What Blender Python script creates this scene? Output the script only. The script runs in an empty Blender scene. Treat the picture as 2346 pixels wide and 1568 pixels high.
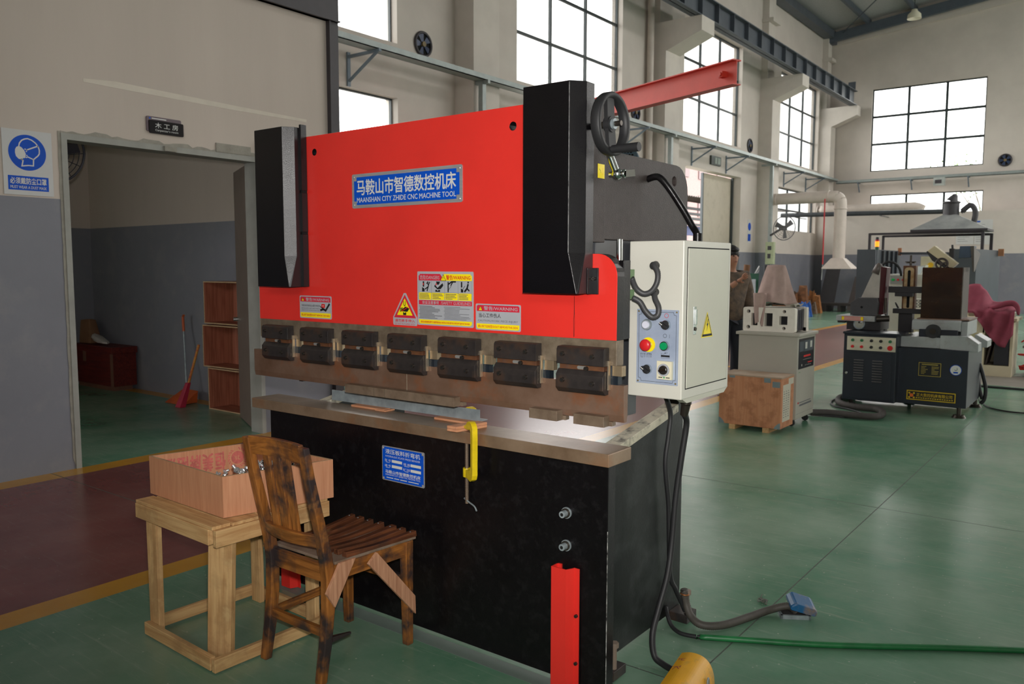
import bpy, bmesh, math, random
from mathutils import Vector, Matrix
from mathutils.geometry import tessellate_polygon

S = bpy.context.scene
COL = S.collection
RND = random.Random(11)
PI = math.pi

# ------------------------------------------------------------------ camera
YAW, PITCH, ROLL, FPX, HCAM = math.radians(-37.17), math.radians(5.21), math.radians(-0.10), 1880.0, 1.55
_f = Vector((math.sin(YAW)*math.cos(PITCH), math.cos(YAW)*math.cos(PITCH), -math.sin(PITCH)))
_r = Vector((math.cos(YAW), -math.sin(YAW), 0))
_d = _f.cross(_r)
_r2 = _r*math.cos(ROLL) + _d*math.sin(ROLL)
_d2 = -_r*math.sin(ROLL) + _d*math.cos(ROLL)
cam_data = bpy.data.cameras.new('camera')
cam_data.sensor_fit = 'HORIZONTAL'
cam_data.sensor_width = 23.5
cam_data.lens = FPX/2346.0*23.5
cam_data.clip_start = 0.05
cam_data.clip_end = 300
cam_data.dof.use_dof = True
cam_data.dof.focus_distance = 3.3
cam_data.dof.aperture_fstop = 4.0
cam = bpy.data.objects.new('camera', cam_data)
COL.objects.link(cam)
m = Matrix.Identity(4)
for i in range(3):
    m[i][0] = _r2[i]; m[i][1] = -_d2[i]; m[i][2] = -_f[i]
m[2][3] = HCAM
cam.matrix_world = m
S.camera = cam

# ------------------------------------------------------------------ exposure, sky, lights
S.view_settings.view_transform = 'Standard'
S.view_settings.look = 'None'
S.view_settings.exposure = 0.12
S.view_settings.gamma = 1.0
S.view_settings.use_curve_mapping = False
S.cycles.max_bounces = 7
S.cycles.diffuse_bounces = 5
S.cycles.glossy_bounces = 3
S.cycles.transmission_bounces = 4
S.cycles.transparent_max_bounces = 8
S.cycles.caustics_reflective = False
S.cycles.caustics_refractive = False
S.cycles.sample_clamp_indirect = 6.0
S.cycles.blur_glossy = 0.5
S.cycles.use_denoising = True

SKY = 7.5            # overcast sky seen and felt through the windows
world = bpy.data.worlds.new('world')
S.world = world
world.use_nodes = True
_wn = world.node_tree.nodes
_bg = _wn['Background']
_tc = _wn.new('ShaderNodeTexCoord')
_sx = _wn.new('ShaderNodeSeparateXYZ')
_cr = _wn.new('ShaderNodeValToRGB')
_cr.color_ramp.elements[0].position = 0.42
_cr.color_ramp.elements[0].color = (0.50, 0.51, 0.50, 1)
_cr.color_ramp.elements[1].position = 0.62
_cr.color_ramp.elements[1].color = (1.0, 0.975, 0.955, 1)
_mr = _wn.new('ShaderNodeMapRange')
_mr.inputs[1].default_value = -1; _mr.inputs[2].default_value = 1
world.node_tree.links.new(_tc.outputs['Generated'], _sx.inputs[0])
world.node_tree.links.new(_sx.outputs[2], _mr.inputs[0])
world.node_tree.links.new(_mr.outputs[0], _cr.inputs[0])
world.node_tree.links.new(_cr.outputs[0], _bg.inputs[0])
_bg.inputs[1].default_value = SKY

def area_light(name, loc, size, direction, power=0, portal=False, color=(1, 1, 1)):
    l = bpy.data.lights.new(name, 'AREA')
    l.shape = 'RECTANGLE'; l.size, l.size_y = size
    l.energy = power; l.color = color
    if portal: l.cycles.is_portal = True
    o = bpy.data.objects.new(name, l); COL.objects.link(o)
    o.location = loc
    o.rotation_euler = Vector(direction).to_track_quat('-Z', 'Y').to_euler()
    return o
# the on-camera flash
_fl = bpy.data.lights.new('camera_flash', 'SPOT')
_fl.spot_size = math.radians(84); _fl.spot_blend = 0.9
_fl.energy = 340; _fl.shadow_soft_size = 0.035; _fl.color = (1.0, 0.97, 0.93)
flash = bpy.data.objects.new('camera_flash', _fl); COL.objects.link(flash)
flash.location = (0.03, 0.02, 1.67)
flash.rotation_euler = (Vector((-2.05, 2.6, 1.75))-Vector((0.03, 0.02, 1.67))).to_track_quat('-Z', 'Y').to_euler()

# ------------------------------------------------------------------ measuring: a point of the photograph on a known plane
def at(u, v, x=None, y=None, z=None):
    d = _r2*((u-1173)/FPX) + _d2*((v-784)/FPX) + _f
    if x is not None: t = x/d.x
    elif y is not None: t = y/d.y
    else: t = (z-HCAM)/d.z
    return Vector((0, 0, HCAM)) + d*t

# ------------------------------------------------------------------ materials
def lin(c):
    out = []
    for k in c:
        k = k/255.0
        out.append(k/12.92 if k <= 0.04045 else ((k+0.055)/1.055)**2.4)
    return tuple(out)+(1,)
MATS = {}
def mat(name, c=(128, 128, 128), rough=0.5, metal=0.0, var=0.12, vs=6.0, c2=None, bump=0.0, bs=80.0, coat=0.0, spec=0.5,
        emit=0.0, stretch=None, spot=None, spot_amt=0.5, spot_scale=3.0, rvar=0.0, seed=0.0, spot_soft=False):
    """procedural paint / metal: base colour varied by noise, optional second colour in patches, optional bump"""
    if name in MATS: return MATS[name]
    m = bpy.data.materials.new(name); m.use_nodes = True
    nt = m.node_tree; N = nt.nodes; L = nt.links
    b = N['Principled BSDF']
    b.inputs['Roughness'].default_value = rough
    b.inputs['Metallic'].default_value = metal
    b.inputs['Specular IOR Level'].default_value = spec
    b.inputs['Coat Weight'].default_value = coat
    tc = N.new('ShaderNodeTexCoord'); mp = N.new('ShaderNodeMapping')
    L.new(tc.outputs['Object'], mp.inputs[0])
    if stretch: mp.inputs['Scale'].default_value = stretch
    mp.inputs['Location'].default_value = (seed*3.1, seed*7.7, seed*1.3)
    n = N.new('ShaderNodeTexNoise'); n.inputs['Scale'].default_value = vs; n.inputs['Detail'].default_value = 6; n.inputs['Roughness'].default_value = 0.6
    L.new(mp.outputs[0], n.inputs['Vector'])
    cr = N.new('ShaderNodeValToRGB')
    a = lin(c)
    lo = lin(c2) if c2 else tuple(x*(1-var) for x in a[:3])+(1,)
    hi = a if c2 else tuple(min(1, x*(1+var)) for x in a[:3])+(1,)
    cr.color_ramp.elements[0].position = 0.34; cr.color_ramp.elements[0].color = lo
    cr.color_ramp.elements[1].position = 0.66; cr.color_ramp.elements[1].color = hi
    L.new(n.outputs['Fac'], cr.inputs[0])
    out = cr.outputs[0]
    if spot:
        n2 = N.new('ShaderNodeTexNoise'); n2.inputs['Scale'].default_value = spot_scale; n2.inputs['Detail'].default_value = 8; n2.inputs['Roughness'].default_value = 0.65
        L.new(tc.outputs['Object'], n2.inputs['Vector'])
        r2 = N.new('ShaderNodeValToRGB')
        r2.color_ramp.elements[0].position = 0.52; r2.color_ramp.elements[0].color = (0, 0, 0, 1)
        r2.color_ramp.elements[1].position = 0.64; r2.color_ramp.elements[1].color = (spot_amt,)*3+(1,)
        if spot_soft: r2.color_ramp.elements[0].position = 0.30; r2.color_ramp.elements[1].position = 0.75
        L.new(n2.outputs['Fac'], r2.inputs[0])
        mx = N.new('ShaderNodeMix'); mx.data_type = 'RGBA'
        L.new(r2.outputs[0], mx.inputs['Factor']); L.new(out, mx.inputs['A']); mx.inputs['B'].default_value = lin(spot)
        out = mx.outputs['Result']
    L.new(out, b.inputs['Base Color'])
    if rvar:
        mr = N.new('ShaderNodeMapRange'); mr.inputs[3].default_value = max(0, rough-rvar); mr.inputs[4].default_value = min(1, rough+rvar)
        mr.inputs[1].default_value = 0.3; mr.inputs[2].default_value = 0.7
        L.new(n.outputs['Fac'], mr.inputs[0]); L.new(mr.outputs[0], b.inputs['Roughness'])
    if bump:
        nb = N.new('ShaderNodeTexNoise'); nb.inputs['Scale'].default_value = bs; nb.inputs['Detail'].default_value = 3
        L.new(mp.outputs[0], nb.inputs['Vector'])
        bp = N.new('ShaderNodeBump'); bp.inputs['Strength'].default_value = bump; bp.inputs['Distance'].default_value = 0.01
        L.new(nb.outputs['Fac'], bp.inputs['Height']); L.new(bp.outputs[0], b.inputs['Normal'])
    if emit:
        b.inputs['Emission Color'].default_value = a; b.inputs['Emission Strength'].default_value = emit
    MATS[name] = m
    return m

def wood(name, c, c2, axis='z', rough=0.6, scale=1.0, blotch=None, blotch_amt=0.8, blotch_scale=4.0, blotch_th=0.50, worn=None, worn_amt=0.6, coat=0.0, knots=False):
    """wood with grain running along an axis of the object, optional dark blotches and worn bare patches"""
    key = name+'_'+axis
    if key in MATS: return MATS[key]
    m = bpy.data.materials.new(key); m.use_nodes = True
    nt = m.node_tree; N = nt.nodes; L = nt.links; b = N['Principled BSDF']
    b.inputs['Roughness'].default_value = rough; b.inputs['Coat Weight'].default_value = coat
    b.inputs['Specular IOR Level'].default_value = 0.35
    tc = N.new('ShaderNodeTexCoord'); mp = N.new('ShaderNodeMapping')
    L.new(tc.outputs['Object'], mp.inputs[0])
    s = [38*scale]*3; s['xyz'.index(axis)] = 2.6*scale
    mp.inputs['Scale'].default_value = s
    n = N.new('ShaderNodeTexNoise'); n.inputs['Scale'].default_value = 1.6; n.inputs['Detail'].default_value = 5; n.inputs['Distortion'].default_value = 0.6
    L.new(mp.outputs[0], n.inputs['Vector'])
    cr = N.new('ShaderNodeValToRGB')
    cr.color_ramp.elements[0].position = 0.32; cr.color_ramp.elements[0].color = lin(c2)
    cr.color_ramp.elements[1].position = 0.68; cr.color_ramp.elements[1].color = lin(c)
    L.new(n.outputs['Fac'], cr.inputs[0]); out = cr.outputs[0]
    for col, amt, sc, th in ((blotch, blotch_amt, blotch_scale, blotch_th), (worn, worn_amt, 14.0, 0.60)):
        if not col: continue
        n2 = N.new('ShaderNodeTexNoise'); n2.inputs['Scale'].default_value = sc; n2.inputs['Detail'].default_value = 7; n2.inputs['Roughness'].default_value = 0.6
        L.new(tc.outputs['Object'], n2.inputs['Vector'])
        r2 = N.new('ShaderNodeValToRGB')
        r2.color_ramp.elements[0].position = th; r2.color_ramp.elements[0].color = (0, 0, 0, 1)
        r2.color_ramp.elements[1].position = th+0.12; r2.color_ramp.elements[1].color = (amt,)*3+(1,)
        L.new(n2.outputs['Fac'], r2.inputs[0])
        mx = N.new('ShaderNodeMix'); mx.data_type = 'RGBA'
        L.new(r2.outputs[0], mx.inputs['Factor']); L.new(out, mx.inputs['A']); mx.inputs['B'].default_value = lin(col)
        out = mx.outputs['Result']
    L.new(out, b.inputs['Base Color'])
    bp = N.new('ShaderNodeBump'); bp.inputs['Strength'].default_value = 0.15; bp.inputs['Distance'].default_value = 0.004
    L.new(n.outputs['Fac'], bp.inputs['Height']); L.new(bp.outputs[0], b.inputs['Normal'])
    MATS[key] = m
    return m

def glass_mat():
    if 'window_glass' in MATS: return MATS['window_glass']
    m = bpy.data.materials.new('window_glass'); m.use_nodes = True
    nt = m.node_tree; N = nt.nodes; L = nt.links
    N.remove(N['Principled BSDF']); out = N['Material Output']
    t = N.new('ShaderNodeBsdfTransparent'); t.inputs[0].default_value = (0.97, 0.98, 0.97, 1)
    g = N.new('ShaderNodeBsdfGlossy'); g.inputs['Roughness'].default_value = 0.04
    fr = N.new('ShaderNodeFresnel'); fr.inputs[0].default_value = 1.35
    ml = N.new('ShaderNodeMath'); ml.operation = 'MULTIPLY'; ml.inputs[1].default_value = 0.8
    L.new(fr.outputs[0], ml.inputs[0])
    mx = N.new('ShaderNodeMixShader')
    L.new(ml.outputs[0], mx.inputs[0]); L.new(t.outputs[0], mx.inputs[1]); L.new(g.outputs[0], mx.inputs[2])
    L.new(mx.outputs[0], out.inputs[0])
    MATS['window_glass'] = m
    return m

# ------------------------------------------------------------------ lettering
_TXT = {}
def text_mesh(s, bold=0.0):
    key = (s, bold)
    if key in _TXT: return _TXT[key]
    cu = bpy.data.curves.new('lettering_source', 'FONT')
    cu.body = s; cu.size = 1.0; cu.resolution_u = 2; cu.offset = bold; cu.fill_mode = 'FRONT'
    o = bpy.data.objects.new('lettering_source', cu); COL.objects.link(o)
    dg = bpy.context.evaluated_depsgraph_get()
    me = bpy.data.meshes.new_from_object(o.evaluated_get(dg))
    vs = [v.co.copy() for v in me.vertices]; fs = [tuple(p.vertices) for p in me.polygons]
    bpy.data.objects.remove(o); bpy.data.curves.remove(cu); bpy.data.meshes.remove(me)
    if vs:
        x0 = min(v.x for v in vs); x1 = max(v.x for v in vs); y0 = min(v.y for v in vs); y1 = max(v.y for v in vs)
        vs = [((v.x-x0)/max(1e-6, x1-x0)-0.5, (v.y-y0)/max(1e-6, y1-y0)-0.5) for v in vs]
        asp = (x1-x0)/max(1e-6, y1-y0)
    else: asp = 1
    _TXT[key] = (vs, fs, asp)
    return _TXT[key]

# ------------------------------------------------------------------ mesh builder
ROOTM = {}
def _frame(d, up=Vector((0, 0, 1))):
    d = d.normalized()
    if abs(d.dot(up)) > 0.98: up = Vector((1, 0, 0)) if abs(d.x) < 0.9 else Vector((0, 1, 0))
    a = d.cross(up).normalized(); b = a.cross(d).normalized()
    return d, a, b
def spline(pts, n=6):
    P = [Vector(p) for p in pts]
    if len(P) < 3: return P
    out = []
    for i in range(len(P)-1):
        p0 = P[max(0, i-1)]; p1 = P[i]; p2 = P[i+1]; p3 = P[min(len(P)-1, i+2)]
        for k in range(n):
            t = k/n
            out.append(0.5*((2*p1)+(-p0+p2)*t+(2*p0-5*p1+4*p2-p3)*t*t+(-p0+3*p1-3*p2+p3)*t**3))
    out.append(P[-1]); return out

class MB:
    def __init__(s, m=None):
        s.v = []; s.f = []; s.mi = []; s.sm = []; s.mats = []; s.cur = 0; s.X = None
        if m is not None: s.mat(m)
    def mat(s, m):
        if m not in s.mats: s.mats.append(m)
        s.cur = s.mats.index(m); return s
    def add(s, vs, fs, smooth=False):
        o = len(s.v)
        for v in vs:
            v = Vector(v)
            if s.X is not None: v = s.X @ v
            s.v.append(v)
        for f in fs:
            s.f.append(tuple(i+o for i in f)); s.mi.append(s.cur); s.sm.append(smooth)
        return s
    def box(s, x0, x1, y0, y1, z0, z1):
        if x0 > x1: x0, x1 = x1, x0
        if y0 > y1: y0, y1 = y1, y0
        if z0 > z1: z0, z1 = z1, z0
        return s.add([(x, y, z) for z in (z0, z1) for y in (y0, y1) for x in (x0, x1)],
                     [(0, 2, 3, 1), (4, 5, 7, 6), (0, 1, 5, 4), (1, 3, 7, 5), (3, 2, 6, 7), (2, 0, 4, 6)])
    def hexa(s, b, t):
        """box from 4 bottom and 4 top corners (counter-clockwise from above)"""
        return s.add(list(b)+list(t), [(3, 2, 1, 0), (4, 5, 6, 7), (0, 1, 5, 4), (1, 2, 6, 5), (2, 3, 7, 6), (3, 0, 4, 7)])
    def bar(s, p0, p1, w, h, up=(0, 0, 1)):
        p0 = Vector(p0); p1 = Vector(p1); d, a, b = _frame(p1-p0, Vector(up))
        c = [(-1, -1), (1, -1), (1, 1), (-1, 1)]
        vs = [p+a*(i*w/2)+b*(j*h/2) for p in (p0, p1) for i, j in c]
        return s.add(vs, [(0, 1, 2, 3), (7, 6, 5, 4), (0, 4, 5, 1), (1, 5, 6, 2), (2, 6, 7, 3), (3, 7, 4, 0)])
    def cyl(s, p0, p1, r0, r1=None, n=16, caps=True, smooth=True):
        if r1 is None: r1 = r0
        p0 = Vector(p0); p1 = Vector(p1); d, a, b = _frame(p1-p0)
        vs = []
        for p, r in ((p0, r0), (p1, r1)):
            for k in range(n):
                t = 2*PI*k/n
                vs.append(p+(a*math.cos(t)+b*math.sin(t))*r)
        s.add(vs, [(k, n+k, n+(k+1) % n, (k+1) % n) for k in range(n)], smooth)
        if caps:
            s.add(vs[:n], [tuple(range(n))]); s.add(vs[n:], [tuple(reversed(range(n)))])
        return s
    def tube(s, pts, r, n=10, sub=6, ribs=0.0, rib_len=0.012, closed=False):
        P = spline(pts, sub) if sub > 1 else [Vector(p) for p in pts]
        if ribs:
            # resample evenly so the corrugation is regular
            Q = [P[0]]; acc = 0; step = rib_len/2
            for i in range(1, len(P)):
                a, b = Q[-1] if False else P[i-1], P[i]
                L = (b-a).length; pos = step-acc
                while pos <= L and L > 0:
                    Q.append(a.lerp(b, pos/L)); pos += step
                acc = (acc+L) % step
            P = Q
        rings = []; up = None
        for i, p in enumerate(P):
            d = (P[min(i+1, len(P)-1)]-P[max(i-1, 0)])
            if d.length < 1e-9: d = Vector((0, 0, 1))
            d.normalize()
            if up is None: _, a, b = _frame(d)
            else:
                a = (up-d*up.dot(d))
                if a.length < 1e-6: _, a, b = _frame(d)
                a.normalize(); b = d.cross(a)
            up = a
            rr = r*(1+ribs*(1 if i % 2 else -1)) if ribs else (r(i/(len(P)-1)) if callable(r) else r)
            rings.append([p+(a*math.cos(2*PI*k/n)+b*math.sin(2*PI*k/n))*rr for k in range(n)])
        vs = [v for rg in rings for v in rg]
        fs = []
        for i in range(len(rings)-1):
            for k in range(n):
                fs.append((i*n+k, i*n+(k+1) % n, (i+1)*n+(k+1) % n, (i+1)*n+k))
        s.add(vs, fs, True)
        s.add(rings[0], [tuple(reversed(range(n)))]); s.add(rings[-1], [tuple(range(n))])
        return s
    def lathe(s, prof, o=(0, 0, 0), axis=(0, 0, 1), n=24, smooth=True, arc=2*PI):
        o = Vector(o); d, a, b = _frame(Vector(axis))
        full = abs(arc-2*PI) < 1e-6; K = n if full else n+1
        vs = []
        for r, h in prof:
            for k in range(K):
                t = arc*k/n
                vs.append(o+d*h+(a*math.cos(t)+b*math.sin(t))*r)
        fs = []
        for i in range(len(prof)-1):
            for k in range(n):
                k2 = (k+1) % K
                fs.append((i*K+k, (i+1)*K+k, (i+1)*K+k2, i*K+k2))
        return s.add(vs, fs, smooth)
    def torus(s, c, axis, R, r, n=32, k=10, sx=1.0):
        c = Vector(c); d, a, b = _frame(Vector(axis)); vs = []; fs = []
        for i in range(n):
            t = 2*PI*i/n; e = a*math.cos(t)+b*math.sin(t)
            for j in range(k):
                q = 2*PI*j/k
                vs.append(c+e*(R+r*math.cos(q))+d*(r*sx*math.sin(q)))
        for i in range(n):
            for j in range(k):
                fs.append((i*k+j, i*k+(j+1) % k, ((i+1) % n)*k+(j+1) % k, ((i+1) % n)*k+j))
        return s.add(vs, fs, True)
    def ball(s, c, r, n=14, m=8, sc=(1, 1, 1)):
        c = Vector(c); vs = [c+Vector((0, 0, r*sc[2]))]
        for i in range(1, m):
            p = PI*i/m
            for k in range(n):
                t = 2*PI*k/n
                vs.append(c+Vector((r*sc[0]*math.sin(p)*math.cos(t), r*sc[1]*math.sin(p)*math.sin(t), r*sc[2]*math.cos(p))))
        vs.append(c-Vector((0, 0, r*sc[2]))); fs = []
        for k in range(n): fs.append((0, 1+k, 1+(k+1) % n))
        for i in range(m-2):
            for k in range(n):
                fs.append((1+i*n+k, 1+(i+1)*n+k, 1+(i+1)*n+(k+1) % n, 1+i*n+(k+1) % n))
        q = len(vs)-1
        for k in range(n): fs.append((q, 1+(m-2)*n+(k+1) % n, 1+(m-2)*n+k))
        return s.add(vs, fs, True)
    def prism(s, outer, f0, f1, holes=(), side_mat=None):
        """solid between two images of a 2-D outline (with holes); f0, f1 map (a, b) to 3-D"""
        loops = [list(outer)]+[list(h) for h in holes]
        flat = [p for l in loops for p in l]
        tris = tessellate_polygon([[Vector((p[0], p[1], 0)) for p in l] for l in loops])
        A = [f0(*p) for p in flat]; B = [f1(*p) for p in flat]
        s.add(A, [tuple(t) for t in tris]); s.add(B, [tuple(reversed(t)) for t in tris])
        keep = s.cur
        if side_mat is not None: s.mat(side_mat)
        o = 0
        for l in loops:
            n = len(l)
            s.add(A[o:o+n]+B[o:o+n], [(k, (k+1) % n, n+(k+1) % n, n+k) for k in range(n)]); o += n
        s.cur = keep
        return s
    def prism_y(s, outer, y0, y1, holes=(), side_mat=None):      # outline in x, z
        return s.prism(outer, lambda a, b: (a, y0, b), lambda a, b: (a, y1, b), holes, side_mat)
    def prism_x(s, outer, x0, x1, holes=(), side_mat=None):      # outline in y, z
        return s.prism(outer, lambda a, b: (x0, a, b), lambda a, b: (x1, a, b), holes, side_mat)
    def prism_z(s, outer, z0, z1, holes=(), side_mat=None):      # outline in x, y
        return s.prism(outer, lambda a, b: (a, b, z0), lambda a, b: (a, b, z1), holes, side_mat)
    # flat work on a sign: a frame with an origin (lower left), two directions and a normal
    def plane(s, o, ux, uy):
        s.o = Vector(o); s.ux = Vector(ux).normalized(); s.uy = Vector(uy).normalized(); s.nn = s.ux.cross(s.uy); return s
    def P(s, u, v, l=0): return s.o+s.ux*u+s.uy*v+s.nn*(0.0007*l)
    def q(s, u0, v0, u1, v1, l=1): return s.add([s.P(u0, v0, l), s.P(u1, v0, l), s.P(u1, v1, l), s.P(u0, v1, l)], [(0, 1, 2, 3)])
    def pl(s, pts, l=1):
        t = tessellate_polygon([[Vector((p[0], p[1], 0)) for p in pts]])
        return s.add([s.P(p[0], p[1], l) for p in pts], [tuple(x) for x in t])
    def disc(s, u, v, r, l=1, n=28, ry=None):
        ry = ry or r
        return s.add([s.P(u+r*math.cos(2*PI*k/n), v+ry*math.sin(2*PI*k/n), l) for k in range(n)], [tuple(range(n))])
    def line(s, pts, w, l=1):
        P = [Vector(pts[0])]
        for p in pts[1:]:
            if (Vector(p)-P[-1]).length > 1e-9: P.append(Vector(p))
        n = len(P)
        if n < 2: return s
        closed = n > 3 and (P[0]-P[-1]).length < 1e-7
        L_, R_ = [], []
        for i in range(n):
            d0 = (P[i]-P[i-1]).normalized() if i else ((P[-1]-P[-2]).normalized() if closed else (P[1]-P[0]).normalized())
            d1 = (P[i+1]-P[i]).normalized() if i < n-1 else ((P[1]-P[0]).normalized() if closed else d0)
            n0 = Vector((-d0.y, d0.x)); n1 = Vector((-d1.y, d1.x)); mm = n0+n1
            mm = n1 if mm.length < 0.2 else mm.normalized()
            k = 1/max(0.45, mm.dot(n1))
            L_.append(P[i]+mm*w/2*k); R_.append(P[i]-mm*w/2*k)
        vs = [s.P(p.x, p.y, l) for p in R_]+[s.P(p.x, p.y, l) for p in L_]
        return s.add(vs, [(i, i+1, n+i+1, n+i) for i in range(n-1)])
    def tx(s, txt, cu, cv, w, h, l=2, bold=0.0, rot=0):
        vs, fs, asp = text_mesh(txt)
        if w is None: w = h*asp
        if h is None: h = w/asp
        k = -1 if rot else 1
        sh = ((0, 0, 0), (1, 0, 0.12), (-1, 0, 0.24), (0, 1, 0.36), (0, -1, 0.48)) if bold else ((0, 0, 0),)
        for du, dv, dl in sh: s.add([s.P(cu+k*x*w+du*bold*h, cv+k*y*h+dv*bold*h, l+dl) for x, y in vs], fs)
        return s
    def slab(s, w, h, t=0.0015, r=0.0):
        """a sheet of thickness t lying behind layer 0 of the sign plane"""
        pts = [(0, 0), (w, 0), (w, h), (0, h)]
        if r:
            pts = []
            for cx, cy, a0 in ((w-r, r, -PI/2), (w-r, h-r, 0), (r, h-r, PI/2), (r, r, PI)):
                for k in range(5):
                    a = a0+PI/2*k/4; pts.append((cx+r*math.cos(a), cy+r*math.sin(a)))
        o, ux, uy, nn = s.o, s.ux, s.uy, s.nn
        return s.prism(pts, lambda a, b: o+ux*a+uy*b-nn*t, lambda a, b: o+ux*a+uy*b)
    # -------------------------------------------------------------- to an object
    def build(s, name, parent=None, local=False, bevel=0.0, kind=None, sub=0, weld=False):
        me = bpy.data.meshes.new(name)
        if parent is not None:
            Mi = None if local else ROOTM[parent.name].inverted()
            vs = [(Mi @ v) if Mi is not None else v for v in s.v]; loc = None
        else:
            lo = [min(v[i] for v in s.v) for i in range(3)]; hi = [max(v[i] for v in s.v) for i in range(3)]
            loc = Vector(((lo[0]+hi[0])/2, (lo[1]+hi[1])/2, lo[2]))
            vs = [v-loc for v in s.v]
        me.from_pydata([tuple(v) for v in vs], [], s.f)
        for mm in s.mats: me.materials.append(mm)
        me.polygons.foreach_set('material_index', s.mi)
        me.polygons.foreach_set('use_smooth', s.sm)
        bm = bmesh.new(); bm.from_mesh(me)
        if weld or sub or bevel: bmesh.ops.remove_doubles(bm, verts=bm.verts, dist=0.00002)
        bmesh.ops.recalc_face_normals(bm, faces=bm.faces) if not kind == 'flat' else None
        bm.to_mesh(me); bm.free()
        me.update()
        o = bpy.data.objects.new(name, me); COL.objects.link(o)
        if parent is not None:
            o.parent = parent; ROOTM[o.name] = ROOTM[parent.name]
        else:
            o.location = loc; ROOTM[o.name] = Matrix.Translation(loc)
        if bevel:
            b = o.modifiers.new('bevel', 'BEVEL'); b.width = bevel; b.segments = 2; b.limit_method = 'ANGLE'; b.angle_limit = math.radians(40)
        if sub:
            b = o.modifiers.new('subdivision', 'SUBSURF'); b.levels = sub; b.render_levels = sub
        if kind and kind != 'flat': o['kind'] = kind
        return o

def thing(name, label, cat, loc=(0, 0, 0), rz=0.0, group=None):
    o = bpy.data.objects.new(name, None); COL.objects.link(o)
    o.empty_display_size = 0.1
    o.location = loc; o.rotation_euler = (0, 0, rz)
    ROOTM[o.name] = Matrix.Translation(Vector(loc)) @ Matrix.Rotation(rz, 4, 'Z')
    o['label'] = label; o['category'] = cat
    if group: o['group'] = group
    return o
def tag(o, label, cat, group=None):
    o['label'] = label; o['category'] = cat
    if group: o['group'] = group
    return o
def kids(o): return [c for c in bpy.data.objects if c.parent == o]
def copy_tree(o, parent=None, loc=None):
    c = o.copy(); COL.objects.link(c)
    if parent is not None: c.parent = parent
    if loc is not None: c.location = loc
    ROOTM[c.name] = ROOTM[o.name]
    for ch in kids(o): copy_tree(ch, c)
    return c
def rrect(w, h, r, n=4, x=0, y=0):
    pts = []
    for cx, cy, a0 in ((w-r, r, -PI/2), (w-r, h-r, 0), (r, h-r, PI/2), (r, r, PI)):
        for k in range(n+1):
            a = a0+PI/2*k/n; pts.append((x+cx+r*math.cos(a), y+cy+r*math.sin(a)))
    return pts
def circle(cx, cy, r, n=20): return [(cx+r*math.cos(2*PI*k/n), cy+r*math.sin(2*PI*k/n)) for k in range(n)]
def hexbolt(mb, p, d, r, l, m_head, m_hole):
    """socket cap screw head at p pointing along d"""
    p = Vector(p); d = Vector(d).normalized()
    mb.mat(m_head).cyl(p-d*0.004, p+d*l, r, n=18)
    mb.mat(m_hole).cyl(p+d*(l-0.0005), p+d*(l+0.0006), r*0.55, n=6)
    return mb
# ------------------------------------------------------------------ the palette
RED = mat('red_enamel', (224, 50, 42), 0.34, var=0.05, vs=3, bump=0.02, bs=300)
BLACKP = mat('black_enamel', (15, 13, 15), 0.30, spec=0.3, var=0.15, vs=8, bump=0.05, bs=120, spot=(62, 60, 62), spot_amt=0.10, spot_scale=34)
BLACKC = mat('black_powder_coat', (7, 6, 10), 0.27, spec=0.5, var=0.15, vs=9, bump=0.12, bs=420)
FRAMEG = mat('dark_textured_paint', (62, 55, 53), 0.5, spec=0.3, var=0.12, vs=30, bump=0.25, bs=260)
GUIDEG = mat('dark_grey_paint', (66, 68, 72), 0.32, var=0.15, vs=5)
STEEL = mat('bare_steel', (150, 142, 128), 0.38, metal=0.75, c2=(112, 104, 92), vs=14, spot=(120, 82, 48), spot_amt=0.45, spot_scale=9)
RAMSTEEL = mat('oiled_steel', (132, 118, 100), 0.42, metal=0.25, c2=(104, 90, 74), vs=20, bump=0.08, bs=240)
RUSTY = mat('rusty_blade_steel', (130, 104, 88), 0.40, metal=0.25, c2=(104, 76, 58), vs=5, spot=(138, 78, 40), spot_amt=0.5, spot_scale=7)
RUST = mat('rust', (120, 78, 46), 0.65, metal=0.3, c2=(92, 58, 40), vs=22, spot=(84, 78, 76), spot_amt=0.6, spot_scale=14)
TABLE_S = mat('table_top_steel', (146, 124, 102), 0.36, metal=0.3, c2=(116, 94, 74), vs=6, spot=(140, 92, 56), spot_amt=0.4, spot_scale=5)
LIP = mat('torch_cut_steel', (212, 205, 184), 0.5, metal=0.0, c2=(184, 178, 158), vs=9, spot=(58, 56, 54), spot_amt=0.85, spot_scale=11)
ZINC = mat('galvanised_steel', (158, 168, 172), 0.42, metal=0.25, c2=(128, 138, 142), vs=16)
CHROME = mat('bright_steel', (205, 210, 210), 0.16, metal=1.0, var=0.05)
BLOCK = mat('blackened_steel', (64, 58, 56), 0.40, metal=0.35, c2=(48, 44, 44), vs=18, spot=(96, 66, 44), spot_amt=0.35, spot_scale=8)
BOLT = mat('oiled_bolt_steel', (74, 68, 62), 0.3, metal=0.7)
HOLE = mat('dark_recess', (10, 10, 10), 0.9, var=0.0)
RUBBER = mat('black_rubber', (34, 34, 36), 0.55, var=0.1)
HOSE = mat('grey_black_hose', (62, 62, 64), 0.5, var=0.1)
CABB = mat('cabinet_beige_paint', (208, 206, 195), 0.36, var=0.03, vs=3, bump=0.03, bs=220)
ALU = mat('brushed_aluminium', (178, 178, 180), 0.32, metal=0.4, c2=(160, 160, 164), vs=12, stretch=(1, 1, 12))
PANEL = mat('control_panel_aluminium', (170, 182, 202), 0.34, metal=0.1, c2=(150, 162, 184), vs=8)
BLUE = mat('plate_blue', (10, 78, 190), 0.36, spec=0.2, var=0.05)
WHITEP = mat('white_print', (226, 226, 222), 0.4, var=0.02)
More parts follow.
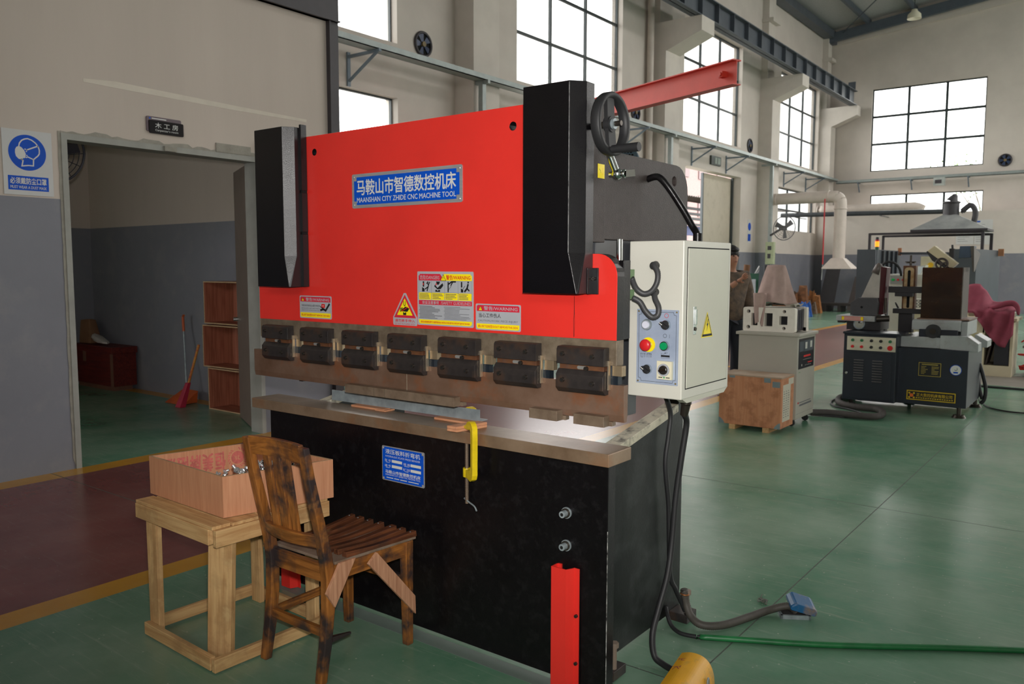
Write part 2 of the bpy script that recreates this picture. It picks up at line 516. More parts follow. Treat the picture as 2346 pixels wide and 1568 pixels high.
SILVERP = mat('silver_print', (206, 206, 204), 0.4, var=0.02)
GREYST = mat('sticker_grey', (170, 172, 178), 0.38, var=0.03)
CRIMS = mat('sticker_crimson', (206, 40, 62), 0.4, var=0.03)
YELST = mat('sticker_yellow', (250, 226, 22), 0.4, var=0.03)
BLKPR = mat('black_print', (26, 26, 26), 0.5, var=0.02)
REDPR = mat('red_print', (206, 34, 30), 0.5, var=0.03)
GREYPR = mat('grey_print', (92, 94, 98), 0.5, var=0.02)
YELTOOL = mat('yellow_casting_paint', (214, 186, 24), 0.34, var=0.12, vs=30)
YELPED = mat('yellow_pedal_paint', (226, 164, 18), 0.45, var=0.08, vs=8, spot=(150, 124, 60), spot_amt=0.6, spot_scale=9)
GREENB = mat('green_button', (14, 150, 90), 0.3, var=0.03)
REDB = mat('red_button', (212, 40, 44), 0.3, var=0.03)
WHITEB = mat('white_button', (216, 218, 232), 0.3, var=0.02)
SWGREEN = mat('switch_green', (122, 150, 110), 0.4, var=0.08)
BRASS = mat('brass', (176, 158, 112), 0.35, metal=0.7)
CREAM = mat('cream_plaster', (208, 199, 190), 0.8, var=0.05, vs=1.2, bump=0.05, bs=30)
CREAMD = mat('cream_plaster_streaked', (196, 184, 174), 0.8, var=0.05, vs=1.4, bump=0.05, bs=30, stretch=(1, 1, 0.15))
DADO = mat('grey_dado_paint', (124, 125, 134), 0.6, var=0.05, vs=1.5, bump=0.04, bs=40, spot=(150, 148, 148), spot_amt=0.25, spot_scale=2.5)
PATCH = mat('raw_plaster_patch', (150, 146, 136), 0.85, var=0.12, vs=12, bump=0.2, bs=60)
DARKST = mat('dark_structural_steel', (58, 54, 58), 0.5, var=0.1)
FRAMEW = mat('window_frame_dark', (52, 60, 62), 0.45, var=0.08)
GIRD = mat('girder_grey_paint', (84, 90, 98), 0.5, var=0.12, vs=3)
CONC = mat('painted_concrete', (210, 202, 193), 0.8, var=0.06, vs=1.5)
ROOFS = mat('roof_sheet', (176, 178, 178), 0.5, var=0.08, stretch=(8, 1, 1))
PURL = mat('purlin_paint', (86, 94, 104), 0.5, var=0.08)
PIPEC = mat('cream_duct', (206, 194, 184), 0.45, var=0.06, vs=4)
TRAYM = mat('tray_zinc', (150, 158, 156), 0.45, metal=0.35, var=0.1)
TRAYB = mat('tray_blue', (112, 126, 138), 0.5, var=0.1)
JIBR = mat('jib_red', (218, 68, 52), 0.45, var=0.06, vs=4)
NAVY = mat('navy_machine_paint', (34, 40, 50), 0.36, var=0.12, vs=6, bump=0.04, bs=150)
MGREY = mat('machine_grey_paint', (168, 172, 172), 0.42, var=0.08, vs=6, spot=(112, 92, 74), spot_amt=0.3, spot_scale=8)
MWHITE = mat('machine_white', (200, 200, 192), 0.4, var=0.05)
OILY = mat('oily_brown_glass', (62, 38, 20), 0.25, c2=(26, 20, 18), vs=3.5, coat=0.4)
FOAM = mat('white_foam', (232, 226, 214), 0.75, var=0.04, vs=20, bump=0.2, bs=160)
CLOTHG = mat('grey_pink_cloth', (184, 158, 150), 0.9, var=0.10, vs=10, bump=0.15, bs=300)
CLOTHM = mat('magenta_cloth', (142, 60, 78), 0.85, var=0.10, vs=8, bump=0.12, bs=250)
POWER = mat('power_cabinet_paint', (176, 172, 160), 0.42, var=0.04, vs=3)
BOOTH = mat('booth_panel_grey', (72, 78, 84), 0.4, var=0.10, vs=2)
PLY = lambda ax='x': wood('plywood', (202, 146, 110), (188, 130, 96), ax, 0.6, 1.3)
PLYE = mat('plywood_edge', (206, 178, 140), 0.7, c2=(160, 124, 88), vs=60, stretch=(0.1, 0.1, 8))
PINE = lambda ax='x': wood('rough_pine', (214, 176, 124), (184, 140, 92), ax, 0.65, 1.0, blotch=(128, 92, 58), blotch_amt=0.35, blotch_scale=7, worn=(222, 190, 138), worn_amt=0.4)
CHAIRW = lambda ax='x': wood('worn_chair_wood', (160, 102, 48), (110, 66, 30), ax, 0.36, 1.2, blotch=(42, 40, 44), blotch_amt=0.95, blotch_scale=4.6, blotch_th=0.47, worn=(176, 120, 66), worn_amt=0.35, coat=0.15)
CHAIRS = lambda ax='x': wood('dark_seat_wood', (110, 66, 42), (66, 38, 26), ax, 0.34, 1.2, blotch=(52, 40, 34), blotch_amt=0.6, blotch_scale=6, coat=0.15)
DUSTY = mat('dusty_seat_board', (134, 118, 104), 0.8, c2=(104, 84, 66), vs=9)
CRATEW = lambda ax='x': wood('crate_plywood', (196, 138, 102), (184, 124, 88), ax, 0.65, 0.8, blotch=(142, 88, 58), blotch_amt=0.5, blotch_scale=8)
ROOMPLY = lambda ax='x': wood('red_plywood', (168, 104, 80), (134, 76, 56), ax, 0.6, 0.7)
# ------------------------------------------------------------------ floor
XL, XR, YN, YE = -10.2, 13.0, -11.0, 34.0        # the hall
RX, RY = -6.42, 5.56                             # front face and far end of the carpenter's room
def floor_mat(name, c, c2, dust, seed):
    m = mat(name, c, 0.27, spec=0.5, c2=c2, vs=2.2, spot=dust, spot_amt=0.5, spot_scale=1.1, spot_soft=True, seed=seed)
    nt = m.node_tree; N = nt.nodes; L = nt.links; b = N['Principled BSDF']
    # fine scuffs drawn across the paint and pale crumbs
    tc = N.new('ShaderNodeTexCoord'); mp = N.new('ShaderNodeMapping'); mp.inputs['Rotation'].default_value = (0, 0, 0.6); mp.inputs['Scale'].default_value = (3, 42, 1)
    L.new(tc.outputs['Object'], mp.inputs[0])
    n = N.new('ShaderNodeTexNoise'); n.inputs['Scale'].default_value = 1.2; n.inputs['Detail'].default_value = 7; n.inputs['Roughness'].default_value = 0.7
    L.new(mp.outputs[0], n.inputs['Vector'])
    r = N.new('ShaderNodeValToRGB'); r.color_ramp.elements[0].position = 0.56; r.color_ramp.elements[0].color = (0, 0, 0, 1)
    r.color_ramp.elements[1].position = 0.72; r.color_ramp.elements[1].color = (0.36, 0.36, 0.36, 1)
    L.new(n.outputs['Fac'], r.inputs[0])
    v = N.new('ShaderNodeTexVoronoi'); v.inputs['Scale'].default_value = 17
    L.new(tc.outputs['Object'], v.inputs['Vector'])
    r2 = N.new('ShaderNodeValToRGB'); r2.color_ramp.elements[0].position = 0.045; r2.color_ramp.elements[0].color = (0.8, 0.8, 0.8, 1)
    r2.color_ramp.elements[1].position = 0.085; r2.color_ramp.elements[1].color = (0, 0, 0, 1)
    L.new(v.outputs['Distance'], r2.inputs[0])
    ma = N.new('ShaderNodeMath'); ma.operation = 'MAXIMUM'
    L.new(r.outputs[0], ma.inputs[0]); L.new(r2.outputs[0], ma.inputs[1])
    old = b.inputs['Base Color'].links[0].from_socket
    mx = N.new('ShaderNodeMix'); mx.data_type = 'RGBA'
    L.new(ma.outputs[0], mx.inputs['Factor']); L.new(old, mx.inputs['A']); mx.inputs['B'].default_value = lin(dust)
    L.new(mx.outputs['Result'], b.inputs['Base Color'])
    return m
GREENF = floor_mat('floor_green_epoxy', (88, 136, 108), (70, 120, 92), (172, 182, 166), 1)
REDF = floor_mat('floor_red_epoxy', (128, 68, 64), (110, 54, 52), (140, 108, 102), 2)
YELF = floor_mat('floor_yellow_line', (206, 148, 40), (190, 130, 30), (186, 148, 74), 3)
JOINT = mat('floor_joint', (78, 88, 78), 0.8, var=0.2, vs=20)
fl = MB(GREENF)
fl.box(-3.78, XR, YN, YE, -0.2, 0)
fl.mat(YELF).box(-3.95, -3.78, YN, YE, -0.2, 0)
fl.mat(REDF).box(-6.22, -3.95, YN, YE, -0.2, 0)
fl.mat(YELF).box(-6.42, -6.22, YN, YE, -0.2, 0)
fl.mat(GREENF).box(-11.1, -6.42, YN, 5.2, -0.2, 0)
fl.mat(YELF).box(-11.1, -6.42, 5.2, 5.45, -0.2, 0)
fl.mat(GREENF).box(-10.5, -6.42, 5.45, YE, -0.2, 0)
fl.mat(YELF).box(-8.9, -3.95, 12.2, 12.36, -0.2, 0.0005)
fl.mat(mat('floor_grey_strip', (112, 126, 118), 0.5, var=0.06, vs=6)).box(-3.3, -1.50, 2.385, 2.46, -0.01, 0.0006)  # even grey-green strip along the front of the press bed
fl.mat(mat('floor_grey_mat', (128, 122, 112), 0.6, var=0.05, vs=3)).box(-1.75, 2.5, 12.45, 13.7, -0.01, 0.0006)
fl.mat(JOINT)
for x in (-1.25, 3.2): fl.box(x-0.003, x+0.003, YN, YE, -0.01, 0.0004)
for y in (-2.2, 0.2, 2.73, 5.58, 11.2, 17.0): fl.box(-6.42, XR, y-0.003, y+0.003, -0.01, 0.0004)
o = fl.build('floor', kind='structure'); o['label'] = 'green epoxy workshop floor with a red aisle between yellow lines'

# ------------------------------------------------------------------ hall walls
WIN_Y = [(6.0, 10.22), (13.6, 17.85), (21.25, 25.4), (28.9, 33.2)]
WZ0, WZ1 = 5.32, 8.42
def rect(a0, a1, b0, b1): return [(a0, b0), (a1, b0), (a1, b1), (a0, b1)]
DSP = 2.05
w = MB(CREAM)
holes = [rect(a, b, WZ0, WZ1) for a, b in WIN_Y]+[rect(6.0, 10.22, 2.6, 4.42), rect(13.6, 17.85, 2.6, 4.42), rect(28.95, 33.2, 2.9, 4.4)]
w.prism_x([(RY-0.08, DSP), (21.45, DSP), (21.45, 4.4), (25.5, 4.4), (25.5, DSP), (YE+0.3, DSP), (YE+0.3, 11.0), (RY-0.08, 11.0)], XL-0.3, XL, holes)
w.box(XL-0.3, XL, YN, RY-0.08, 4.02, 11.0)
w.mat(DADO).box(XL-0.3, XL, RY-0.08, 21.45, 0, DSP).box(XL-0.3, XL, 25.5, YE+0.3, 0, DSP)
w.build('wall_left', kind='structure')

def roof_z(x): return 10.75+0.12*(min(x, 3.0-x if x > 1.5 else x)+10.2)
def roof_z(x):
    return 10.75+0.12*(x+10.2) if x <= 1.5 else 10.75+0.12*(11.7)-0.12*(x-1.5)
w = MB(CREAM)
ewh = [rect(-8.45, -4.6, 5.25, 8.35), rect(-8.4, -4.55, 3.0, 4.35), rect(0.0, 3.85, 5.25, 8.35), rect(6.0, 9.85, 5.25, 8.35)]
w.prism_y([(XL, 0), (XR, 0), (XR, roof_z(XR)), (1.5, roof_z(1.5)), (XL, roof_z(XL))], YE, YE+0.3, ewh)
w.build('wall_end', kind='structure')
tr = MB(CREAM)
a = at(1924, 105, y=34); b = at(2346, 0, y=34); sl = (b.z-a.z)/(b.x-a.x)
tr.prism_y([(XL, a.z+sl*(XL-a.x)), (1.5, a.z+sl*(1.5-a.x)), (1.5, roof_z(1.5)), (XL, roof_z(XL))], YE-0.14, YE)
tr.build('trim_1', kind='structure')
w = MB(CREAM)
rwh = []
for k in range(3, 6):
    y = -9.2+7.6*k; rwh += [rect(y, y+4.25, WZ0, WZ1), rect(y, y+4.25, 2.2, 4.4)]
w.prism_x([(YN, 0), (YE+0.3, 0), (YE+0.3, roof_z(XR)), (YN, roof_z(XR))], XR, XR+0.3, rwh)
w.build('wall_right', kind='structure')
w = MB(CREAM)
reh = [rect(x, x+4.2, WZ0, WZ1) for x in (3.0, 8.0)]
w.prism_y([(XL-1, 0), (XR, 0), (XR, roof_z(XR)), (1.5, roof_z(1.5)), (XL-1, roof_z(XL))], YN-0.3, YN, reh)
w.build('wall_rear', kind='structure')
# roof
c = MB(ROOFS)
def roof_strip(xs, y0, y1):
    c.prism_y([(x, roof_z(x)) for x in xs]+[(x, roof_z(x)+0.12) for x in reversed(xs)], y0, y1)
roof_strip((XL-0.3, 1.5, 3.5), YN-0.3, YE+0.3); roof_strip((6.0, XR+0.3), YN-0.3, YE+0.3)
roof_strip((3.5, 6.0), YN-0.3, 14.0); roof_strip((3.5, 6.0), 32.0, YE+0.3)      # unseen gap between, added to brighten the far part of the hall
c.build('ceiling', kind='structure')
p = MB(PURL)
for x in (-8.6, -7.0, -5.4, -3.8, -2.2, -0.6, 1.0):
    z = roof_z(x); p.box(x-0.05, x+0.05, YN, YE-0.15, z-0.22, z-0.02)
p.build('trim_2', kind='structure')
p = MB(PURL)
for y in (33.55, 26.9, 19.3, 11.7):
    for x0, x1 in ((-10.0, 1.5), (1.5, 12.8)):
        p.bar((x0, y, roof_z(x0)-0.38), (x1, y, roof_z(x1)-0.38), 0.16, 0.34)
for x0, y0, x1, y1 in ((-9.5, 33.5, -5.0, 27.0), (-5.0, 33.5, -9.5, 27.0)):
    p.cyl((x0, y0, roof_z(x0)-0.3), (x1, y1, roof_z(x1)-0.3), 0.02, n=6)
p.build('trim_3', kind='structure')
p = MB(GIRD); p.box(-10.15, -9.8, 12, 33.9, 10.38, 10.66); p.box(-10.15, -9.8, 33.55, 33.9, 10.2, 10.42)
p.build('trim_4', kind='structure')

# ------------------------------------------------------------------ windows (frame bars and panes)
GLASS = glass_mat()
wn = [0]
def window_x(x, y0, y1, z0, z1, cols, rows, t=0.05, d=0.06):
    wn[0] += 1
    f = MB(FRAMEW)
    for i in range(cols+1):
        y = y0+(y1-y0)*i/cols; tt = t if 0 < i < cols else t*0.8
        f.box(x-d/2, x+d/2, y-tt/2, y+tt/2, z0, z1)
    for j in range(rows+1):
        z = z0+(z1-z0)*j/rows; f.box(x-d/2+0.002, x+d/2-0.002, y0, y1, z-t/2, z+t/2)
    o = f.build('window_%d' % wn[0], kind='structure')
    g = MB(GLASS); g.box(x-0.003, x+0.003, y0+0.01, y1-0.01, z0+0.01, z1-0.01)
    g.build('window_pane', o); return o
def window_y(y, x0, x1, z0, z1, cols, rows, t=0.06, d=0.06):
    wn[0] += 1
    f = MB(FRAMEW)
    for i in range(cols+1):
        x = x0+(x1-x0)*i/cols; f.box(x-t/2, x+t/2, y-d/2, y+d/2, z0, z1)
    for j in range(rows+1):
        z = z0+(z1-z0)*j/rows; f.box(x0, x1, y-d/2+0.002, y+d/2-0.002, z-t/2, z+t/2)
    o = f.build('window_%d' % wn[0], kind='structure')
    g = MB(GLASS); g.box(x0+0.01, x1-0.01, y-0.003, y+0.003, z0+0.01, z1-0.01)
    g.build('window_pane', o); return o
for (a, b) in WIN_Y: window_x(XL-0.17, a, b, WZ0, WZ1, 3, 3)
window_x(XL-0.17, 6.0, 10.22, 2.6, 4.42, 3, 2)
window_x(XL-0.17, 28.95, 33.2, 2.9, 4.4, 3, 2)
window_y(YE+0.12, -8.45, -4.6, 5.25, 8.35, 3, 3, 0.09)
window_y(YE+0.12, -8.4, -4.55, 3.0, 4.35, 3, 1, 0.08)
# daylight portals: they only steer the sky's own light through the openings
for (a, b) in WIN_Y: area_light('daylight_portal', (XL-0.32, (a+b)/2, (WZ0+WZ1)/2), (b-a, WZ1-WZ0), (1, 0, 0), portal=True)
area_light('daylight_portal', (XL-0.32, 8.1, 3.5), (4.2, 1.8), (1, 0, 0), portal=True)
area_light('daylight_portal', (XL-0.32, 23.5, 2.2), (4.0, 4.4), (1, 0, 0), portal=True)
area_light('daylight_portal', (-6.5, YE+0.32, 6.8), (3.85, 3.1), (0, -1, 0), portal=True)
area_light('daylight_portal', (1.9, YE+0.32, 6.8), (3.85, 3.1), (0, -1, 0), portal=True)
area_light('daylight_portal', (7.9, YE+0.32, 6.8), (3.85, 3.1), (0, -1, 0), portal=True)
for k in range(3, 6):
    y = -9.2+7.6*k
    area_light('daylight_portal', (XR+0.32, y+2.12, 5.3), (4.25, 6.3), (-1, 0, 0), portal=True)
area_light('daylight_portal', (4.75, 23.0, 12.0), (2.5, 18.0), (0, 0, -1), portal=True)  # over the added roof gap
area_light('daylight_portal', (-11.4, -1.0, 1.9), (3.0, 1.6), (1, 0, 0), portal=True)  # at the added opening in the room's left wall
for x in (3.0, 8.0): area_light('daylight_portal', (x+2.1, YN-0.32, 6.87), (4.2, 3.1), (0, 1, 0), portal=True)

# ------------------------------------------------------------------ carpenter's room
DY0, DY1, DZ = 2.945, 4.62, 2.505
w = MB(CREAMD)
w.prism_x([(YN, DSP), (DY0, DSP), (DY0, DZ), (DY1, DZ), (DY1, DSP), (RY-0.09, DSP), (RY-0.09, 3.93), (YN, 3.93)], RX-0.15, RX)
w.mat(DADO).box(RX-0.15, RX, YN, DY0, 0, DSP).box(RX-0.15, RX, DY1, RY-0.09, 0, DSP)
w.build('wall_room_front', kind='structure')
w = MB(CREAMD); w.box(-11.1, RX-0.15, 5.37, RY-0.09, DSP, 3.9); w.mat(DADO).box(-11.1, RX-0.15, 5.37, RY-0.09, 0, DSP)
w.build('wall_room_back', kind='structure')
w = MB(CREAMD); w.prism_x([(-3.05, DSP), (RY-0.09, DSP), (RY-0.09, 3.9), (-3.05, 3.9)], -11.25, -11.1, [rect(-2.5, 0.5, DSP+0.02, 2.7)]); w.mat(DADO).prism_x([(-3.05, 0), (RY-0.09, 0), (RY-0.09, DSP), (-3.05, DSP)], -11.25, -11.1, [rect(-2.5, 0.5, 1.1, DSP-0.02)])  # opening out of view, added to let more light into the room
w.build('wall_room_left', kind='structure')
w = MB(CREAMD); w.box(-11.25, RX-0.15, -3.2, -3.05, 0, 3.9); w.build('wall_room_near', kind='structure')
w = MB(CREAMD); w.box(-11.25, RX-0.15, -3.2, RY-0.09, 3.9, 4.0); w.build('ceiling_room', kind='structure')
p = MB(DARKST)
p.box(RX-0.16, RX+0.05, YN, RY+0.02, 3.93, 4.17); p.box(RX-0.16, RX+0.075, YN, RY+0.02, 3.93, 3.945); p.box(RX-0.16, RX+0.075, YN, RY+0.02, 4.155, 4.17)
p.build('trim_5', kind='structure')
p = MB(DARKST)
p.box(RX-0.14, RX+0.04, RY-0.09, RY+0.02, 0, 7.2); p.box(RX-0.14, RX+0.055, RY-0.10, RY-0.085, 0, 3.93)
p.build('trim_6', kind='structure')
# door frame with raw plaster around it
p = MB(mat('door_frame_grey', (150, 150, 144), 0.6, var=0.08))
fx = RX+0.012
p.box(RX-0.16, fx, DY0-0.03, DY0+0.012, 0, DZ+0.03); p.box(RX-0.16, fx, DY1-0.012, DY1+0.03, 0, DZ+0.03); p.box(RX-0.16, fx, DY0-0.03, DY1+0.03, DZ+0.03, DZ+0.034); p.box(RX-0.155, fx-0.001, DY0+0.012, DY1-0.012, DZ-0.012, DZ+0.03)
p.mat(PATCH)
p.box(RX, RX+0.03, 3.725, 3.83, 2.495, 2.535)
R2 = random.Random(4)
top = [(DY0-0.03+k*(1.72/40), DZ+0.055+R2.uniform(-0.014, 0.018)) for k in range(41)]
p.prism_x(top+[(DY1+0.07, DZ+0.03), (DY0-0.03, DZ+0.03)], RX, RX+0.006)
lft = [(DY0-0.05+R2.uniform(-0.003, 0.003), 2.55-k*0.065) for k in range(39)]
p.prism_x(lft+[(DY0-0.03, 0.02), (DY0-0.03, 2.55)], RX, RX+0.005)
p.box(RX, RX+0.012, 4.21, 4.56, 2.545, 2.62)
p.build('trim_7', kind='structure')
pl = MB(mat('fresh_plaster_patch', (212, 203, 190), 0.8, var=0.05)); pl.prism_x([(3.1, 2.965), (3.35, 2.985), (4.4, 2.965), (5.2, 2.955), (5.2, 2.93), (4.4, 2.925), (3.4, 2.935), (3.1, 2.94)], RX, RX+0.002)
pl.build('trim_8', kind='structure')
# the open door leaf
d = MB(mat('door_leaf_grey', (122, 108, 100), 0.5, var=0.08)); d.mat(MATS['door_leaf_grey'])
h = Vector((-6.60, 4.665, 0)); e = Vector((-7.27, 4.985, 0)); u = (e-h).normalized(); nn = Vector((-u.y, u.x, 0))
def door_box(mb, s0, s1, t0, t1, z0, z1):
    c = [h+u*s+nn*t for s, t in ((s0, t0), (s1, t0), (s1, t1), (s0, t1))]
    return mb.hexa([(p.x, p.y, z0) for p in c], [(p.x, p.y, z1) for p in c])
door_box(d, 0.003, 0.74, -0.022, 0.022, 0.012, 2.49)
door = d.build('door_1', kind='structure')
dd = MB(mat('door_edge_zinc', (196, 206, 210), 0.4, metal=0.3, var=0.08)); door_box(dd, -0.006, 0.003, -0.024, 0.026, 0.012, 2.49); dd.build('door_edge', door)
dd = MB(CHROME)
kx = h+u*0.70
dd.cyl(kx-nn*0.05, kx-nn*0.022, 0.018, n=12) if False else dd.cyl((kx.x+nn.x*0.022, kx.y+nn.y*0.022, 1.02), (kx.x+nn.x*0.07, kx.y+nn.y*0.07, 1.02), 0.022, n=14)
dd.cyl((kx.x-nn.x*0.022, kx.y-nn.y*0.022, 1.02), (kx.x-nn.x*0.06, kx.y-nn.y*0.06, 1.02), 0.022, n=14)
dd.build('door_lock', door)
dd = MB(ZINC)
for z in (0.35, 2.14): dd.cyl((-6.585, 4.635, z), (-6.585, 4.635, z+0.14), 0.012, n=10)
dd.build('door_hinge', door)

# ------------------------------------------------------------------ columns with crane corbels
cols = []
for k, (y0, yw, lab) in enumerate(((11.7, 0.75, 'cream concrete column with corbel beside the near tall window'), (19.25, 0.85, 'cream concrete column with corbel left of the hall doorway'),
                       (26.88, 0.75, 'cream concrete column with corbel right of the hall doorway'), (33.3, 0.6, 'cream concrete corner column with corbel under the end of the crane girder'))):
    t = thing('concrete_column', lab, 'column', (-9.97, y0+yw/2, 0))
    m_ = MB(CONC); m_.box(XL, -9.75, y0, y0+yw, DSP, 7.0); m_.box(XL, -9.98, y0+0.1, y0+yw-0.05, 7.0, 10.4)
    m_.box(XL, -9.82, y0+0.05, y0+yw, 9.52, 9.64)
    m_.mat(DADO).box(XL, -9.75, y0, y0+yw, 0, DSP)
    m_.build('shaft', t)
    m_ = MB(CONC); m_.prism_y([(XL, 7.0), (-9.75, 7.0), (-8.82, 7.36), (-8.82, 7.72), (XL, 7.72)], y0+0.05, y0+yw-0.05)
    m_.build('corbel', t); cols.append(t)
# ------------------------------------------------------------------ crane girder on the corbels
g = MB(GIRD); gx = -8.98
g.box(gx-0.012, gx+0.012, 7.0, 33.4, 7.72, 8.25); g.box(gx-0.14, gx+0.14, 7.0, 33.4, 7.72, 7.745); g.box(gx-0.14, gx+0.14, 7.0, 33.4, 8.225, 8.25)
g.box(gx-0.03, gx+0.03, 7.0, 33.4, 8.25, 8.31)
y = 7.4
while y < 33.4:
    g.box(gx-0.13, gx+0.13, y-0.01, y+0.01, 7.745, 8.225); y += 1.0
g.box(gx-0.13, gx+0.13, 33.1, 33.14, 8.25, 8.55)
tag(g.build('crane_girder'), 'long dark grey steel crane girder resting on the corbels of the left wall', 'girder')
# ------------------------------------------------------------------ cable trays
t = thing('cable_tray', 'galvanised cable tray running along the window wall on triangular brackets', 'cable tray', (-9.61, 20.8, 4.9))
m_ = MB(TRAYM); m_.box(-9.72, -9.50, 7.6, 33.6, 4.9, 4.915); m_.box(-9.51, -9.50, 7.6, 33.6, 4.9, 5.0); m_.box(-9.72, -9.71, 7.6, 33.6, 4.9, 5.0)
m_.build('channel', t)
def brk(y, name='bracket', par=t):
    b = MB(TRAYB); b.bar((-9.46, y, 4.88), (XL+0.02, y, 4.88), 0.05, 0.04); b.bar((-9.52, y, 4.87), (XL+0.02, y, 4.5), 0.04, 0.03); b.box(XL, XL+0.03, y-0.03, y+0.03, 4.42, 4.95)
    return b.build(name, par)
for u_, v_ in ((797, 150), (1584, 350), (1663, 372), (1795, 408), (1845, 422)): brk(at(u_, v_, x=XL).y)
for yy in (15.7, 17.9): brk(yy)
for u_ in (1106, 1537, 1771):
    y = at(u_, 330, x=-9.6).y
    b = MB(TRAYM); b.box(-9.66, -9.56, y-0.05, y+0.05, 0, 4.88); b.box(-9.95, -9.45, y-0.03, y+0.03, 4.84, 4.9); b.build('post', t)
t2 = thing('cable_tray', 'galvanised cable tray running along the end wall below the big window', 'cable tray', (-4.0, 33.78, 4.8))
m_ = MB(TRAYM); m_.box(-9.6, 3, 33.68, 33.88, 4.83, 4.845); m_.box(-9.6, 3, 33.68, 33.69, 4.83, 4.94); m_.build('channel', t2)
for u_ in (1970, 2090, 2220):
    x = at(u_, 420, y=34).x
    b = MB(TRAYB); b.bar((x, 33.66, 4.82), (x, 33.98, 4.82), 0.05, 0.04); b.bar((x, 33.72, 4.82), (x, 33.98, 4.48), 0.04, 0.03); b.build('bracket', t2)
# ------------------------------------------------------------------ jib beam
t = thing('jib_crane', 'red steel I-beam jib reaching from the window wall over the press', 'crane', (-6.6, 9.5, 3.3))
E1 = at(1688, 165, y=8.15); dr = Vector((-1.104, 0.423, 0)).normalized()
ln = (E1.x+9.8)/-dr.x; E0 = E1+dr*ln
side = Vector((-dr.y, dr.x, 0))
def ibeam(mb, a, b, h, w_, tf=0.012, tw=0.009):
    up = Vector((0, 0, 1))
    mb.bar(a, b, tw, h-2*tf); mb.bar(a+up*(h-tf)/2, b+up*(h-tf)/2, w_, tf); mb.bar(a-up*(h-tf)/2, b-up*(h-tf)/2, w_, tf)
m_ = MB(JIBR); ibeam(m_, E1, E0, 0.25, 0.12); m_.build('beam', t)
m_ = MB(JIBR); q = E1+dr*0.16
m_.bar(q-side*0.07, q+side*0.07, 0.06, 0.06); m_.cyl(q-side*0.085, q+side*0.085, 0.022, n=8); m_.build('end_stop', t)
m_ = MB(JIBR); m_.box(-9.82, -9.75, E0.y-0.25, E0.y+0.25, E0.z-0.4, E0.z+0.3); m_.bar((-9.8, E0.y, E0.z-0.35), tuple(E0-dr*1.0-Vector((0, 0, 0.13))), 0.06, 0.06); m_.build('wall_plate', t)

# ------------------------------------------------------------------ hall doorway: sliding leaf
m_ = MB(mat('sliding_door_cream', (196, 186, 168), 0.6, var=0.05, vs=1.2, spot=(170, 160, 140), spot_amt=0.4))
m_.box(XL-0.36, XL-0.31, 23.35, 25.7, 0.02, 4.38); m_.build('door_2', kind='structure')
m_ = MB(FRAMEW); m_.box(XL-0.3, XL-0.24, 21.45, 21.52, 0, 4.4); m_.box(XL-0.37, XL-0.30, 23.30, 23.36, 0.02, 4.38); m_.box(XL-0.3, XL-0.24, 25.43, 25.5, 0, 4.4); m_.build('trim_9', kind='structure')
# partition in front of the end wall
PY = 32.6
m_ = MB(CREAM); m_.box(-9.7, 6.0, PY, PY+0.15, DSP, 3.52); m_.mat(DADO).box(-9.7, 6.0, PY, PY+0.15, 0, DSP); m_.build('wall_partition', kind='structure')
# ------------------------------------------------------------------ the press brake
press = thing('press_brake', 'large red and black hydraulic press brake with a blue plate on its ram', 'press brake', (-2.44, 2.88, 0))
YF, YR = 2.453, 2.50         # front of the bed, front of the ram
# bed
m_ = MB(BLACKP); m_.box(-3.346, -1.435, YF, YF+0.05, 0.022, 0.858)
bed = m_.build('bed_plate', press, bevel=0.002)
m_ = MB(mat('chipped_paint_edge', (196, 196, 192), 0.6, c2=(36, 34, 34), vs=38, stretch=(0.1, 0.1, 1)))
m_.box(-1.4365, -1.4343, YF-0.0006, YF+0.0016, 0.03, 0.62); m_.build('chipped_edge', bed)
for z in (0.658, 0.536):
    b = MB(ZINC); b.cyl((-1.607, YF-0.006, z), (-1.607, YF, z), 0.021, n=20); b.mat(BOLT).cyl((-1.607, YF-0.012, z), (-1.607, YF-0.004, z), 0.018, n=20)
    hexbolt(b, (-1.607, YF-0.01, z), (0, -1, 0), 0.0125, 0.024, ZINC, HOLE); b.build('bolt', press)
m_ = MB(TABLE_S); m_.box(-3.452, -1.417, 2.423, 2.583, 0.858, 0.905)
m_.build('bed_table', press, bevel=0.0025)
# red guard channels at the foot
def guard(x, z1, nm='guard_channel'):
    pts = [(x, YF), (x, 2.412), (x+0.058, 2.412), (x+0.074, 2.446), (x+0.096, 2.446), (x+0.096, 2.4425), (x+0.0765, 2.4425), (x+0.0605, 2.4085), (x-0.0035, 2.4085), (x-0.0035, YF)]
    g_ = MB(RED).prism_z(pts, 0.004, z1); g_.mat(RED).box(x-0.0035, x+0.016, 2.446, YF, 0.004, z1)
    g_ = g_.build(nm, press)
    for z in (0.285, 0.105):
        if z < z1-0.05:
            b = MB(); hexbolt(b, (x+0.086, 2.4425, z), (0, -1, 0), 0.0065, 0.008, BOLT, HOLE); b.build('bolt', g_)
guard(-1.641, 0.462)
guard(-3.228, 0.40)
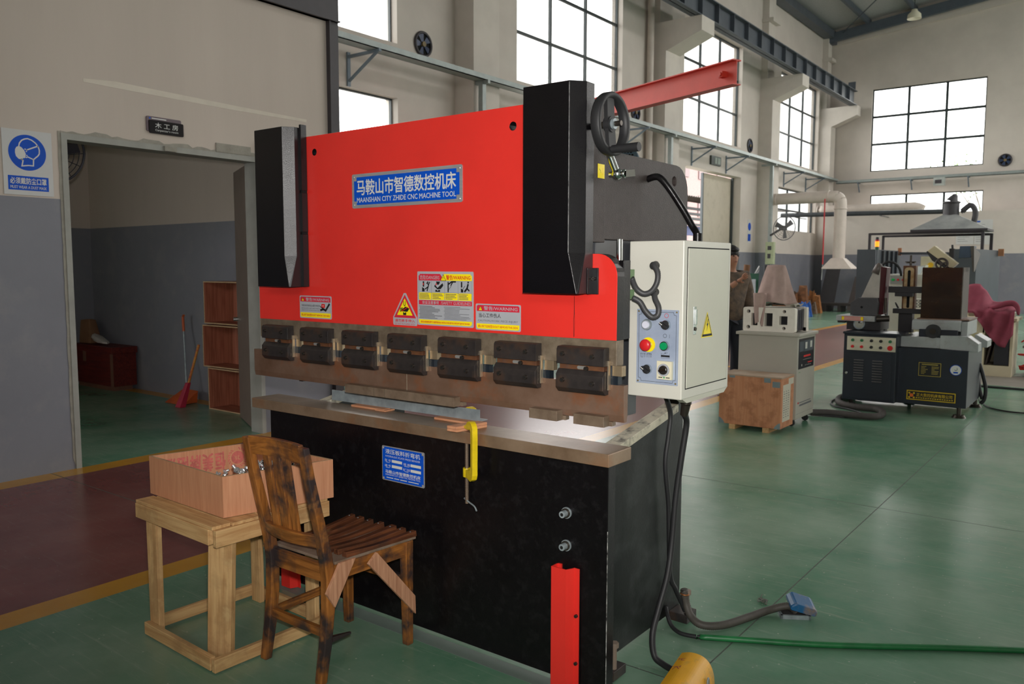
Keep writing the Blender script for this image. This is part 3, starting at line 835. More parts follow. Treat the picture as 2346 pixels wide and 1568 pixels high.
# side plates with the C-shaped throat
def arc(cx, cz, r, a0, a1, n=6): return [(cx+r*math.cos(math.radians(a0+(a1-a0)*k/n)), cz+r*math.sin(math.radians(a0+(a1-a0)*k/n))) for k in range(n+1)]
prof = [(2.503, 0.03), (3.30, 0.03)]+arc(3.19, 1.865, 0.11, 0, 90)+[(2.60, 1.975), (2.60, 1.652), (3.25, 1.652), (3.25, 0.955), (2.503, 0.816)]
BLACKS = mat('black_side_paint', (20, 23, 22), 0.36, spec=0.25, var=0.15, vs=4, bump=0.04, bs=90, spot=(70, 74, 74), spot_amt=0.3, spot_scale=4)
for xo, xi in ((-1.555, -1.615), (-3.325, -3.265)):
    m_ = MB(BLACKS); m_.prism_x([p for p in prof if p[1] < 1.0]+[], min(xo, xi), max(xo, xi))
    m_ = MB(BLACKS); m_.prism_x([(2.503, 0.03), (3.30, 0.03), (3.30, 1.652), (3.25, 1.652), (3.25, 0.955), (2.503, 0.816)], min(xo, xi), max(xo, xi))
    m_.mat(FRAMEG).prism_x([(2.60, 1.652), (3.30, 1.652)]+arc(3.19, 1.865, 0.11, 0, 90)+[(2.60, 1.975)], min(xo, xi), max(xo, xi), [circle(3.168, 1.907, 0.02, 14), circle(2.938, 1.897, 0.012, 10)])
    sp = m_.build('side_plate', press, bevel=0.003)
    m_ = MB(LIP); y0_, z0_, y1_, z1_ = 2.584, 0.833, 3.246, 0.9555
    xa, xb = (min(xo, xi)-0.003, max(xo, xi)+0.003)
    m_.hexa([(xa, y0_, z0_-0.03), (xb, y0_, z0_-0.03), (xb, y1_, z1_-0.03), (xa, y1_, z1_-0.03)], [(xa, y0_, z0_+0.004), (xb, y0_, z0_+0.004), (xb, y1_, z1_+0.004), (xa, y1_, z1_+0.004)])
    m_.build('throat_lip', press, bevel=0.002)
m_ = MB(GUIDEG); m_.box(-1.60, -1.572, 2.575, 2.90, 0.965, 1.652); m_.build('throat_cover', press, bevel=0.002); m_ = MB(GUIDEG); m_.box(-3.308, -3.28, 2.60, 2.80, 0.98, 1.652); m_.build('throat_cover', press, bevel=0.002)
m_ = MB(BLACKS); m_.box(-3.264, -1.616, 2.80, 3.24, 1.66, 1.94); m_.build('oil_tank', press, bevel=0.004)
# leveling bolts on foot brackets
for y in (2.605, 3.235):
    b = MB(BLOCK); b.box(-1.555, -1.468, y-0.04, y+0.055, 0.008, 0.045); b.build('foot_bracket', press, bevel=0.002)
    b = MB(mat('dusty_bolt', (138, 122, 108), 0.55, metal=0.2)); b.cyl((-1.484, y-0.01, 0.004), (-1.484, y-0.01, 0.128), 0.0105, n=12); b.cyl((-1.484, y-0.01, 0.128), (-1.484, y-0.01, 0.148), 0.0175, n=6, smooth=False); b.build('leveling_bolt', press)
# ram
YT = 2.55
out = [(-3.474, 1.294), (-1.436, 1.294)]+arc(-1.516, 1.518, 0.08, 0, 90, 8)+[(-1.72, 1.598), (-1.72, 2.151), (-3.19, 2.148), (-3.19, 1.598)]+arc(-3.394, 1.518, 0.08, 90, 180, 8)
m_ = MB(RED); m_.prism_y(out, YR, YT, [circle(-1.893, 2.077, 0.0165, 18), circle(-3.035, 2.074, 0.0155, 18)], side_mat=BLACKP)
ram = m_.build('ram_plate', press, bevel=0.0012)
m_ = MB(BLKPR).plane((-1.613, YR, 1.296), (1, 0, 0), (0, 0, 1)); m_.line([(0, 0.15), (0, 0.09), (-0.002, 0.06), (-0.001, 0.002)], 0.0016, 1); m_.line([(0, 0.15), (0.002, 0.05), (0.001, 0.004)], 0.0012, 1); m_.build('paint_crack', ram, kind='flat')
m_ = MB(RAMSTEEL); m_.box(-3.474, -1.436, YR+0.0008, YT, 1.204, 1.294); m_.build('ram_nose', press, bevel=0.0015)
for xa, xb in ((-1.722, -1.548), (-3.332, -3.188)):
    m_ = MB(FRAMEG); m_.box(xa, xb, 2.502, 2.60, 1.64, 2.14); m_.build('cylinder_housing', press, bevel=0.003)
for x in (-1.462, -3.448):
    m_ = MB(BLACKP); m_.box(x-0.02, x+0.022, 2.551, 2.60, 1.295, 1.575); m_.build('ram_guide', press, bevel=0.002)
m_ = MB(CHROME); m_.cyl((-1.478, 2.585, 1.56), (-1.478, 2.585, 1.65), 0.0115, n=16); m_.build('guide_rod', press)
# black cylinder covers
def cover(x0, x1, right, nm='cylinder_cover'):
    c_ = 0.04; yb = 2.499; yf = 2.40; ys = 2.447
    if right == 0: yf, ys, c_ = 2.395, 2.439, 0.0345
    t3 = [(x0, yb, 2.186), (x0, yf, 2.186), (x1-c_, yf, 2.186), (x1, ys, 2.186), (x1, yb, 2.186)]
    t2_ = [(x, y, 1.60) for x, y, z in t3]
    t1 = [(x0, yb, 1.457), (x0, yf, 1.457), (x1-0.006, yf, 1.457), (x1, yf+0.006, 1.457), (x1, yb, 1.457)]
    vs = t1+t2_+t3; fs = []
    for a in (0, 5):
        for k in range(5): fs.append((a+k, a+(k+1) % 5, a+5+(k+1) % 5, a+5+k))
    fs += [(10, 11, 12, 13, 14), (4, 3, 2, 1, 0)]
    m_ = MB(BLACKC); m_.add(vs, fs); c = m_.build(nm, press, bevel=0.0015)
    m_ = MB(BLACKC)
    if right: m_.box(x1, x1+0.026, 2.492, 2.4985, 1.455, 1.548); m_.box(x1, x1+0.003, 2.46, 2.495, 1.455, 1.548)
    else: m_.box(x1-0.001, x1+0.012, 2.466, 2.4985, 1.457, 1.70).box(x1-0.001, x1+0.012, 2.466, 2.4985, 1.712, 1.89).box(x1-0.001, x1+0.012, 2.466, 2.4985, 1.902, 2.20)
    m_.build('cover_flange', c, bevel=0.001)
    m_ = MB()
    if right: hexbolt(m_, (x1+0.009, 2.492, 1.51), (0, -1, 0), 0.006, 0.007, BOLT, HOLE)
    else: m_.mat(HOLE).box(x1, x1+0.010, 2.470, 2.498, 1.70, 1.712).box(x1, x1+0.010, 2.470, 2.498, 1.89, 1.902)
    m_.build('bolt' if right else 'hinge_gap', c)
    return c
cover(-3.337, -3.099, 0); cR = cover(-1.772, -1.536, 1)
m_ = MB(mat('scraped_edge', (150, 150, 150), 0.5, c2=(40, 38, 40), vs=30, stretch=(.1, .1, 1))); m_.box(-1.577, -1.5752, 2.3988, 2.4006, 1.60, 2.18); m_.build('scraped_edge', cR)
# seven tool clamps
PITCHX = 0.2910
def clamp(x):
    c = MB(RUST); c.box(x+0.002, x+0.188, 2.478, 2.512, 1.12, 1.212); c = c.build('tool_clamp', press, bevel=0.001)
    b = MB(BLOCK); b.prism_x([(2.498, 1.203), (2.46, 1.203), (2.46, 1.258), (2.466, 1.266), (2.498, 1.268)], x, x+0.198); b.build('upper_block', c, bevel=0.0012)
    b = MB(BLOCK); b.prism_x([(2.4995, 1.10), (2.476, 1.10), (2.46, 1.117), (2.46, 1.166), (2.476, 1.184), (2.4995, 1.184)], x-0.003, x+0.196); b.build('lower_block', c, bevel=0.0012)
    for bx, bz in ((0.027, 1.24), (0.152, 1.236), (0.028, 1.145), (0.152, 1.140)):
        b = MB(); hexbolt(b, (x+bx, 2.46, bz), (0, -1, 0), 0.0085, 0.009, BOLT, HOLE); b.build('bolt', c)
    b = MB(mat('worn_slot', (176, 176, 172), 0.3, metal=0.6)); b.prism_y(rrect(0.045, 0.012, 0.0058, 4, x+0.078, 1.186), 2.4768, 2.479); hexbolt(b, (x+0.118, 2.478, 1.19), (0, -1, 0), 0.008, 0.01, BOLT, HOLE); b.build('adjusting_screw', c)
    b = MB(mat('bright_wedge', (196, 180, 156), 0.3, metal=0.8)); b.box(x+0.1985, x+0.2035, 2.486, 2.50, 1.118, 1.222); b.build('wedge', c)
    b = MB(mat('light_steel', (156, 138, 112), 0.4, metal=0.6)); b.box(x+0.208, x+0.248, 2.503, 2.53, 1.168, 1.205); b.build('stop_block', c, bevel=0.001)
    b = MB(mat('blued_steel', (40, 48, 58), 0.35, metal=0.5)); b.box(x+0.203, x+0.232, 2.502, 2.53, 1.10, 1.168); b.build('packing_block', c)
    return c
c0 = clamp(-3.408)
for k in range(1, 7):
    cc = c0.copy(); COL.objects.link(cc); cc.parent = press; cc.location.x = PITCHX*k; ROOTM[cc.name] = ROOTM[press.name]
    for ch in kids(c0):
        d_ = ch.copy(); COL.objects.link(d_); d_.parent = cc
# punch blade and tool segments
m_ = MB(RUSTY)
prof_p = [(2.501, 1.137), (2.501, 1.03), (2.506, 1.005), (2.524, 1.005), (2.53, 1.03), (2.53, 1.137)]
m_.prism_x(prof_p, -3.532, -1.405); pb = m_.build('punch_blade', press, bevel=0.001)
m_ = MB(mat('blade_joint', (150, 140, 120), 0.5)); m_.box(-2.4605, -2.459, 2.4995, 2.502, 1.005, 1.137); m_.build('blade_joint', pb)
SEG = mat('punch_segment_steel', (138, 120, 102), 0.42, metal=0.25, c2=(112, 94, 78), vs=14, spot=(92, 74, 56), spot_amt=0.4, spot_scale=12)
for x0, x1, cuts in ((-2.808, -2.158, (-2.62, -2.555)), (-1.785, -1.659, ()), (-1.588, -1.461, ())):
    m_ = MB(SEG); m_.box(x0, x1, 2.46, 2.499, 0.988, 1.026); m_.box(x0+0.01, x1+0.012, 2.499, 2.525, 0.988, 1.0045)
    sg = m_.build('punch_segment', press, bevel=0.0012)
    for cx in cuts:
        m_ = MB(mat('segment_joint', (84, 74, 62), 0.6)); m_.box(cx-0.0006, cx+0.0006, 2.4592, 2.4606, 0.988, 1.026); m_.build('segment_joint', sg)

# ------------------------------------------------------------------ plates and stickers on the press
def rivets(mb, w, h, d=0.014, r=0.006):
    for u in (d, w-d):
        for v in (d, h-d):
            p = mb.P(u, v, 2); mb.mat(ALU).cyl(p, p+mb.nn*0.002, r, r*0.6, n=10)
def notched(w, h, c, x=0, y=0): return [(x+c, y), (x+w-c, y), (x+w-c, y+c), (x+w, y+c), (x+w, y+h-c), (x+w-c, y+h-c), (x+w-c, y+h), (x+c, y+h), (x+c, y+h-c), (x, y+h-c), (x, y+c), (x+c, y+c)]
W, H = 0.640, 0.148
b = MB(ALU).plane((-2.781, YR-0.003, 1.807), (1, 0, 0), (0, 0, 1)); b.slab(W, H, 0.003, 0.008)
b.mat(BLUE).pl(notched(W-0.028, H-0.028, 0.016, 0.014, 0.014), 1); rivets(b, W, H); np_ = b.build('name_plate', press, kind='flat')
b = MB(SILVERP).plane((-2.781, YR-0.003, 1.807), (1, 0, 0), (0, 0, 1)); b.tx('马鞍山市智德数控机床', W/2, H*0.60, 0.575, 0.066, 2, 0.018); b.tx('MAANSHAN CITY ZHIDE CNC MACHINE TOOL', W/2, H*0.235, 0.575, 0.021, 2, 0.012)
b.build('lettering', np_, kind='flat')
W, H = 0.250, 0.151
b = MB(ALU).plane((-2.5645, YF-0.0025, 0.630), (1, 0, 0), (0, 0, 1)); b.slab(W, H, 0.0025, 0.006); b.mat(BLUE).pl(notched(W-0.008, H-0.008, 0.010, 0.004, 0.004), 1); rivets(b, W, H, 0.009, 0.0035)
b.mat(SILVERP)
for u, v, w_ in ((0.060, 0.083, 0.062), (0.172, 0.080, 0.060), (0.060, 0.060, 0.062), (0.172, 0.057, 0.060)): b.q(u, v, u+w_, v+0.012, 2)
sp_ = b.build('spec_plate', press, kind='flat')
b = MB(SILVERP).plane((-2.5645, YF-0.0025, 0.630), (1, 0, 0), (0, 0, 1)); b.tx('液压板料折弯机', W/2, 0.129, 0.205, 0.021, 2, 0.01); b.tx('HYDRAULIC PLATE PRESS BENDER', W/2, 0.108, 0.205, 0.008, 2)
for s_, u, v, w_ in (('型 号', 0.036, 0.089, 0.036), ('规 格', 0.150, 0.086, 0.040), ('编 号', 0.036, 0.066, 0.036), ('出厂日期', 0.148, 0.063, 0.040)): b.tx(s_, u, v, w_, 0.011, 2)
for u, v, w_ in ((0.036, 0.080, 0.022), (0.150, 0.077, 0.03), (0.036, 0.057, 0.022), (0.148, 0.054, 0.022)): b.q(u-w_/2, v, u+w_/2, v+0.0016, 2)
b.tx('马鞍山市智德数控机床', W/2, 0.040, 0.208, 0.015, 2, 0.02); b.tx('MAANSHAN CITY ZHIDE CNC MACHINE TOOL', W/2, 0.027, 0.208, 0.007, 2); [b.q(u, 0.0125, u+w_, 0.0160, 2) for u, w_ in ((0.028, 0.040), (0.074, 0.030), (0.110, 0.040), (0.158, 0.060))]
b.build('lettering', sp_, kind='flat')
def warn_tri(b, cu, cv, s, l):
    b.mat(BLKPR).pl([(cu-s*0.58, cv-s*0.5), (cu+s*0.58, cv-s*0.5), (cu, cv+s*0.55)], l); b.mat(YELST).pl([(cu-s*0.47, cv-s*0.44), (cu+s*0.47, cv-s*0.44), (cu, cv+s*0.42)], l+1)
    b.mat(BLKPR).q(cu-s*0.045, cv-s*0.18, cu+s*0.045, cv+s*0.16, l+2).q(cu-s*0.045, cv-s*0.34, cu+s*0.045, cv-s*0.25, l+2)
# left warning sticker
W, H = 0.227, 0.106
o_ = (-3.161, YR-0.0012, 1.309)
b = MB(GREYST).plane(o_, (1, 0, 0), (0, 0, 1)); b.slab(W, H, 0.001, 0.006); b.mat(CRIMS).pl([(0.006, 0.078), (W-0.006, 0.078), (W-0.006, 0.096), (W-0.012, 0.101), (0.012, 0.101), (0.006, 0.096)], 1)
b.mat(YELST).pl([(0.006, 0.010), (0.012, 0.005), (W-0.012, 0.005), (W-0.006, 0.010), (W-0.006, 0.027), (0.006, 0.027)], 1); warn_tri(b, 0.026, 0.089, 0.016, 2)
st = b.build('warning_sticker', press, kind='flat')
b = MB(GREYST).plane(o_, (1, 0, 0), (0, 0, 1)); b.tx('警告/WARNING', 0.13, 0.089, 0.165, 0.016, 2, 0.01)
b.mat(BLKPR).tx('不得将身体任何部位放入或置于折弯区域', 0.080, 0.060, 0.132, 0.010, 2); b.mat(GREYPR).tx('KEEP ALL BODY PARTS AND FOREIGN', 0.080, 0.047, 0.132, 0.006, 2); b.tx('OBJECTS OUT OF PINCH POINT AREA', 0.080, 0.037, 0.132, 0.006, 2)
b.mat(REDPR).tx("禁止拆下此标签/DON'T REMOVE THIS SIGN", W/2, 0.016, 0.20, 0.011, 2, 0.01)
b.mat(REDPR).q(0.158, 0.052, 0.182, 0.070, 2); b.mat(BLKPR).line([(0.150, 0.040), (0.172, 0.046), (0.188, 0.040), (0.205, 0.060), (0.216, 0.072)], 0.010, 3); b.line([(0.172, 0.046), (0.160, 0.054)], 0.005, 3); b.line([(0.150, 0.060), (0.158, 0.052)], 0.004, 3)
b.mat(WHITEP).q(0.168, 0.058, 0.172, 0.064, 3)
b.build('lettering', st, kind='flat')
# triangular sticker
o_ = (-2.536, YR-0.0012, 1.303); W = 0.142
b = MB(GREYST).plane(o_, (1, 0, 0), (0, 0, 1)); pts = [(0.004, 0), (W-0.004, 0), (W, 0.006), (W, 0.034), (W/2+0.006, 0.137), (W/2-0.006, 0.137), (0, 0.034), (0, 0.006)]
b.prism(pts, lambda a, c: b.P(a, c, 0)+b.nn*-0.001, lambda a, c: b.P(a, c, 0)); b.mat(CRIMS).pl([(0.006, 0.032), (W-0.006, 0.032), (W/2, 0.131)], 1); b.mat(YELST).pl([(0.025, 0.043), (W-0.025, 0.043), (W/2, 0.115)], 2)
st = b.build('warning_sticker', press, kind='flat')
b = MB(REDPR).plane(o_, (1, 0, 0), (0, 0, 1)); b.tx('请勿將手伸入', W/2, 0.020, 0.118, 0.013, 2, 0.01); b.tx('DO NOT PUT HAND INTO!', W/2, 0.006, 0.118, 0.007, 2)
b.mat(BLKPR); c_ = W/2
b.line([(c_-0.005, 0.103), (c_-0.005, 0.088), (c_, 0.082), (c_+0.005, 0.088), (c_+0.005, 0.103)], 0.003, 3); b.pl([(c_-0.022, 0.060), (c_+0.016, 0.058), (c_+0.028, 0.072), (c_+0.006, 0.080), (c_-0.006, 0.074)], 3)
for k in range(4): b.line([(c_-0.010, 0.074-0.004*k), (c_-0.028, 0.072-0.0045*k)], 0.003, 3)
b.pl([(c_-0.009, 0.044), (c_+0.009, 0.044), (c_+0.009, 0.056), (c_+0.004, 0.056), (c_, 0.052), (c_-0.004, 0.056), (c_-0.009, 0.056)], 3)
b.mat(REDPR).line([(c_-0.018, 0.060), (c_+0.020, 0.078)], 0.003, 4)
b.build('lettering', st, kind='flat')
# the big danger / safety sticker
W, H = 0.305, 0.223; o_ = (-2.391, YR-0.0014, 1.309)
b = MB(GREYST).plane(o_, (1, 0, 0), (0, 0, 1)); b.slab(W, H, 0.001, 0.005)
b.mat(CRIMS).pl([(0.008, 0.186), (0.150, 0.186), (0.128, 0.213), (0.014, 0.213), (0.014, 0.207), (0.008, 0.207)], 1); b.mat(YELST).pl([(0.150, 0.186), (W-0.008, 0.186), (W-0.008, 0.207), (W-0.014, 0.207), (W-0.014, 0.213), (0.148, 0.213)], 1)
warn_tri(b, 0.146, 0.198, 0.026, 2)
b.mat(GREYPR)
for k in range(5): b.q(0.008+k*0.0722-0.0004, 0.107, 0.008+k*0.0722+0.0004, 0.184, 1)
b.q(0.008, 0.136, W-0.008, 0.1366, 1).q(0.008, 0.184, W-0.008, 0.1846, 1)
b.mat(YELST)
for k in range(4): b.q(0.0095+k*0.0722, 0.107, 0.079+k*0.0722, 0.1355, 1)
b.mat(CRIMS).q(0.008, 0.086, W-0.008, 0.104, 1)
b.mat(YELST).pl([(0.008, 0.013), (0.015, 0.006), (W-0.015, 0.006), (W-0.008, 0.013), (W-0.008, 0.024), (0.008, 0.024)], 1)
st = b.build('warning_sticker', press, kind='flat')
b = MB(GREYST).plane(o_, (1, 0, 0), (0, 0, 1)); b.tx('危险/DANGERS', 0.071, 0.199, 0.108, 0.019, 2); b.mat(REDPR).tx('警告/WARNING', 0.226, 0.199, 0.128, 0.019, 2, 0.015)
b.mat(GREYST).tx('安全注意事项', 0.075, 0.095, 0.092, 0.013, 2, 0.01); b.tx('/SAFETY GUIDELINES', 0.212, 0.095, 0.16, 0.012, 2)
b.mat(REDPR).tx("请勿在未阅读使用说明书之前操作机床/READ INSTRUCTIONS BEFORE USE/DON'T REMOVE THIS SIGN", W/2, 0.0145, 0.265, 0.009, 2, 0.01)
b.mat(GREYPR)
R3 = random.Random(5)
for k in range(4):
    for j in range(4): b.q(0.013+k*0.0722, 0.129-j*0.006, 0.013+k*0.0722+R3.uniform(0.035, 0.06), 0.1315-j*0.006, 2)
for j in range(10):
    v = 0.078-j*0.0054
    b.q(0.014 if j % 3 else 0.010, v, 0.014+R3.uniform(0.07, 0.125), v+0.0022, 2); b.q(0.152 if j % 3 else 0.148, v, 0.152+R3.uniform(0.07, 0.14), v+0.0016, 2)
b.build('lettering', st, kind='flat')
b = MB(BLKPR).plane(o_, (1, 0, 0), (0, 0, 1))
for k in range(4):
    u = 0.012+k*0.0722
    b.mat(BLKPR)
    if k == 0:
        b.q(u+0.020, 0.160, u+0.028, 0.182, 2).pl([(u+0.016, 0.140), (u+0.030, 0.140), (u+0.030, 0.152), (u+0.016, 0.158)], 2); b.line([(u+0.033, 0.150), (u+0.050, 0.160), (u+0.054, 0.172), (u+0.060, 0.180)], 0.005, 2); b.line([(u+0.050, 0.160), (u+0.044, 0.142)], 0.005, 2); b.line([(u+0.053, 0.168), (u+0.040, 0.176)], 0.004, 2); b.disc(u+0.048, 0.178, 0.004, 2)
    elif k == 1:
        b.pl([(u+0.018, 0.140), (u+0.044, 0.140), (u+0.044, 0.148), (u+0.036, 0.148), (u+0.031, 0.143), (u+0.026, 0.148), (u+0.018, 0.148)], 2); b.pl([(u+0.016, 0.170), (u+0.030, 0.156), (u+0.058, 0.176), (u+0.062, 0.166), (u+0.048, 0.152), (u+0.030, 0.150), (u+0.012, 0.162)], 2); b.pl([(u+0.022, 0.182), (u+0.044, 0.182), (u+0.040, 0.172), (u+0.033, 0.168), (u+0.026, 0.172)], 2)
    elif k == 2:
        b.line([(u+0.016, 0.182), (u+0.016, 0.140)], 0.006, 2); b.line([(u+0.018, 0.172), (u+0.036, 0.182), (u+0.058, 0.182)], 0.006, 2); b.line([(u+0.040, 0.180), (u+0.030, 0.166)], 0.005, 2)
    else:
        b.q(u+0.012, 0.160, u+0.019, 0.182, 2).pl([(u+0.012, 0.140), (u+0.024, 0.140), (u+0.024, 0.150), (u+0.012, 0.156)], 2); b.line([(u+0.030, 0.142), (u+0.044, 0.156), (u+0.050, 0.174)], 0.008, 2); b.line([(u+0.044, 0.156), (u+0.056, 0.146)], 0.006, 2); b.disc(u+0.050, 0.180, 0.004, 2)
    b.mat(REDPR).q(u+0.021, 0.167, u+0.026, 0.175, 3) if k in (0, 1) else b.line([(u+0.020, 0.150), (u+0.034, 0.166)], 0.002, 3)
b.build('pictogram', st, kind='flat')
# caution sticker
W, H = 0.222, 0.103; o_ = (-2.075, YR-0.0012, 1.304)
b = MB(GREYST).plane(o_, (1, 0, 0), (0, 0, 1)); b.slab(W, H, 0.001, 0.006); b.mat(CRIMS).pl([(0.006, 0.074), (W-0.006, 0.074), (W-0.006, 0.093), (W-0.012, 0.098), (0.012, 0.098), (0.006, 0.093)], 1)
b.mat(YELST).pl([(0.006, 0.010), (0.012, 0.005), (W-0.012, 0.005), (W-0.006, 0.010), (W-0.006, 0.025), (0.006, 0.025)], 1); warn_tri(b, 0.026, 0.085, 0.017, 2)
st = b.build('warning_sticker', press, kind='flat')
b = MB(GREYST).plane(o_, (1, 0, 0), (0, 0, 1)); b.tx('警告/WARNING', 0.125, 0.086, 0.165, 0.016, 2, 0.01); b.mat(BLKPR).tx('当心工件伤人', 0.072, 0.058, 0.11, 0.017, 2, 0.005); b.mat(GREYPR).tx('CAUTION,WORK PIECE INJURY', W/2, 0.036, 0.196, 0.010, 2)
b.mat(REDPR).tx("禁止拆下此标签/DON'T REMOVE THIS SIGN", W/2, 0.015, 0.195, 0.010, 2, 0.01); b.build('lettering', st, kind='flat')
# small yellow sticker on the cylinder housing
b = MB(YELST).plane((-1.5468, 2.545, 1.868), (0, 1, 0), (0, 0, 1)); b.slab(0.045, 0.05, 0.001); b.mat(BLKPR).line([(0.006, 0.032), (0.016, 0.026), (0.019, 0.018)], 0.0015, 1); b.mat(REDPR).line([(0.032, 0.012), (0.032, 0.038)], 0.001, 1); b.build('yellow_sticker', press, kind='flat')

# ------------------------------------------------------------------ depth stop with handwheel
hw = MB(RUBBER); wc = Vector((-1.462, 2.485, 2.038)); ax = Vector((1, 0, 0))
hw.lathe([(0.088, -0.016), (0.103, -0.018), (0.107, -0.010), (0.107, 0.012), (0.103, 0.018), (0.090, 0.016), (0.086, 0.0), (0.088, -0.016)], wc, ax, 40)
hw.cyl(wc-ax*0.016, wc+ax*0.008, 0.027, n=24)
for k in range(2):
    a = PI/2+0.12+PI*k; dirv = Vector((0, math.cos(a), math.sin(a)))
    hw.bar(wc+dirv*0.01-ax*0.004, wc+dirv*0.093-ax*0.002, 0.046, 0.014, ax)
wheel = hw.build('handwheel', press)
b = MB(ZINC); b.cyl(wc+ax*0.006, wc+ax*0.018, 0.018, n=20); b.mat(BOLT).cyl(wc+ax*0.016, wc+ax*0.042, 0.009, n=14); b.build('wheel_nut', wheel)
b = MB(RUBBER); hp = wc+Vector((0, -0.02, -0.088)); b.cyl(hp, hp+ax*0.02, 0.010, n=14); b.cyl(hp+ax*0.02, hp+ax*0.122, 0.0135, 0.0155, n=18); b.build('crank_handle', wheel)
b = MB(BOLT); b.cyl(wc-ax*0.11, wc, 0.012, n=12); b.build('wheel_shaft', wheel)
b = MB(CHROME); j = Vector((-1.50, 2.60, 1.882)); b.cyl(j+Vector((-0.02, -0.035, 0.085)), j, 0.0125, 0.014, n=16); b.ball(j, 0.022, 16, 10); b.cyl(j-ax*0.03, j+ax*0.035, 0.011, n=14)
b.lathe([(0.0, 0.035), (0.014, 0.035), (0.017, 0.028), (0.014, 0.024)], j, ax, 16); b.bar(j+Vector((0.03, 0.0, 0.0)), j+Vector((0.055, 0.028, 0.004)), 0.006, 0.024); b.build('ball_joint', press)
# motor fan cover behind
b = MB(mat('motor_blue_grey', (70, 92, 104), 0.45)); mc = at(1445, 362, y=3.05); b.lathe([(0.0, 0.0), (0.062, 0.0), (0.068, 0.010), (0.068, 0.14)], mc+Vector((0.0, -0.06, -0.02)), (-0.55, 0.83, 0), 24)
b.mat(HOLE)
an = Vector((-0.55, 0.83, 0)); sd = Vector((0.83, 0.55, 0)); ctr = mc+Vector((0, -0.06, -0.02))-an*0.001
for i in range(-6, 7):
    for j_ in range(-5, 6):
        u_ = i*0.012+(0.006 if j_ % 2 else 0); v_ = j_*0.0125
        if u_*u_+v_*v_ < 0.054**2: b.cyl(ctr+sd*u_+Vector((0, 0, v_)), ctr+sd*u_+Vector((0, 0, v_))-an*0.0008, 0.0046, n=6)
b.build('motor_fan_cover', press)

# ------------------------------------------------------------------ control cabinet
cab = MB(CABB); X0, X1, Y0, Y1, Z0, Z1 = -1.555, -1.328, 2.798, 3.236, 1.055, 1.65
cab.box(X0, X1, Y0, Y1, Z0, Z1); cab = cab.build('control_cabinet', press, bevel=0.004)
DOORM = mat('cabinet_door_paint', (200, 199, 184), 0.36, var=0.03, vs=3, bump=0.03, bs=220)
b = MB(HOLE); b.box(X1-0.002, X1+0.0008, 2.827, 3.216, 1.092, 1.626); b.build('door_seam', cab)
b = MB(DOORM); b.box(X1-0.001, X1+0.003, 2.8315, 3.211, 1.096, 1.6215); b.build('cabinet_door', cab, bevel=0.0015)
b = MB(DOORM); b.hexa([(X1-0.03, 2.85, 1.038), (X1-0.002, 2.85, 1.038), (X1-0.002, 3.2, 1.038), (X1-0.03, 3.2, 1.038)], [(X1-0.03, 2.81, 1.056), (X1-0.001, 2.81, 1.056), (X1-0.001, 3.23, 1.056), (X1-0.03, 3.23, 1.056)]); b.build('bent_flange', cab)
b = MB(CHROME); b.box(X1+0.002, X1+0.006, 2.880, 2.904, 1.297, 1.403); b.box(X1+0.005, X1+0.013, 2.884, 2.897, 1.335, 1.392); b.mat(BOLT).cyl((X1+0.006, 2.892, 1.318), (X1+0.011, 2.892, 1.318), 0.007, n=12); b.build('door_handle', cab, bevel=0.001)
b = MB(YELST).plane((X1+0.0035, 2.953, 1.279), (0, 1, 0), (0, 0, 1)); b.pl([(0, 0), (0.108, 0), (0.054, 0.10)], 1); b.mat(BLKPR).line([(0.010, 0.006), (0.098, 0.006), (0.054, 0.088), (0.010, 0.006)], 0.004, 2); b.q(0.010, 0.006, 0.098, 0.013, 2)
b.pl([(0.058, 0.072), (0.046, 0.046), (0.054, 0.046), (0.048, 0.022), (0.064, 0.054), (0.055, 0.054), (0.064, 0.072)], 2); b.build('voltage_sticker', cab, kind='flat')
# control panel
yp = Y0-0.003; W, H = 0.174, 0.284; ox, oz = -1.517, 1.108
b = MB(PANEL).plane((ox, yp, oz), (1, 0, 0), (0, 0, 1)); b.slab(W, H, 0.003, 0.002)
b.mat(BLKPR); e = 0.009
loop = [(e+0.012, e), (W-e-0.012, e), (W-e-0.010, e+0.010), (W-e, e+0.012), (W-e, H-e-0.012), (W-e-0.010, H-e-0.010), (W-e-0.012, H-e), (e+0.012, H-e), (e+0.010, H-e-0.010), (e, H-e-0.012), (e, e+0.012), (e+0.010, e+0.010), (e+0.012, e)]
b.line(loop, 0.0012, 1)
for u in (0.008, W-0.008):
    for v in (0.008, H-0.008): b.mat(BRASS).cyl(b.P(u, v, 0), b.P(u, v, 3), 0.0035, n=10)
b.mat(BLKPR).q(0.104, 0.106, 0.140, 0.113, 1).q(0.104, 0.102, 0.1046, 0.121, 1).q(0.1394, 0.102, 0.140, 0.121, 1).line([(0.104, 0.102), (0.140, 0.102)], 0.0008, 1).line([(0.104, 0.117), (0.118, 0.117)], 0.0008, 1); b.tx('A*', 0.124, 0.121, 0.014, 0.008, 1)
for u in (0.020, 0.028, 0.036, 0.046, 0.054, 0.062): b.line([(u, 0.100), (u, 0.116)], 0.0012, 1); b.pl([(u-0.002, 0.112), (u+0.002, 0.112), (u, 0.117)], 1)
b.line([(0.020, 0.100), (0.028, 0.100)], 0.001, 1); b.line([(0.046, 0.116), (0.062, 0.116)], 0.001, 1); b.line([(0.138, 0.178), (0.138, 0.192)], 0.001, 1)
b.line(circle(0.119, 0.186, 0.007, 16)+[(0.126, 0.186)], 0.0012, 1); b.mat(REDPR).line(circle(0.124, 0.262, 0.008, 16)+[(0.132, 0.262)], 0.0015, 1); b.line([(0.034, 0.262), (0.046, 0.264), (0.052, 0.261)], 0.002, 1)
b.build('control_panel', cab, kind='flat')
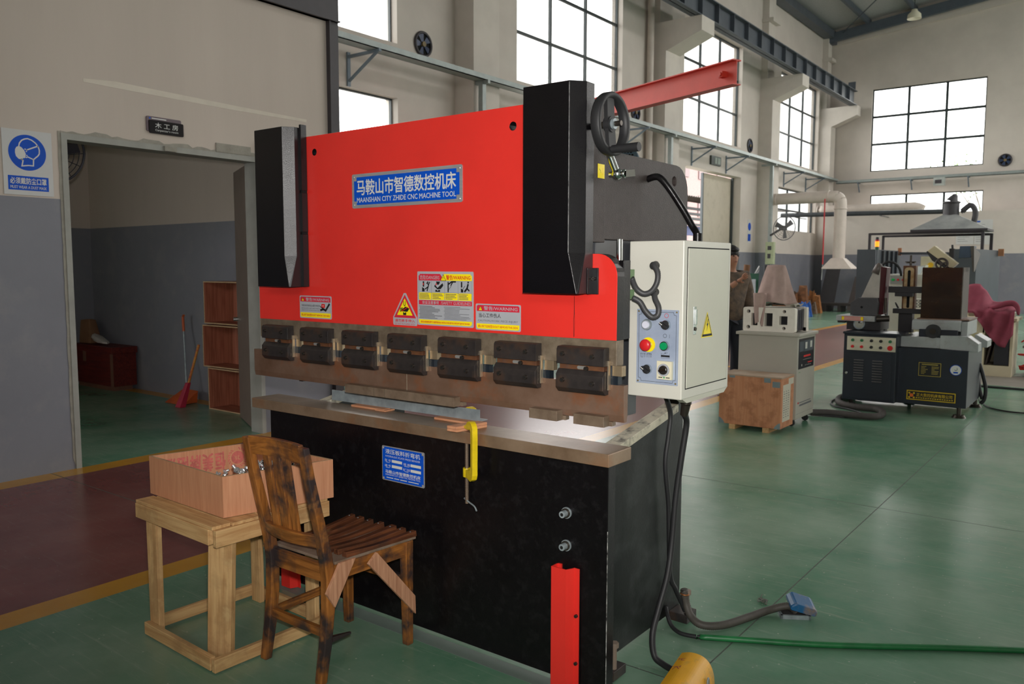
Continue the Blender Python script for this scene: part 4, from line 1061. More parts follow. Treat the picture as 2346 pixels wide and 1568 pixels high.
def ring(b, x, z, r, l, mm=CHROME, y=yp): b.mat(mm).cyl((x, y, z), (x, y-l, z), r*1.12, r, n=24)
b = MB(); ring(b, -1.475, 1.333, 0.0195, 0.008, ZINC); b.mat(WHITEB).cyl((-1.475, yp-0.007, 1.333), (-1.475, yp-0.014, 1.333), 0.0155, 0.0135, n=24); b.build('indicator_lamp', cab)
for x, z in ((-1.394, 1.335), (-1.469, 1.163)):
    b = MB(); ring(b, x, z, 0.0175, 0.009); b.mat(RUBBER).cyl((x, yp-0.008, z), (x, yp-0.014, z), 0.0155, n=24); d_ = Vector((0.83, 0, -0.56))
    b.bar(Vector((x, yp-0.021, z))-d_*0.017, Vector((x, yp-0.021, z))+d_*0.016, 0.009, 0.017, (0, 1, 0)); b.mat(WHITEP).bar(Vector((x, yp-0.0298, z))-d_*0.017, Vector((x, yp-0.0298, z))-d_*0.003, 0.0025, 0.001, (0, 1, 0)); b.build('selector_switch', cab)
b = MB(YELST); b.cyl((-1.466, yp, 1.257), (-1.466, yp-0.003, 1.257), 0.028, n=28); ring(b, -1.466, 1.257, 0.014, 0.02); b.mat(REDB).lathe([(0.0, 0.038), (0.016, 0.037), (0.0215, 0.033), (0.023, 0.028), (0.0215, 0.022), (0.015, 0.019), (0.014, 0.014)], (-1.466, yp, 1.257), (0, -1, 0), 28); b.build('emergency_stop', cab)
b = MB(); ring(b, -1.398, 1.256, 0.0175, 0.01); b.mat(GREENB).cyl((-1.398, yp-0.008, 1.256), (-1.398, yp-0.016, 1.256), 0.0155, 0.0135, n=24); b.build('start_button', cab)
b = MB(mat('timer_ivory', (222, 216, 190), 0.4, var=0.02)); b.box(-1.424, -1.362, yp-0.012, yp, 1.130, 1.199); b.mat(GREYST).cyl((-1.395, yp-0.012, 1.166), (-1.395, yp-0.016, 1.166), 0.024, n=28); b.mat(BOLT).cyl((-1.395, yp-0.015, 1.166), (-1.395, yp-0.022, 1.166), 0.018, 0.016, n=24); b.mat(CHROME).bar((-1.410, yp-0.024, 1.163), (-1.380, yp-0.024, 1.170), 0.007, 0.006, (0, 1, 0))
b.mat(BLKPR).box(-1.416, -1.400, yp-0.0125, yp-0.011, 1.136, 1.139).box(-1.386, -1.370, yp-0.0125, yp-0.011, 1.136, 1.139); b.mat(GREENB).box(-1.396, -1.390, yp-0.0125, yp-0.011, 1.135, 1.140); b.build('timer_dial', cab)
# limit switches, their hoses
for z in (1.525, 1.450):
    b = MB(SWGREEN); b.box(-1.520, -1.492, 2.675, 2.725, z-0.018, z+0.018); b.mat(ZINC).box(-1.571, -1.518, 2.668, 2.73, z-0.020, z+0.020); sw = b.build('limit_switch', press, bevel=0.0015)
    b = MB(BRASS); b.cyl((-1.522, 2.660, z+0.014), (-1.522, 2.672, z+0.014), 0.013, n=18) if z > 1.5 else b.box(-1.530, -1.512, 2.664, 2.676, z-0.012, z+0.012); b.cyl((-1.55, 2.68, z-0.03), (-1.55, 2.660, z-0.03), 0.008, n=6); b.build('switch_roller', sw)
b = MB(HOSE); b.tube([at(1447, 636, y=2.70), at(1457, 660, y=2.72), at(1474, 673, y=2.735), at(1492, 668, y=2.745), at(1505, 648, y=2.752), at(1507, 625, y=2.758), at(1499, 608, y=2.765), at(1503, 605, y=2.785), (-1.441, 2.80, 1.557)], 0.0105, 10, 8, ribs=0.06, rib_len=0.006); b.build('cable_conduit', press)
b = MB(HOSE); b.tube([at(1449, 682, y=2.71), at(1466, 692, y=2.72), at(1479, 713, y=2.732), at(1494, 727, y=2.742), at(1507, 722, y=2.748), at(1509, 704, y=2.754), at(1501, 685, y=2.762), at(1500, 672, y=2.78), (-1.441, 2.80, 1.458)], 0.0105, 10, 8, ribs=0.06, rib_len=0.006); b.build('cable_conduit', press)
b = MB(RUBBER)
for z in (1.557, 1.458): b.cyl((-1.441, 2.80, z), (-1.441, 2.772, z), 0.0145, n=18)
b.build('cable_gland', cab)
b = MB(BLACKP); b.tube([(-1.558, 2.938, 1.897), (-1.51, 2.935, 1.902), (-1.470, 2.945, 1.86), (-1.425, 2.975, 1.78), (-1.385, 2.985, 1.71), (-1.362, 2.978, 1.68), (-1.358, 2.976, 1.645)], 0.0135, 10, 8, ribs=0.05, rib_len=0.006); b.cyl((-1.358, 2.976, 1.650), (-1.358, 2.976, 1.682), 0.018, n=14); b.build('cable_conduit', press)
b = MB(BOLT); b.cyl((-1.37, 2.93, 1.055), (-1.37, 2.93, 1.02), 0.022, n=14); b.cyl((-1.37, 2.93, 1.02), (-1.38, 2.935, 0.975), 0.019, 0.016, n=12); b.build('cable_gland', cab)
b = MB(RUBBER); b.tube([(-1.38, 2.935, 0.98), (-1.392, 2.985, 0.93), (-1.41, 2.98, 0.78), (-1.425, 2.97, 0.62), (-1.43, 2.955, 0.45), (-1.43, 2.92, 0.32), (-1.44, 2.87, 0.20), (-1.44, 2.82, 0.11), (-1.42, 2.80, 0.035), (-1.375, 2.79, 0.016), (-1.32, 2.77, 0.016), (-1.28, 2.74, 0.02)], 0.0125, 10, 8); b.build('pedal_cable', press)
b = MB(RUBBER); b.tube([(-1.52, 3.02, 1.06), (-1.52, 3.10, 0.95), (-1.52, 3.09, 0.85), (-1.525, 3.075, 0.73), (-1.52, 3.10, 0.565), (-1.52, 3.11, 0.46), (-1.52, 3.13, 0.24), (-1.51, 3.16, 0.17), (-1.50, 3.20, 0.10), (-1.49, 3.22, 0.055)], 0.0105, 10, 8); b.build('power_cable', press)
# ------------------------------------------------------------------ work on the press table
b = MB(PLY('x')); b.box(-2.868, -2.655, 2.548, 2.60, 0.9052, 0.9145); b.box(-2.70, -2.635, 2.54, 2.60, 0.9052, 0.912)
tag(b.build('plywood_pad', bevel=0.001), 'flat plywood strip under the left part of the angle iron on the press table', 'wood strip')
b = MB(PLY('x')); b.box(-2.345, -2.135, 2.545, 2.60, 0.9052, 0.9145)
tag(b.build('plywood_pad', bevel=0.001), 'flat plywood strip under the right end of the angle iron on the press table', 'wood strip')
t = thing('angle_iron', 'long galvanised angle iron lying under the punch on the press table', 'angle iron', (-2.6, 2.59, 0.915))
b = MB(ZINC); b.box(-3.045, -2.128, 2.586, 2.590, 0.9146, 0.963); b.box(-3.045, -2.122, 2.586, 2.632, 0.9146, 0.9186); b.build('angle_profile', t, bevel=0.0006)
t = thing('plywood_pad', 'two layered plywood strip clamped across the table edge under the front yellow clamp', 'wood strip', (-2.085, 2.48, 0.9052))
for z in (0.9052, 0.9165):
    b = MB(PLY('y')); b.hexa([(-2.135, 2.392, z), (-2.085, 2.392, z), (-2.055, 2.545, z), (-2.105, 2.545, z)], [(x, y, z+0.0105) for x, y in ((-2.135, 2.392), (-2.085, 2.392), (-2.055, 2.545), (-2.105, 2.545))]); b.build('layer', t, bevel=0.001)
def c_clamp(label, sx, ox, oy, zt, dirx=-1, rot=0.0):
    """spine at (ox, oy), jaws reaching along dirx; zt: underside of the upper jaw"""
    t = thing('c_clamp', label, 'clamp', (ox, oy, zt-0.3))
    RX_ = Matrix.Translation((ox, oy, 0)) @ Matrix.Rotation(rot, 4, 'Z') @ Matrix.Translation((-ox, -oy, 0))
    b = MB(YELTOOL); b.X = RX_; z1, z0 = zt+0.016, zt-0.205
    pts_o = [(0.012, z0+0.02)]+[(0.012, z0+0.03), (0.014, z1-0.05)]+[(-0.022+0.036*math.cos(a), z1-0.028+0.036*math.sin(a)) for a in [k*PI/10 for k in range(1, 9)]]+[(-0.066, zt-0.001), (-0.088, zt-0.002), (-0.090, zt-0.010), (-0.046, zt-0.012)]
    pts_i = [(-0.022+0.015*math.cos(a), z1-0.040+0.018*math.sin(a)) for a in [PI*0.75-k*PI/8 for k in range(6)]]+[(-0.008, z0+0.05), (-0.018, z0+0.036), (-0.045, z0+0.034), (-0.070, z0+0.026), (-0.070, z0+0.0), (-0.045, z0-0.002), (-0.015, z0-0.008), (0.004, z0+0.002)]
    outl = pts_o+pts_i
    b.prism(outl, lambda a, c: (ox-dirx*a, oy-0.011, c), lambda a, c: (ox-dirx*a, oy+0.011, c))
    b.cyl((ox+dirx*0.071, oy, z0-0.002), (ox+dirx*0.071, oy, z0+0.034), 0.016, n=16)
    b.build('frame', t, bevel=0.003)
    b = MB(mat('clamp_screw_steel', (130, 112, 96), 0.4, metal=0.6)); b.X = RX_; b.cyl((ox+dirx*0.071, oy, z0-0.11), (ox+dirx*0.071, oy, zt-0.058), 0.0075, n=12); b.cyl((ox+dirx*0.071, oy, zt-0.066), (ox+dirx*0.071, oy, zt-0.0585), 0.012, n=14)
    for k in range(26): b.torus((ox+dirx*0.071, oy, z0-0.085+k*0.0085), (0, 0, 1), 0.0074, 0.0011, 12, 4)
    b.build('screw', t)
    b = MB(ZINC); b.X = RX_; z = z0-0.10; b.tube([(ox+dirx*0.088, oy-0.004, z+0.006), (ox+dirx*0.05, oy, z), (ox, oy+0.002, z-0.004), (ox-dirx*0.022, oy+0.002, z-0.016)], 0.0034, 8, 6); b.build('handle', t)
    return t
c_clamp('yellow C-clamp gripping the front edge of the press table, its screw hanging below', 1, -2.008, 2.404, 0.929, -1, rot=-0.48)
c_clamp('yellow C-clamp mostly hidden behind the angle iron at the back of the press table', 1, -2.185, 2.622, 0.940, -1)

# ------------------------------------------------------------------ wooden chair
ch = thing('wooden_chair', 'old worn wooden chair with slatted seat facing the press', 'chair', (-2.5, 2.12, 0))
XA, XB = -2.672, -2.340          # centre lines of left and right posts
def post(x, nm):
    prof_ = [(1.909, 0.0, 0.030), (1.934, 0.14, 0.036), (1.949, 0.27, 0.040), (1.952, 0.40, 0.042), (1.941, 0.48, 0.040), (1.913, 0.61, 0.036), (1.874, 0.78, 0.031), (1.851, 0.905, 0.026)]
    b = MB(CHAIRW('z')); w_ = 0.019; vs = []; fs = []
    for y, z, d_ in prof_:
        vs += [(x-w_, y-d_/2, z), (x+w_, y-d_/2, z), (x+w_, y+d_/2, z), (x-w_, y+d_/2, z)]
    for i in range(len(prof_)-1):
        for k in range(4): fs.append((i*4+k, i*4+(k+1) % 4, i*4+4+(k+1) % 4, i*4+4+k))
    fs += [(3, 2, 1, 0), tuple(len(vs)-4+k for k in range(4))]
    b.add(vs, fs); return b.build(nm, ch, bevel=0.004)
post(XA, 'leg'); post(XB, 'leg')
for x in (-2.672, -2.312):
    b = MB(CHAIRW('z')); b.hexa([(x-0.017, 2.325, 0), (x+0.017, 2.325, 0), (x+0.017, 2.357, 0), (x-0.017, 2.357, 0)], [(x-0.021, 2.316, 0.44), (x+0.021, 2.316, 0.44), (x+0.021, 2.358, 0.44), (x-0.021, 2.358, 0.44)]); b.build('leg', ch, bevel=0.004)
def curved_rail(nm, z0, z1, y_at, bow, th, x0=XA+0.015, x1=XB-0.015, mm=None, lean=0.0):
    b = MB(mm or CHAIRW('x')); n = 10; vs = []; fs = []
    for i in range(n+1):
        s_ = i/n; x = x0+(x1-x0)*s_; y = y_at+bow*math.sin(PI*s_)
        vs += [(x, y-th/2, z0), (x, y+th/2, z0), (x, y+th/2+lean, z1), (x, y-th/2+lean, z1)]
    for i in range(n):
        for k in range(4): fs.append((i*4+k, i*4+(k+1) % 4, i*4+4+(k+1) % 4, i*4+4+k))
    fs += [(3, 2, 1, 0), tuple(len(vs)-4+k for k in range(4))]
    b.add(vs, fs); return b.build(nm, ch, bevel=0.003)
curved_rail('top_rail', 0.838, 0.912, 1.868, 0.018, 0.022, lean=-0.016)
curved_rail('lower_rail', 0.512, 0.562, 1.930, -0.022, 0.024, lean=-0.012)
for x, w_ in ((-2.595, 0.038), (-2.535, 0.045), (-2.478, 0.040)):
    b = MB(CHAIRW('z')); b.hexa([(x+0.012-w_/2, 1.908, 0.555), (x+0.012+w_/2, 1.908, 0.555), (x+0.012+w_/2, 1.920, 0.555), (x+0.012-w_/2, 1.920, 0.555)], [(x-w_/2, 1.874, 0.842), (x+w_/2, 1.874, 0.842), (x+w_/2, 1.886, 0.842), (x-w_/2, 1.886, 0.842)]); b.build('back_slat', ch, bevel=0.002)
b = MB(CHAIRW('x')); b.box(XA+0.016, XB-0.016, 1.945, 1.967, 0.372, 0.440); b.build('apron', ch, bevel=0.002)
b = MB(CHAIRW('x')); b.box(-2.655, -2.33, 2.334, 2.356, 0.380, 0.440); b.build('apron', ch, bevel=0.002)
for xa, xb in ((XA, -2.672), (XB, -2.312)):
    b = MB(CHAIRW('y')); b.bar((xa, 1.96, 0.408), (xb, 2.33, 0.410), 0.022, 0.064); b.build('apron', ch, bevel=0.002)
b = MB(DUSTY); b.prism_z([(XA-0.018, 1.972), (XB+0.018, 1.972), (-2.290, 2.372), (-2.694, 2.372)], 0.441, 0.452); b.build('seat_board', ch, bevel=0.002)
for x in (-2.655, -2.605, -2.550, -2.490, -2.425, -2.372, -2.318):
    k = (x+2.49)*0.10; R_ = RND.uniform(-0.003, 0.003)
    x0, x1 = x-k*1.3+0.004, x+k*0.9
    w_ = 0.018 if x in (-2.605, -2.425) else 0.0145
    b = MB(CHAIRS('y')); n = 7; vs = []; fs = []
    for i in range(n+1):
        s_ = i/n; y = 2.03+0.345*s_; xx = x0+(x1-x0)*s_; z = 0.4525+0.013*(0.35+0.65*abs(2*s_-0.9)**1.3)
        vs += [(xx-w_, y, 0.4515), (xx+w_, y, 0.4515), (xx+w_*0.8, y, z+0.008), (xx-w_*0.8, y, z+0.008)]
    for i in range(n):
        for q_ in range(4): fs.append((i*4+q_, i*4+(q_+1) % 4, i*4+4+(q_+1) % 4, i*4+4+q_))
    fs += [(3, 2, 1, 0), tuple(len(vs)-4+q_ for q_ in range(4))]
    b.add(vs, fs); b.mat(ZINC).cyl((x1, 2.352, 0.460), (x1, 2.352, 0.4742), 0.004, n=8); b.build('seat_slat', ch, bevel=0.002)
b = MB(CHAIRW('x')); b.box(XA+0.015, XB-0.015, 1.930, 1.950, 0.165, 0.200); b.build('stretcher', ch, bevel=0.003)
b = MB(CHAIRW('y')); b.bar((XA, 1.95, 0.183), (-2.672, 2.33, 0.190), 0.018, 0.032); b.build('stretcher', ch, bevel=0.003)
b = MB(CHAIRW('x')); b.box(-2.655, -2.33, 2.330, 2.352, 0.255, 0.290); b.build('stretcher', ch, bevel=0.003)
b = MB(CHAIRW('y')); b.hexa([(-2.338, 1.952, 0.150), (-2.318, 1.952, 0.150), (-2.322, 2.045, 0.148), (-2.330, 2.045, 0.148)], [(-2.338, 1.952, 0.170), (-2.318, 1.952, 0.170), (-2.322, 2.045, 0.156), (-2.330, 2.045, 0.156)]); b.build('broken_stretcher', ch)
for pts in ([(1.984, 0.447), (2.062, 0.447), (1.958, 0.285), (1.918, 0.347)], [(2.105, 0.413), (2.150, 0.447), (2.360, 0.205), (2.362, 0.128)]):
    b = MB(wood('new_plywood_brace', (196, 148, 116), (164, 116, 88), 'z', 0.65, 1.2)); xx = -2.3195 if pts[0][0] < 2.1 else -2.296
    b.prism_x(pts, xx, xx+0.012); br = b.build('brace', ch, bevel=0.001); br['label'] = 'bare plywood brace'

# ------------------------------------------------------------------ stand of rough pine and the plywood box on it
st = thing('wooden_stand', 'knocked-together rough pine stand carrying the plywood box', 'stand', (-3.0, 2.0, 0), math.radians(-2.0))
def sp(mb, nm, **k): return mb.build(nm, st, local=True, bevel=0.002, **k)
# local frame: x -0.25..0.27, y -0.25..0.26
b = MB(PINE('z')); b.hexa([(-0.232, -0.262, 0), (-0.165, -0.258, 0), (-0.165, -0.233, 0), (-0.232, -0.236, 0)], [(-0.262, -0.250, 0.512), (-0.186, -0.246, 0.512), (-0.186, -0.221, 0.512), (-0.262, -0.224, 0.512)]); sp(b, 'leg')
b = MB(PINE('z')); b.hexa([(0.165, -0.236, 0), (0.270, -0.200, 0), (0.262, -0.175, 0), (0.157, -0.211, 0)], [(0.170, -0.218, 0.512), (0.276, -0.180, 0.512), (0.268, -0.155, 0.512), (0.162, -0.193, 0.512)]); sp(b, 'leg')
b = MB(PINE('z')); b.box(-0.215, -0.15, 0.215, 0.24, 0, 0.512); sp(b, 'leg')
b = MB(PINE('z')); b.box(0.215, 0.28, 0.200, 0.225, 0, 0.512); sp(b, 'leg')
b = MB(PINE('x')); b.box(-0.305, 0.262, -0.272, -0.250, 0.495, 0.556); sp(b, 'rail')
b = MB(PINE('x')); b.box(-0.28, 0.29, 0.240, 0.262, 0.495, 0.556); sp(b, 'rail')
b = MB(PINE('y')); b.box(0.280, 0.302, -0.262, 0.27, 0.490, 0.556); sp(b, 'rail')
b = MB(PINE('y')); b.box(-0.29, -0.268, -0.248, 0.24, 0.50, 0.556); sp(b, 'rail')
for y0, y1, x0, x1, dz in ((-0.268, -0.19, -0.306, 0.285, 0), (-0.186, -0.06, -0.29, 0.295, -0.001), (-0.056, 0.07, -0.285, 0.292, 0.001), (0.074, 0.18, -0.29, 0.30, 0), (0.184, 0.262, -0.28, 0.30, -0.001)):
    b = MB(PINE('x')); b.box(x0, x1, y0, y1, 0.5565, 0.570+dz); sp(b, 'top_board')
b = MB(PINE('x')); b.box(-0.24, 0.27, -0.236 if False else -0.285, -0.262, 0.006, 0.058); b = sp(b, 'bottom_rail')
b = MB(PINE('x')); b.box(-0.235, 0.285, 0.242, 0.264, 0.006, 0.060); sp(b, 'bottom_rail')
b = MB(PINE('y')); b.box(0.281, 0.303, -0.285, 0.25, 0.006, 0.058); sp(b, 'bottom_rail')
b = MB(PINE('y')); b.box(-0.255, -0.234, -0.24, 0.25, 0.010, 0.062); sp(b, 'bottom_rail')
# box
BA, BB, BC, BD = Vector((-3.350, 1.828)), Vector((-2.785, 1.812)), Vector((-2.672, 2.268)), Vector((-3.238, 2.262))
bx = thing('plywood_box', 'open plywood box with red stencil marks holding bright metal fittings', 'box', (-3.01, 2.04, 0.572))
zb, zt_ = 0.572, 0.736; th = 0.009
inn = []
quad = [BA, BB, BC, BD]
for i in range(4):
    p = quad[i]; c = sum(quad, Vector((0, 0)))/4
    e1 = (quad[(i+1) % 4]-p).normalized(); e2 = (quad[i-1]-p).normalized(); inn.append(p+(e1+e2)*th)
for i in range(4):
    j = (i+1) % 4
    ax_ = 'z'
    b = MB(PLY(ax_)); lo = [quad[i], quad[j], inn[j], inn[i]]
    b.hexa([(p.x, p.y, zb) for p in lo], [(p.x, p.y, zt_) for p in lo]); b.mat(PLYE)
    b.hexa([(p.x, p.y, zt_-0.0006) for p in lo], [(p.x, p.y, zt_+0.0006) for p in lo]); b.build('side_panel', bx)
b = MB(PLY('x')); b.hexa([(p.x, p.y, zb+0.0005) for p in inn], [(p.x, p.y, zb+0.009) for p in inn]); b.build('bottom_panel', bx)
# stencil on the inside of the far panel, upside down as in the photograph
ux = (inn[3]-inn[0]).normalized(); STN = mat('stencil_red', (196, 104, 94), 0.7, var=0.2, vs=40)
b = MB(STN).plane((inn[0].x, inn[0].y, zb), (ux.x, ux.y, 0), (0, 0, 1))
for k, s_ in enumerate(('燃', '阻', '牌', '美', '恒')): b.tx(s_, 0.070+k*0.055, 0.100, 0.045, 0.080, 1, 0.03, rot=1)
b.disc(0.370, 0.105, 0.030, 1)
for k in range(22):
    a = 2*PI*k/22+0.1
    if abs(a-PI/2) < 0.25: continue
    d_ = Vector((math.cos(a), math.sin(a))); b.line([(0.370+d_.x*0.036, 0.105+d_.y*0.036), (0.370+d_.x*0.046-d_.y*0.010, 0.105+d_.y*0.046+d_.x*0.010)], 0.005, 1)
b.mat(mat('plywood_bare', (206, 150, 112), 0.6)); b.line([(0.357, 0.114), (0.363, 0.096), (0.366, 0.112)], 0.003, 2); b.line([(0.375, 0.114), (0.371, 0.098), (0.381, 0.096)], 0.003, 2); b.line(circle(0.370, 0.105, 0.033, 24)+[(0.403, 0.105)], 0.0016, 2)
b.build('stencil', bx, kind='flat')
# fittings in the box
fit0 = None; cB = (BB+BC)/2
def fitting(p, r=0.011):
    b = MB(mat('bright_fitting', (222, 224, 224), 0.22, metal=0.75, var=0.05)); b.cyl(p, p+Vector((0, 0, 0.006)), r*0.75, r, n=14); b.cyl(p+Vector((0, 0, 0.006)), p+Vector((0, 0, 0.012)), r, r*0.6, n=14); b.cyl(p+Vector((0, 0, 0.012)), p+Vector((0, 0, 0.024)), r*0.5, n=12); b.mat(HOLE).cyl(p+Vector((0, 0, 0.0241)), p+Vector((0, 0, 0.0246)), r*0.33, n=10)
    return b.build('metal_fitting')
R4 = random.Random(21)
fit0 = fitting(Vector((0, 0, 0)))
fit0['label'] = 'bright chromed metal fitting piled with others in the plywood box'; fit0['category'] = 'fitting'; fit0['group'] = 'metal fittings in the plywood box'
spots = []
mx_ = (inn[1]+inn[2])/2
for k in range(120):
    s_ = R4.uniform(0.04, 0.96); u_ = R4.random()
    base = inn[1].lerp(inn[2], s_); base2 = inn[0].lerp(inn[3], s_)
    q = base.lerp(base2, 0.05+0.36*u_); top_ = 0.140*(1-0.95*max(0, u_-0.55)/0.45)*(1.0-0.25*max(0, s_-0.6))
    spots.append((q.x, q.y, zb+0.012+top_*(R4.uniform(0.9, 1.06) if k % 2 else R4.uniform(0.0, 0.9))))
spots.sort(key=lambda q: q[2])
for i, q in enumerate(spots):
    o = fit0 if i == 0 else fit0.copy()
    if i: COL.objects.link(o)
    o.location = q; o.rotation_euler = (R4.uniform(-1.3, 1.3), R4.uniform(-1.3, 1.3), R4.uniform(0, 6))
    sc = R4.uniform(0.8, 1.35); o.scale = (sc, sc, sc)

# ------------------------------------------------------------------ on the floor to the right
oc = Vector((-1.145, 3.60, 0)); t = thing('floor_outlet', 'floor outlet with raised blue lid at the end of the corrugated hose', 'outlet', oc)
b = MB(ZINC)
for a0, a1, b0, b1 in ((-0.065, 0.065, -0.06, -0.05), (-0.065, 0.065, 0.05, 0.06), (-0.065, -0.055, -0.06, 0.06), (0.055, 0.065, -0.06, 0.06)): b.box(a0, a1, b0, b1, 0, 0.018)
b.mat(HOLE).box(-0.055, 0.055, -0.05, 0.05, 0, 0.003); o = b.build('frame', t, local=True); o.rotation_euler.z = 0.55
b = MB(mat('outlet_lid_blue', (30, 92, 140), 0.4, var=0.15, spot=(140, 116, 92), spot_amt=0.85, spot_scale=10)); prof_ = [(-0.06, 0.0), (0.058, 0.0), (0.060, 0.02), (0.045, 0.034), (-0.045, 0.036), (-0.06, 0.018)]
b.prism(prof_, lambda a, c: (a, -0.058, c), lambda a, c: (a, 0.058, c)); o = b.build('lid', t, local=True, bevel=0.008); o.location = (0.028, 0.02, 0.032); o.rotation_euler = (0.10, 0.26, 0.55)
b = MB(mat('dirty_hose', (74, 70, 64), 0.6, var=0.15, vs=20)); b.tube([(-1.492, 3.21, 0.155), (-1.482, 3.215, 0.09), (-1.455, 3.205, 0.045), (-1.40, 3.20, 0.022), (-1.33, 3.262, 0.019), (-1.268, 3.42, 0.019), (-1.225, 3.53, 0.022), (-1.16, 3.578, 0.04), (-1.13, 3.60, 0.014)], 0.0165, 12, 8, ribs=0.06, rib_len=0.008)
b.mat(mat('copper_clip', (150, 98, 60), 0.4, metal=0.6)).torus((-1.489, 3.212, 0.135), (0.1, 0, 1), 0.0165, 0.004, 20, 8)
tag(b.build('corrugated_hose'), 'dark corrugated cable hose lying from the press foot to the blue floor outlet', 'hose')
b = MB(mat('green_cable_duct', (34, 112, 62), 0.4, var=0.2, vs=10)); b.tube([(-1.382, 3.101, 0.012), (-1.217, 3.19, 0.012), (-0.915, 3.36, 0.012), (-0.485, 3.655, 0.012), (-0.10, 3.90, 0.012), (0.6, 4.35, 0.012)], 0.0125, 12, 6)
tag(b.build('green_tube'), 'thin green painted tube running across the floor to the right', 'tube')
b = MB(RUBBER); b.tube([(-1.555, 3.165, 0.075), (-1.53, 3.135, 0.05), (-1.50, 3.115, 0.02), (-1.45, 3.095, 0.010), (-1.383, 3.100, 0.0115), (-1.36, 3.112, 0.0115)], 0.0088, 10, 8)
tag(b.build('black_cable'), 'short black cable running from the press foot into the green tube', 'cable')
b = MB(mat('grey_string', (96, 98, 90), 0.8)); R5 = random.Random(3); c_ = at(1748, 1382, z=0.0)
b.tube([(c_.x+R5.uniform(-0.03, 0.03), c_.y+R5.uniform(-0.03, 0.03), R5.uniform(0.004, 0.014)) for k in range(16)]+[(c_.x-0.03, c_.y+0.06, 0.004), (c_.x-0.035, c_.y+0.085, 0.004)], 0.0022, 6, 4)
tag(b.build('string_scrap'), 'tangled scrap of grey string on the green floor beside the outlet', 'string')
# yellow foot pedal
t = thing('foot_pedal', 'yellow painted foot pedal with purple marks at the bottom of the frame', 'foot pedal', (-1.19, 2.68, 0))
P0, P1, P2, P3 = at(1562, 1498, z=0.10), at(1511, 1572, z=0.10), at(1632, 1560, z=0.075), at(1612, 1515, z=0.10)
b = MB(YELPED)
n = 10; L0 = Vector((P0.x, P0.y, 0)); u_ = (Vector((P1.x, P1.y, 0))-L0); L_ = 0.30; u_.normalize(); v_ = Vector((-u_.y, u_.x, 0))
if v_.x < 0: v_ = -v_
prof_ = [(0.0, 0.0), (0.0, 0.098)]+[(p.x, p.y) for p in spline([Vector((0.0, 0.100, 0)), Vector((0.035, 0.110, 0)), Vector((0.075, 0.106, 0)), Vector((0.105, 0.085, 0)), Vector((0.122, 0.045, 0)), Vector((0.126, 0.0, 0))], 5)]
for i in range(len(prof_)-1):
    (a0, h0), (a1, h1) = prof_[i], prof_[i+1]
    q0, q1 = L0+v_*a0, L0+v_*a1; q2, q3 = q1+u_*L_, q0+u_*L_
    nrm = Vector((0, 0, 1)).cross(u_); tk = 0.0025
    b.hexa([(q0.x, q0.y, h0-tk), (q3.x, q3.y, h0-tk), (q2.x, q2.y, h1-tk), (q1.x, q1.y, h1-tk)], [(q0.x, q0.y, h0+tk), (q3.x, q3.y, h0+tk), (q2.x, q2.y, h1+tk), (q1.x, q1.y, h1+tk)])
b.build('guard', t)
b = MB(YELPED); q0, q1 = L0+v_*0.12+u_*0.06, L0+v_*0.24+u_*0.06; q2, q3 = q1+u_*0.2, q0+u_*0.2; b.hexa([(p.x, p.y, 0.0) for p in (q0, q3, q2, q1)], [(p.x, p.y, 0.028) for p in (q0, q3, q2, q1)]); b.build('tread', t, bevel=0.004)
b = MB(ZINC); q = L0+v_*0.125+u_*0.075; b.tube([tuple(q+Vector((0, 0, 0.02))), tuple(q+Vector((0, 0, 0.07))+u_*0.012), tuple(q+Vector((0, 0, 0.07))+u_*0.028), tuple(q+Vector((0, 0, 0.02))+u_*0.036)], 0.0035, 8, 6); b.build('wire_loop', t)
PURP = mat('purple_marker', (150, 40, 90), 0.5)
b = MB(PURP); b.plane((L0.x, L0.y, 0.1135), (v_.x, v_.y, 0), (u_.x, u_.y, 0))
b.o = Vector((L0.x, L0.y, 0.1035)); tilt = (Vector((v_.x*0.035, v_.y*0.035, 0.012))).normalized(); b.ux = tilt; b.uy = u_; b.nn = b.ux.cross(b.uy); b.nn = b.nn if b.nn.z > 0 else -b.nn
b.o = Vector((L0.x, L0.y, 0.1029))
b.line([(0.006, 0.060), (0.034, 0.060)], 0.003, 1); b.line([(0.020, 0.060), (0.020, 0.072), (0.034, 0.076)], 0.003, 1); b.line([(0.008, 0.054), (0.008, 0.066)], 0.003, 1)
b.line([(0.004, 0.125), (0.034, 0.130)], 0.003, 1); b.line([(0.018, 0.127), (0.008, 0.150)], 0.003, 1); b.line([(0.020, 0.128), (0.034, 0.150)], 0.003, 1); b.line([(0.034, 0.122), (0.034, 0.138)], 0.003, 1)
b.build('marker_writing', t, kind='flat')

# ------------------------------------------------------------------ signs on the carpenter's wall
t = thing('safety_sign', 'white sign with blue dust mask symbol on the wall left of the doorway', 'sign', (RX, 2.68, 2.06))
o_ = (RX+0.006, 2.512, 2.062); W, H = 0.336, 0.462
b = MB(mat('sign_white', (196, 196, 196), 0.5, var=0.02)).plane(o_, (0, 1, 0), (0, 0, 1)); b.slab(W, H, 0.005); b.mat(BLUE).disc(0.166, 0.303, 0.127, 1, 48); b.q(0.028, 0.034, W-0.034, 0.135, 1); b.build('sign_board', t, kind='flat')
b = MB(SILVERP).plane(o_, (0, 1, 0), (0, 0, 1)); b.tx('必须戴防尘口罩', 0.164, 0.100, 0.245, 0.045, 2, 0.02); b.tx('MUST WEAR A DUST MASK', 0.164, 0.055, 0.245, 0.020, 2, 0.012); b.build('lettering', t, kind='flat')
b = MB(SILVERP).plane(o_, (0, 1, 0), (0, 0, 1)); cx_, cy_ = 0.166, 0.303
K = 0.127/0.34
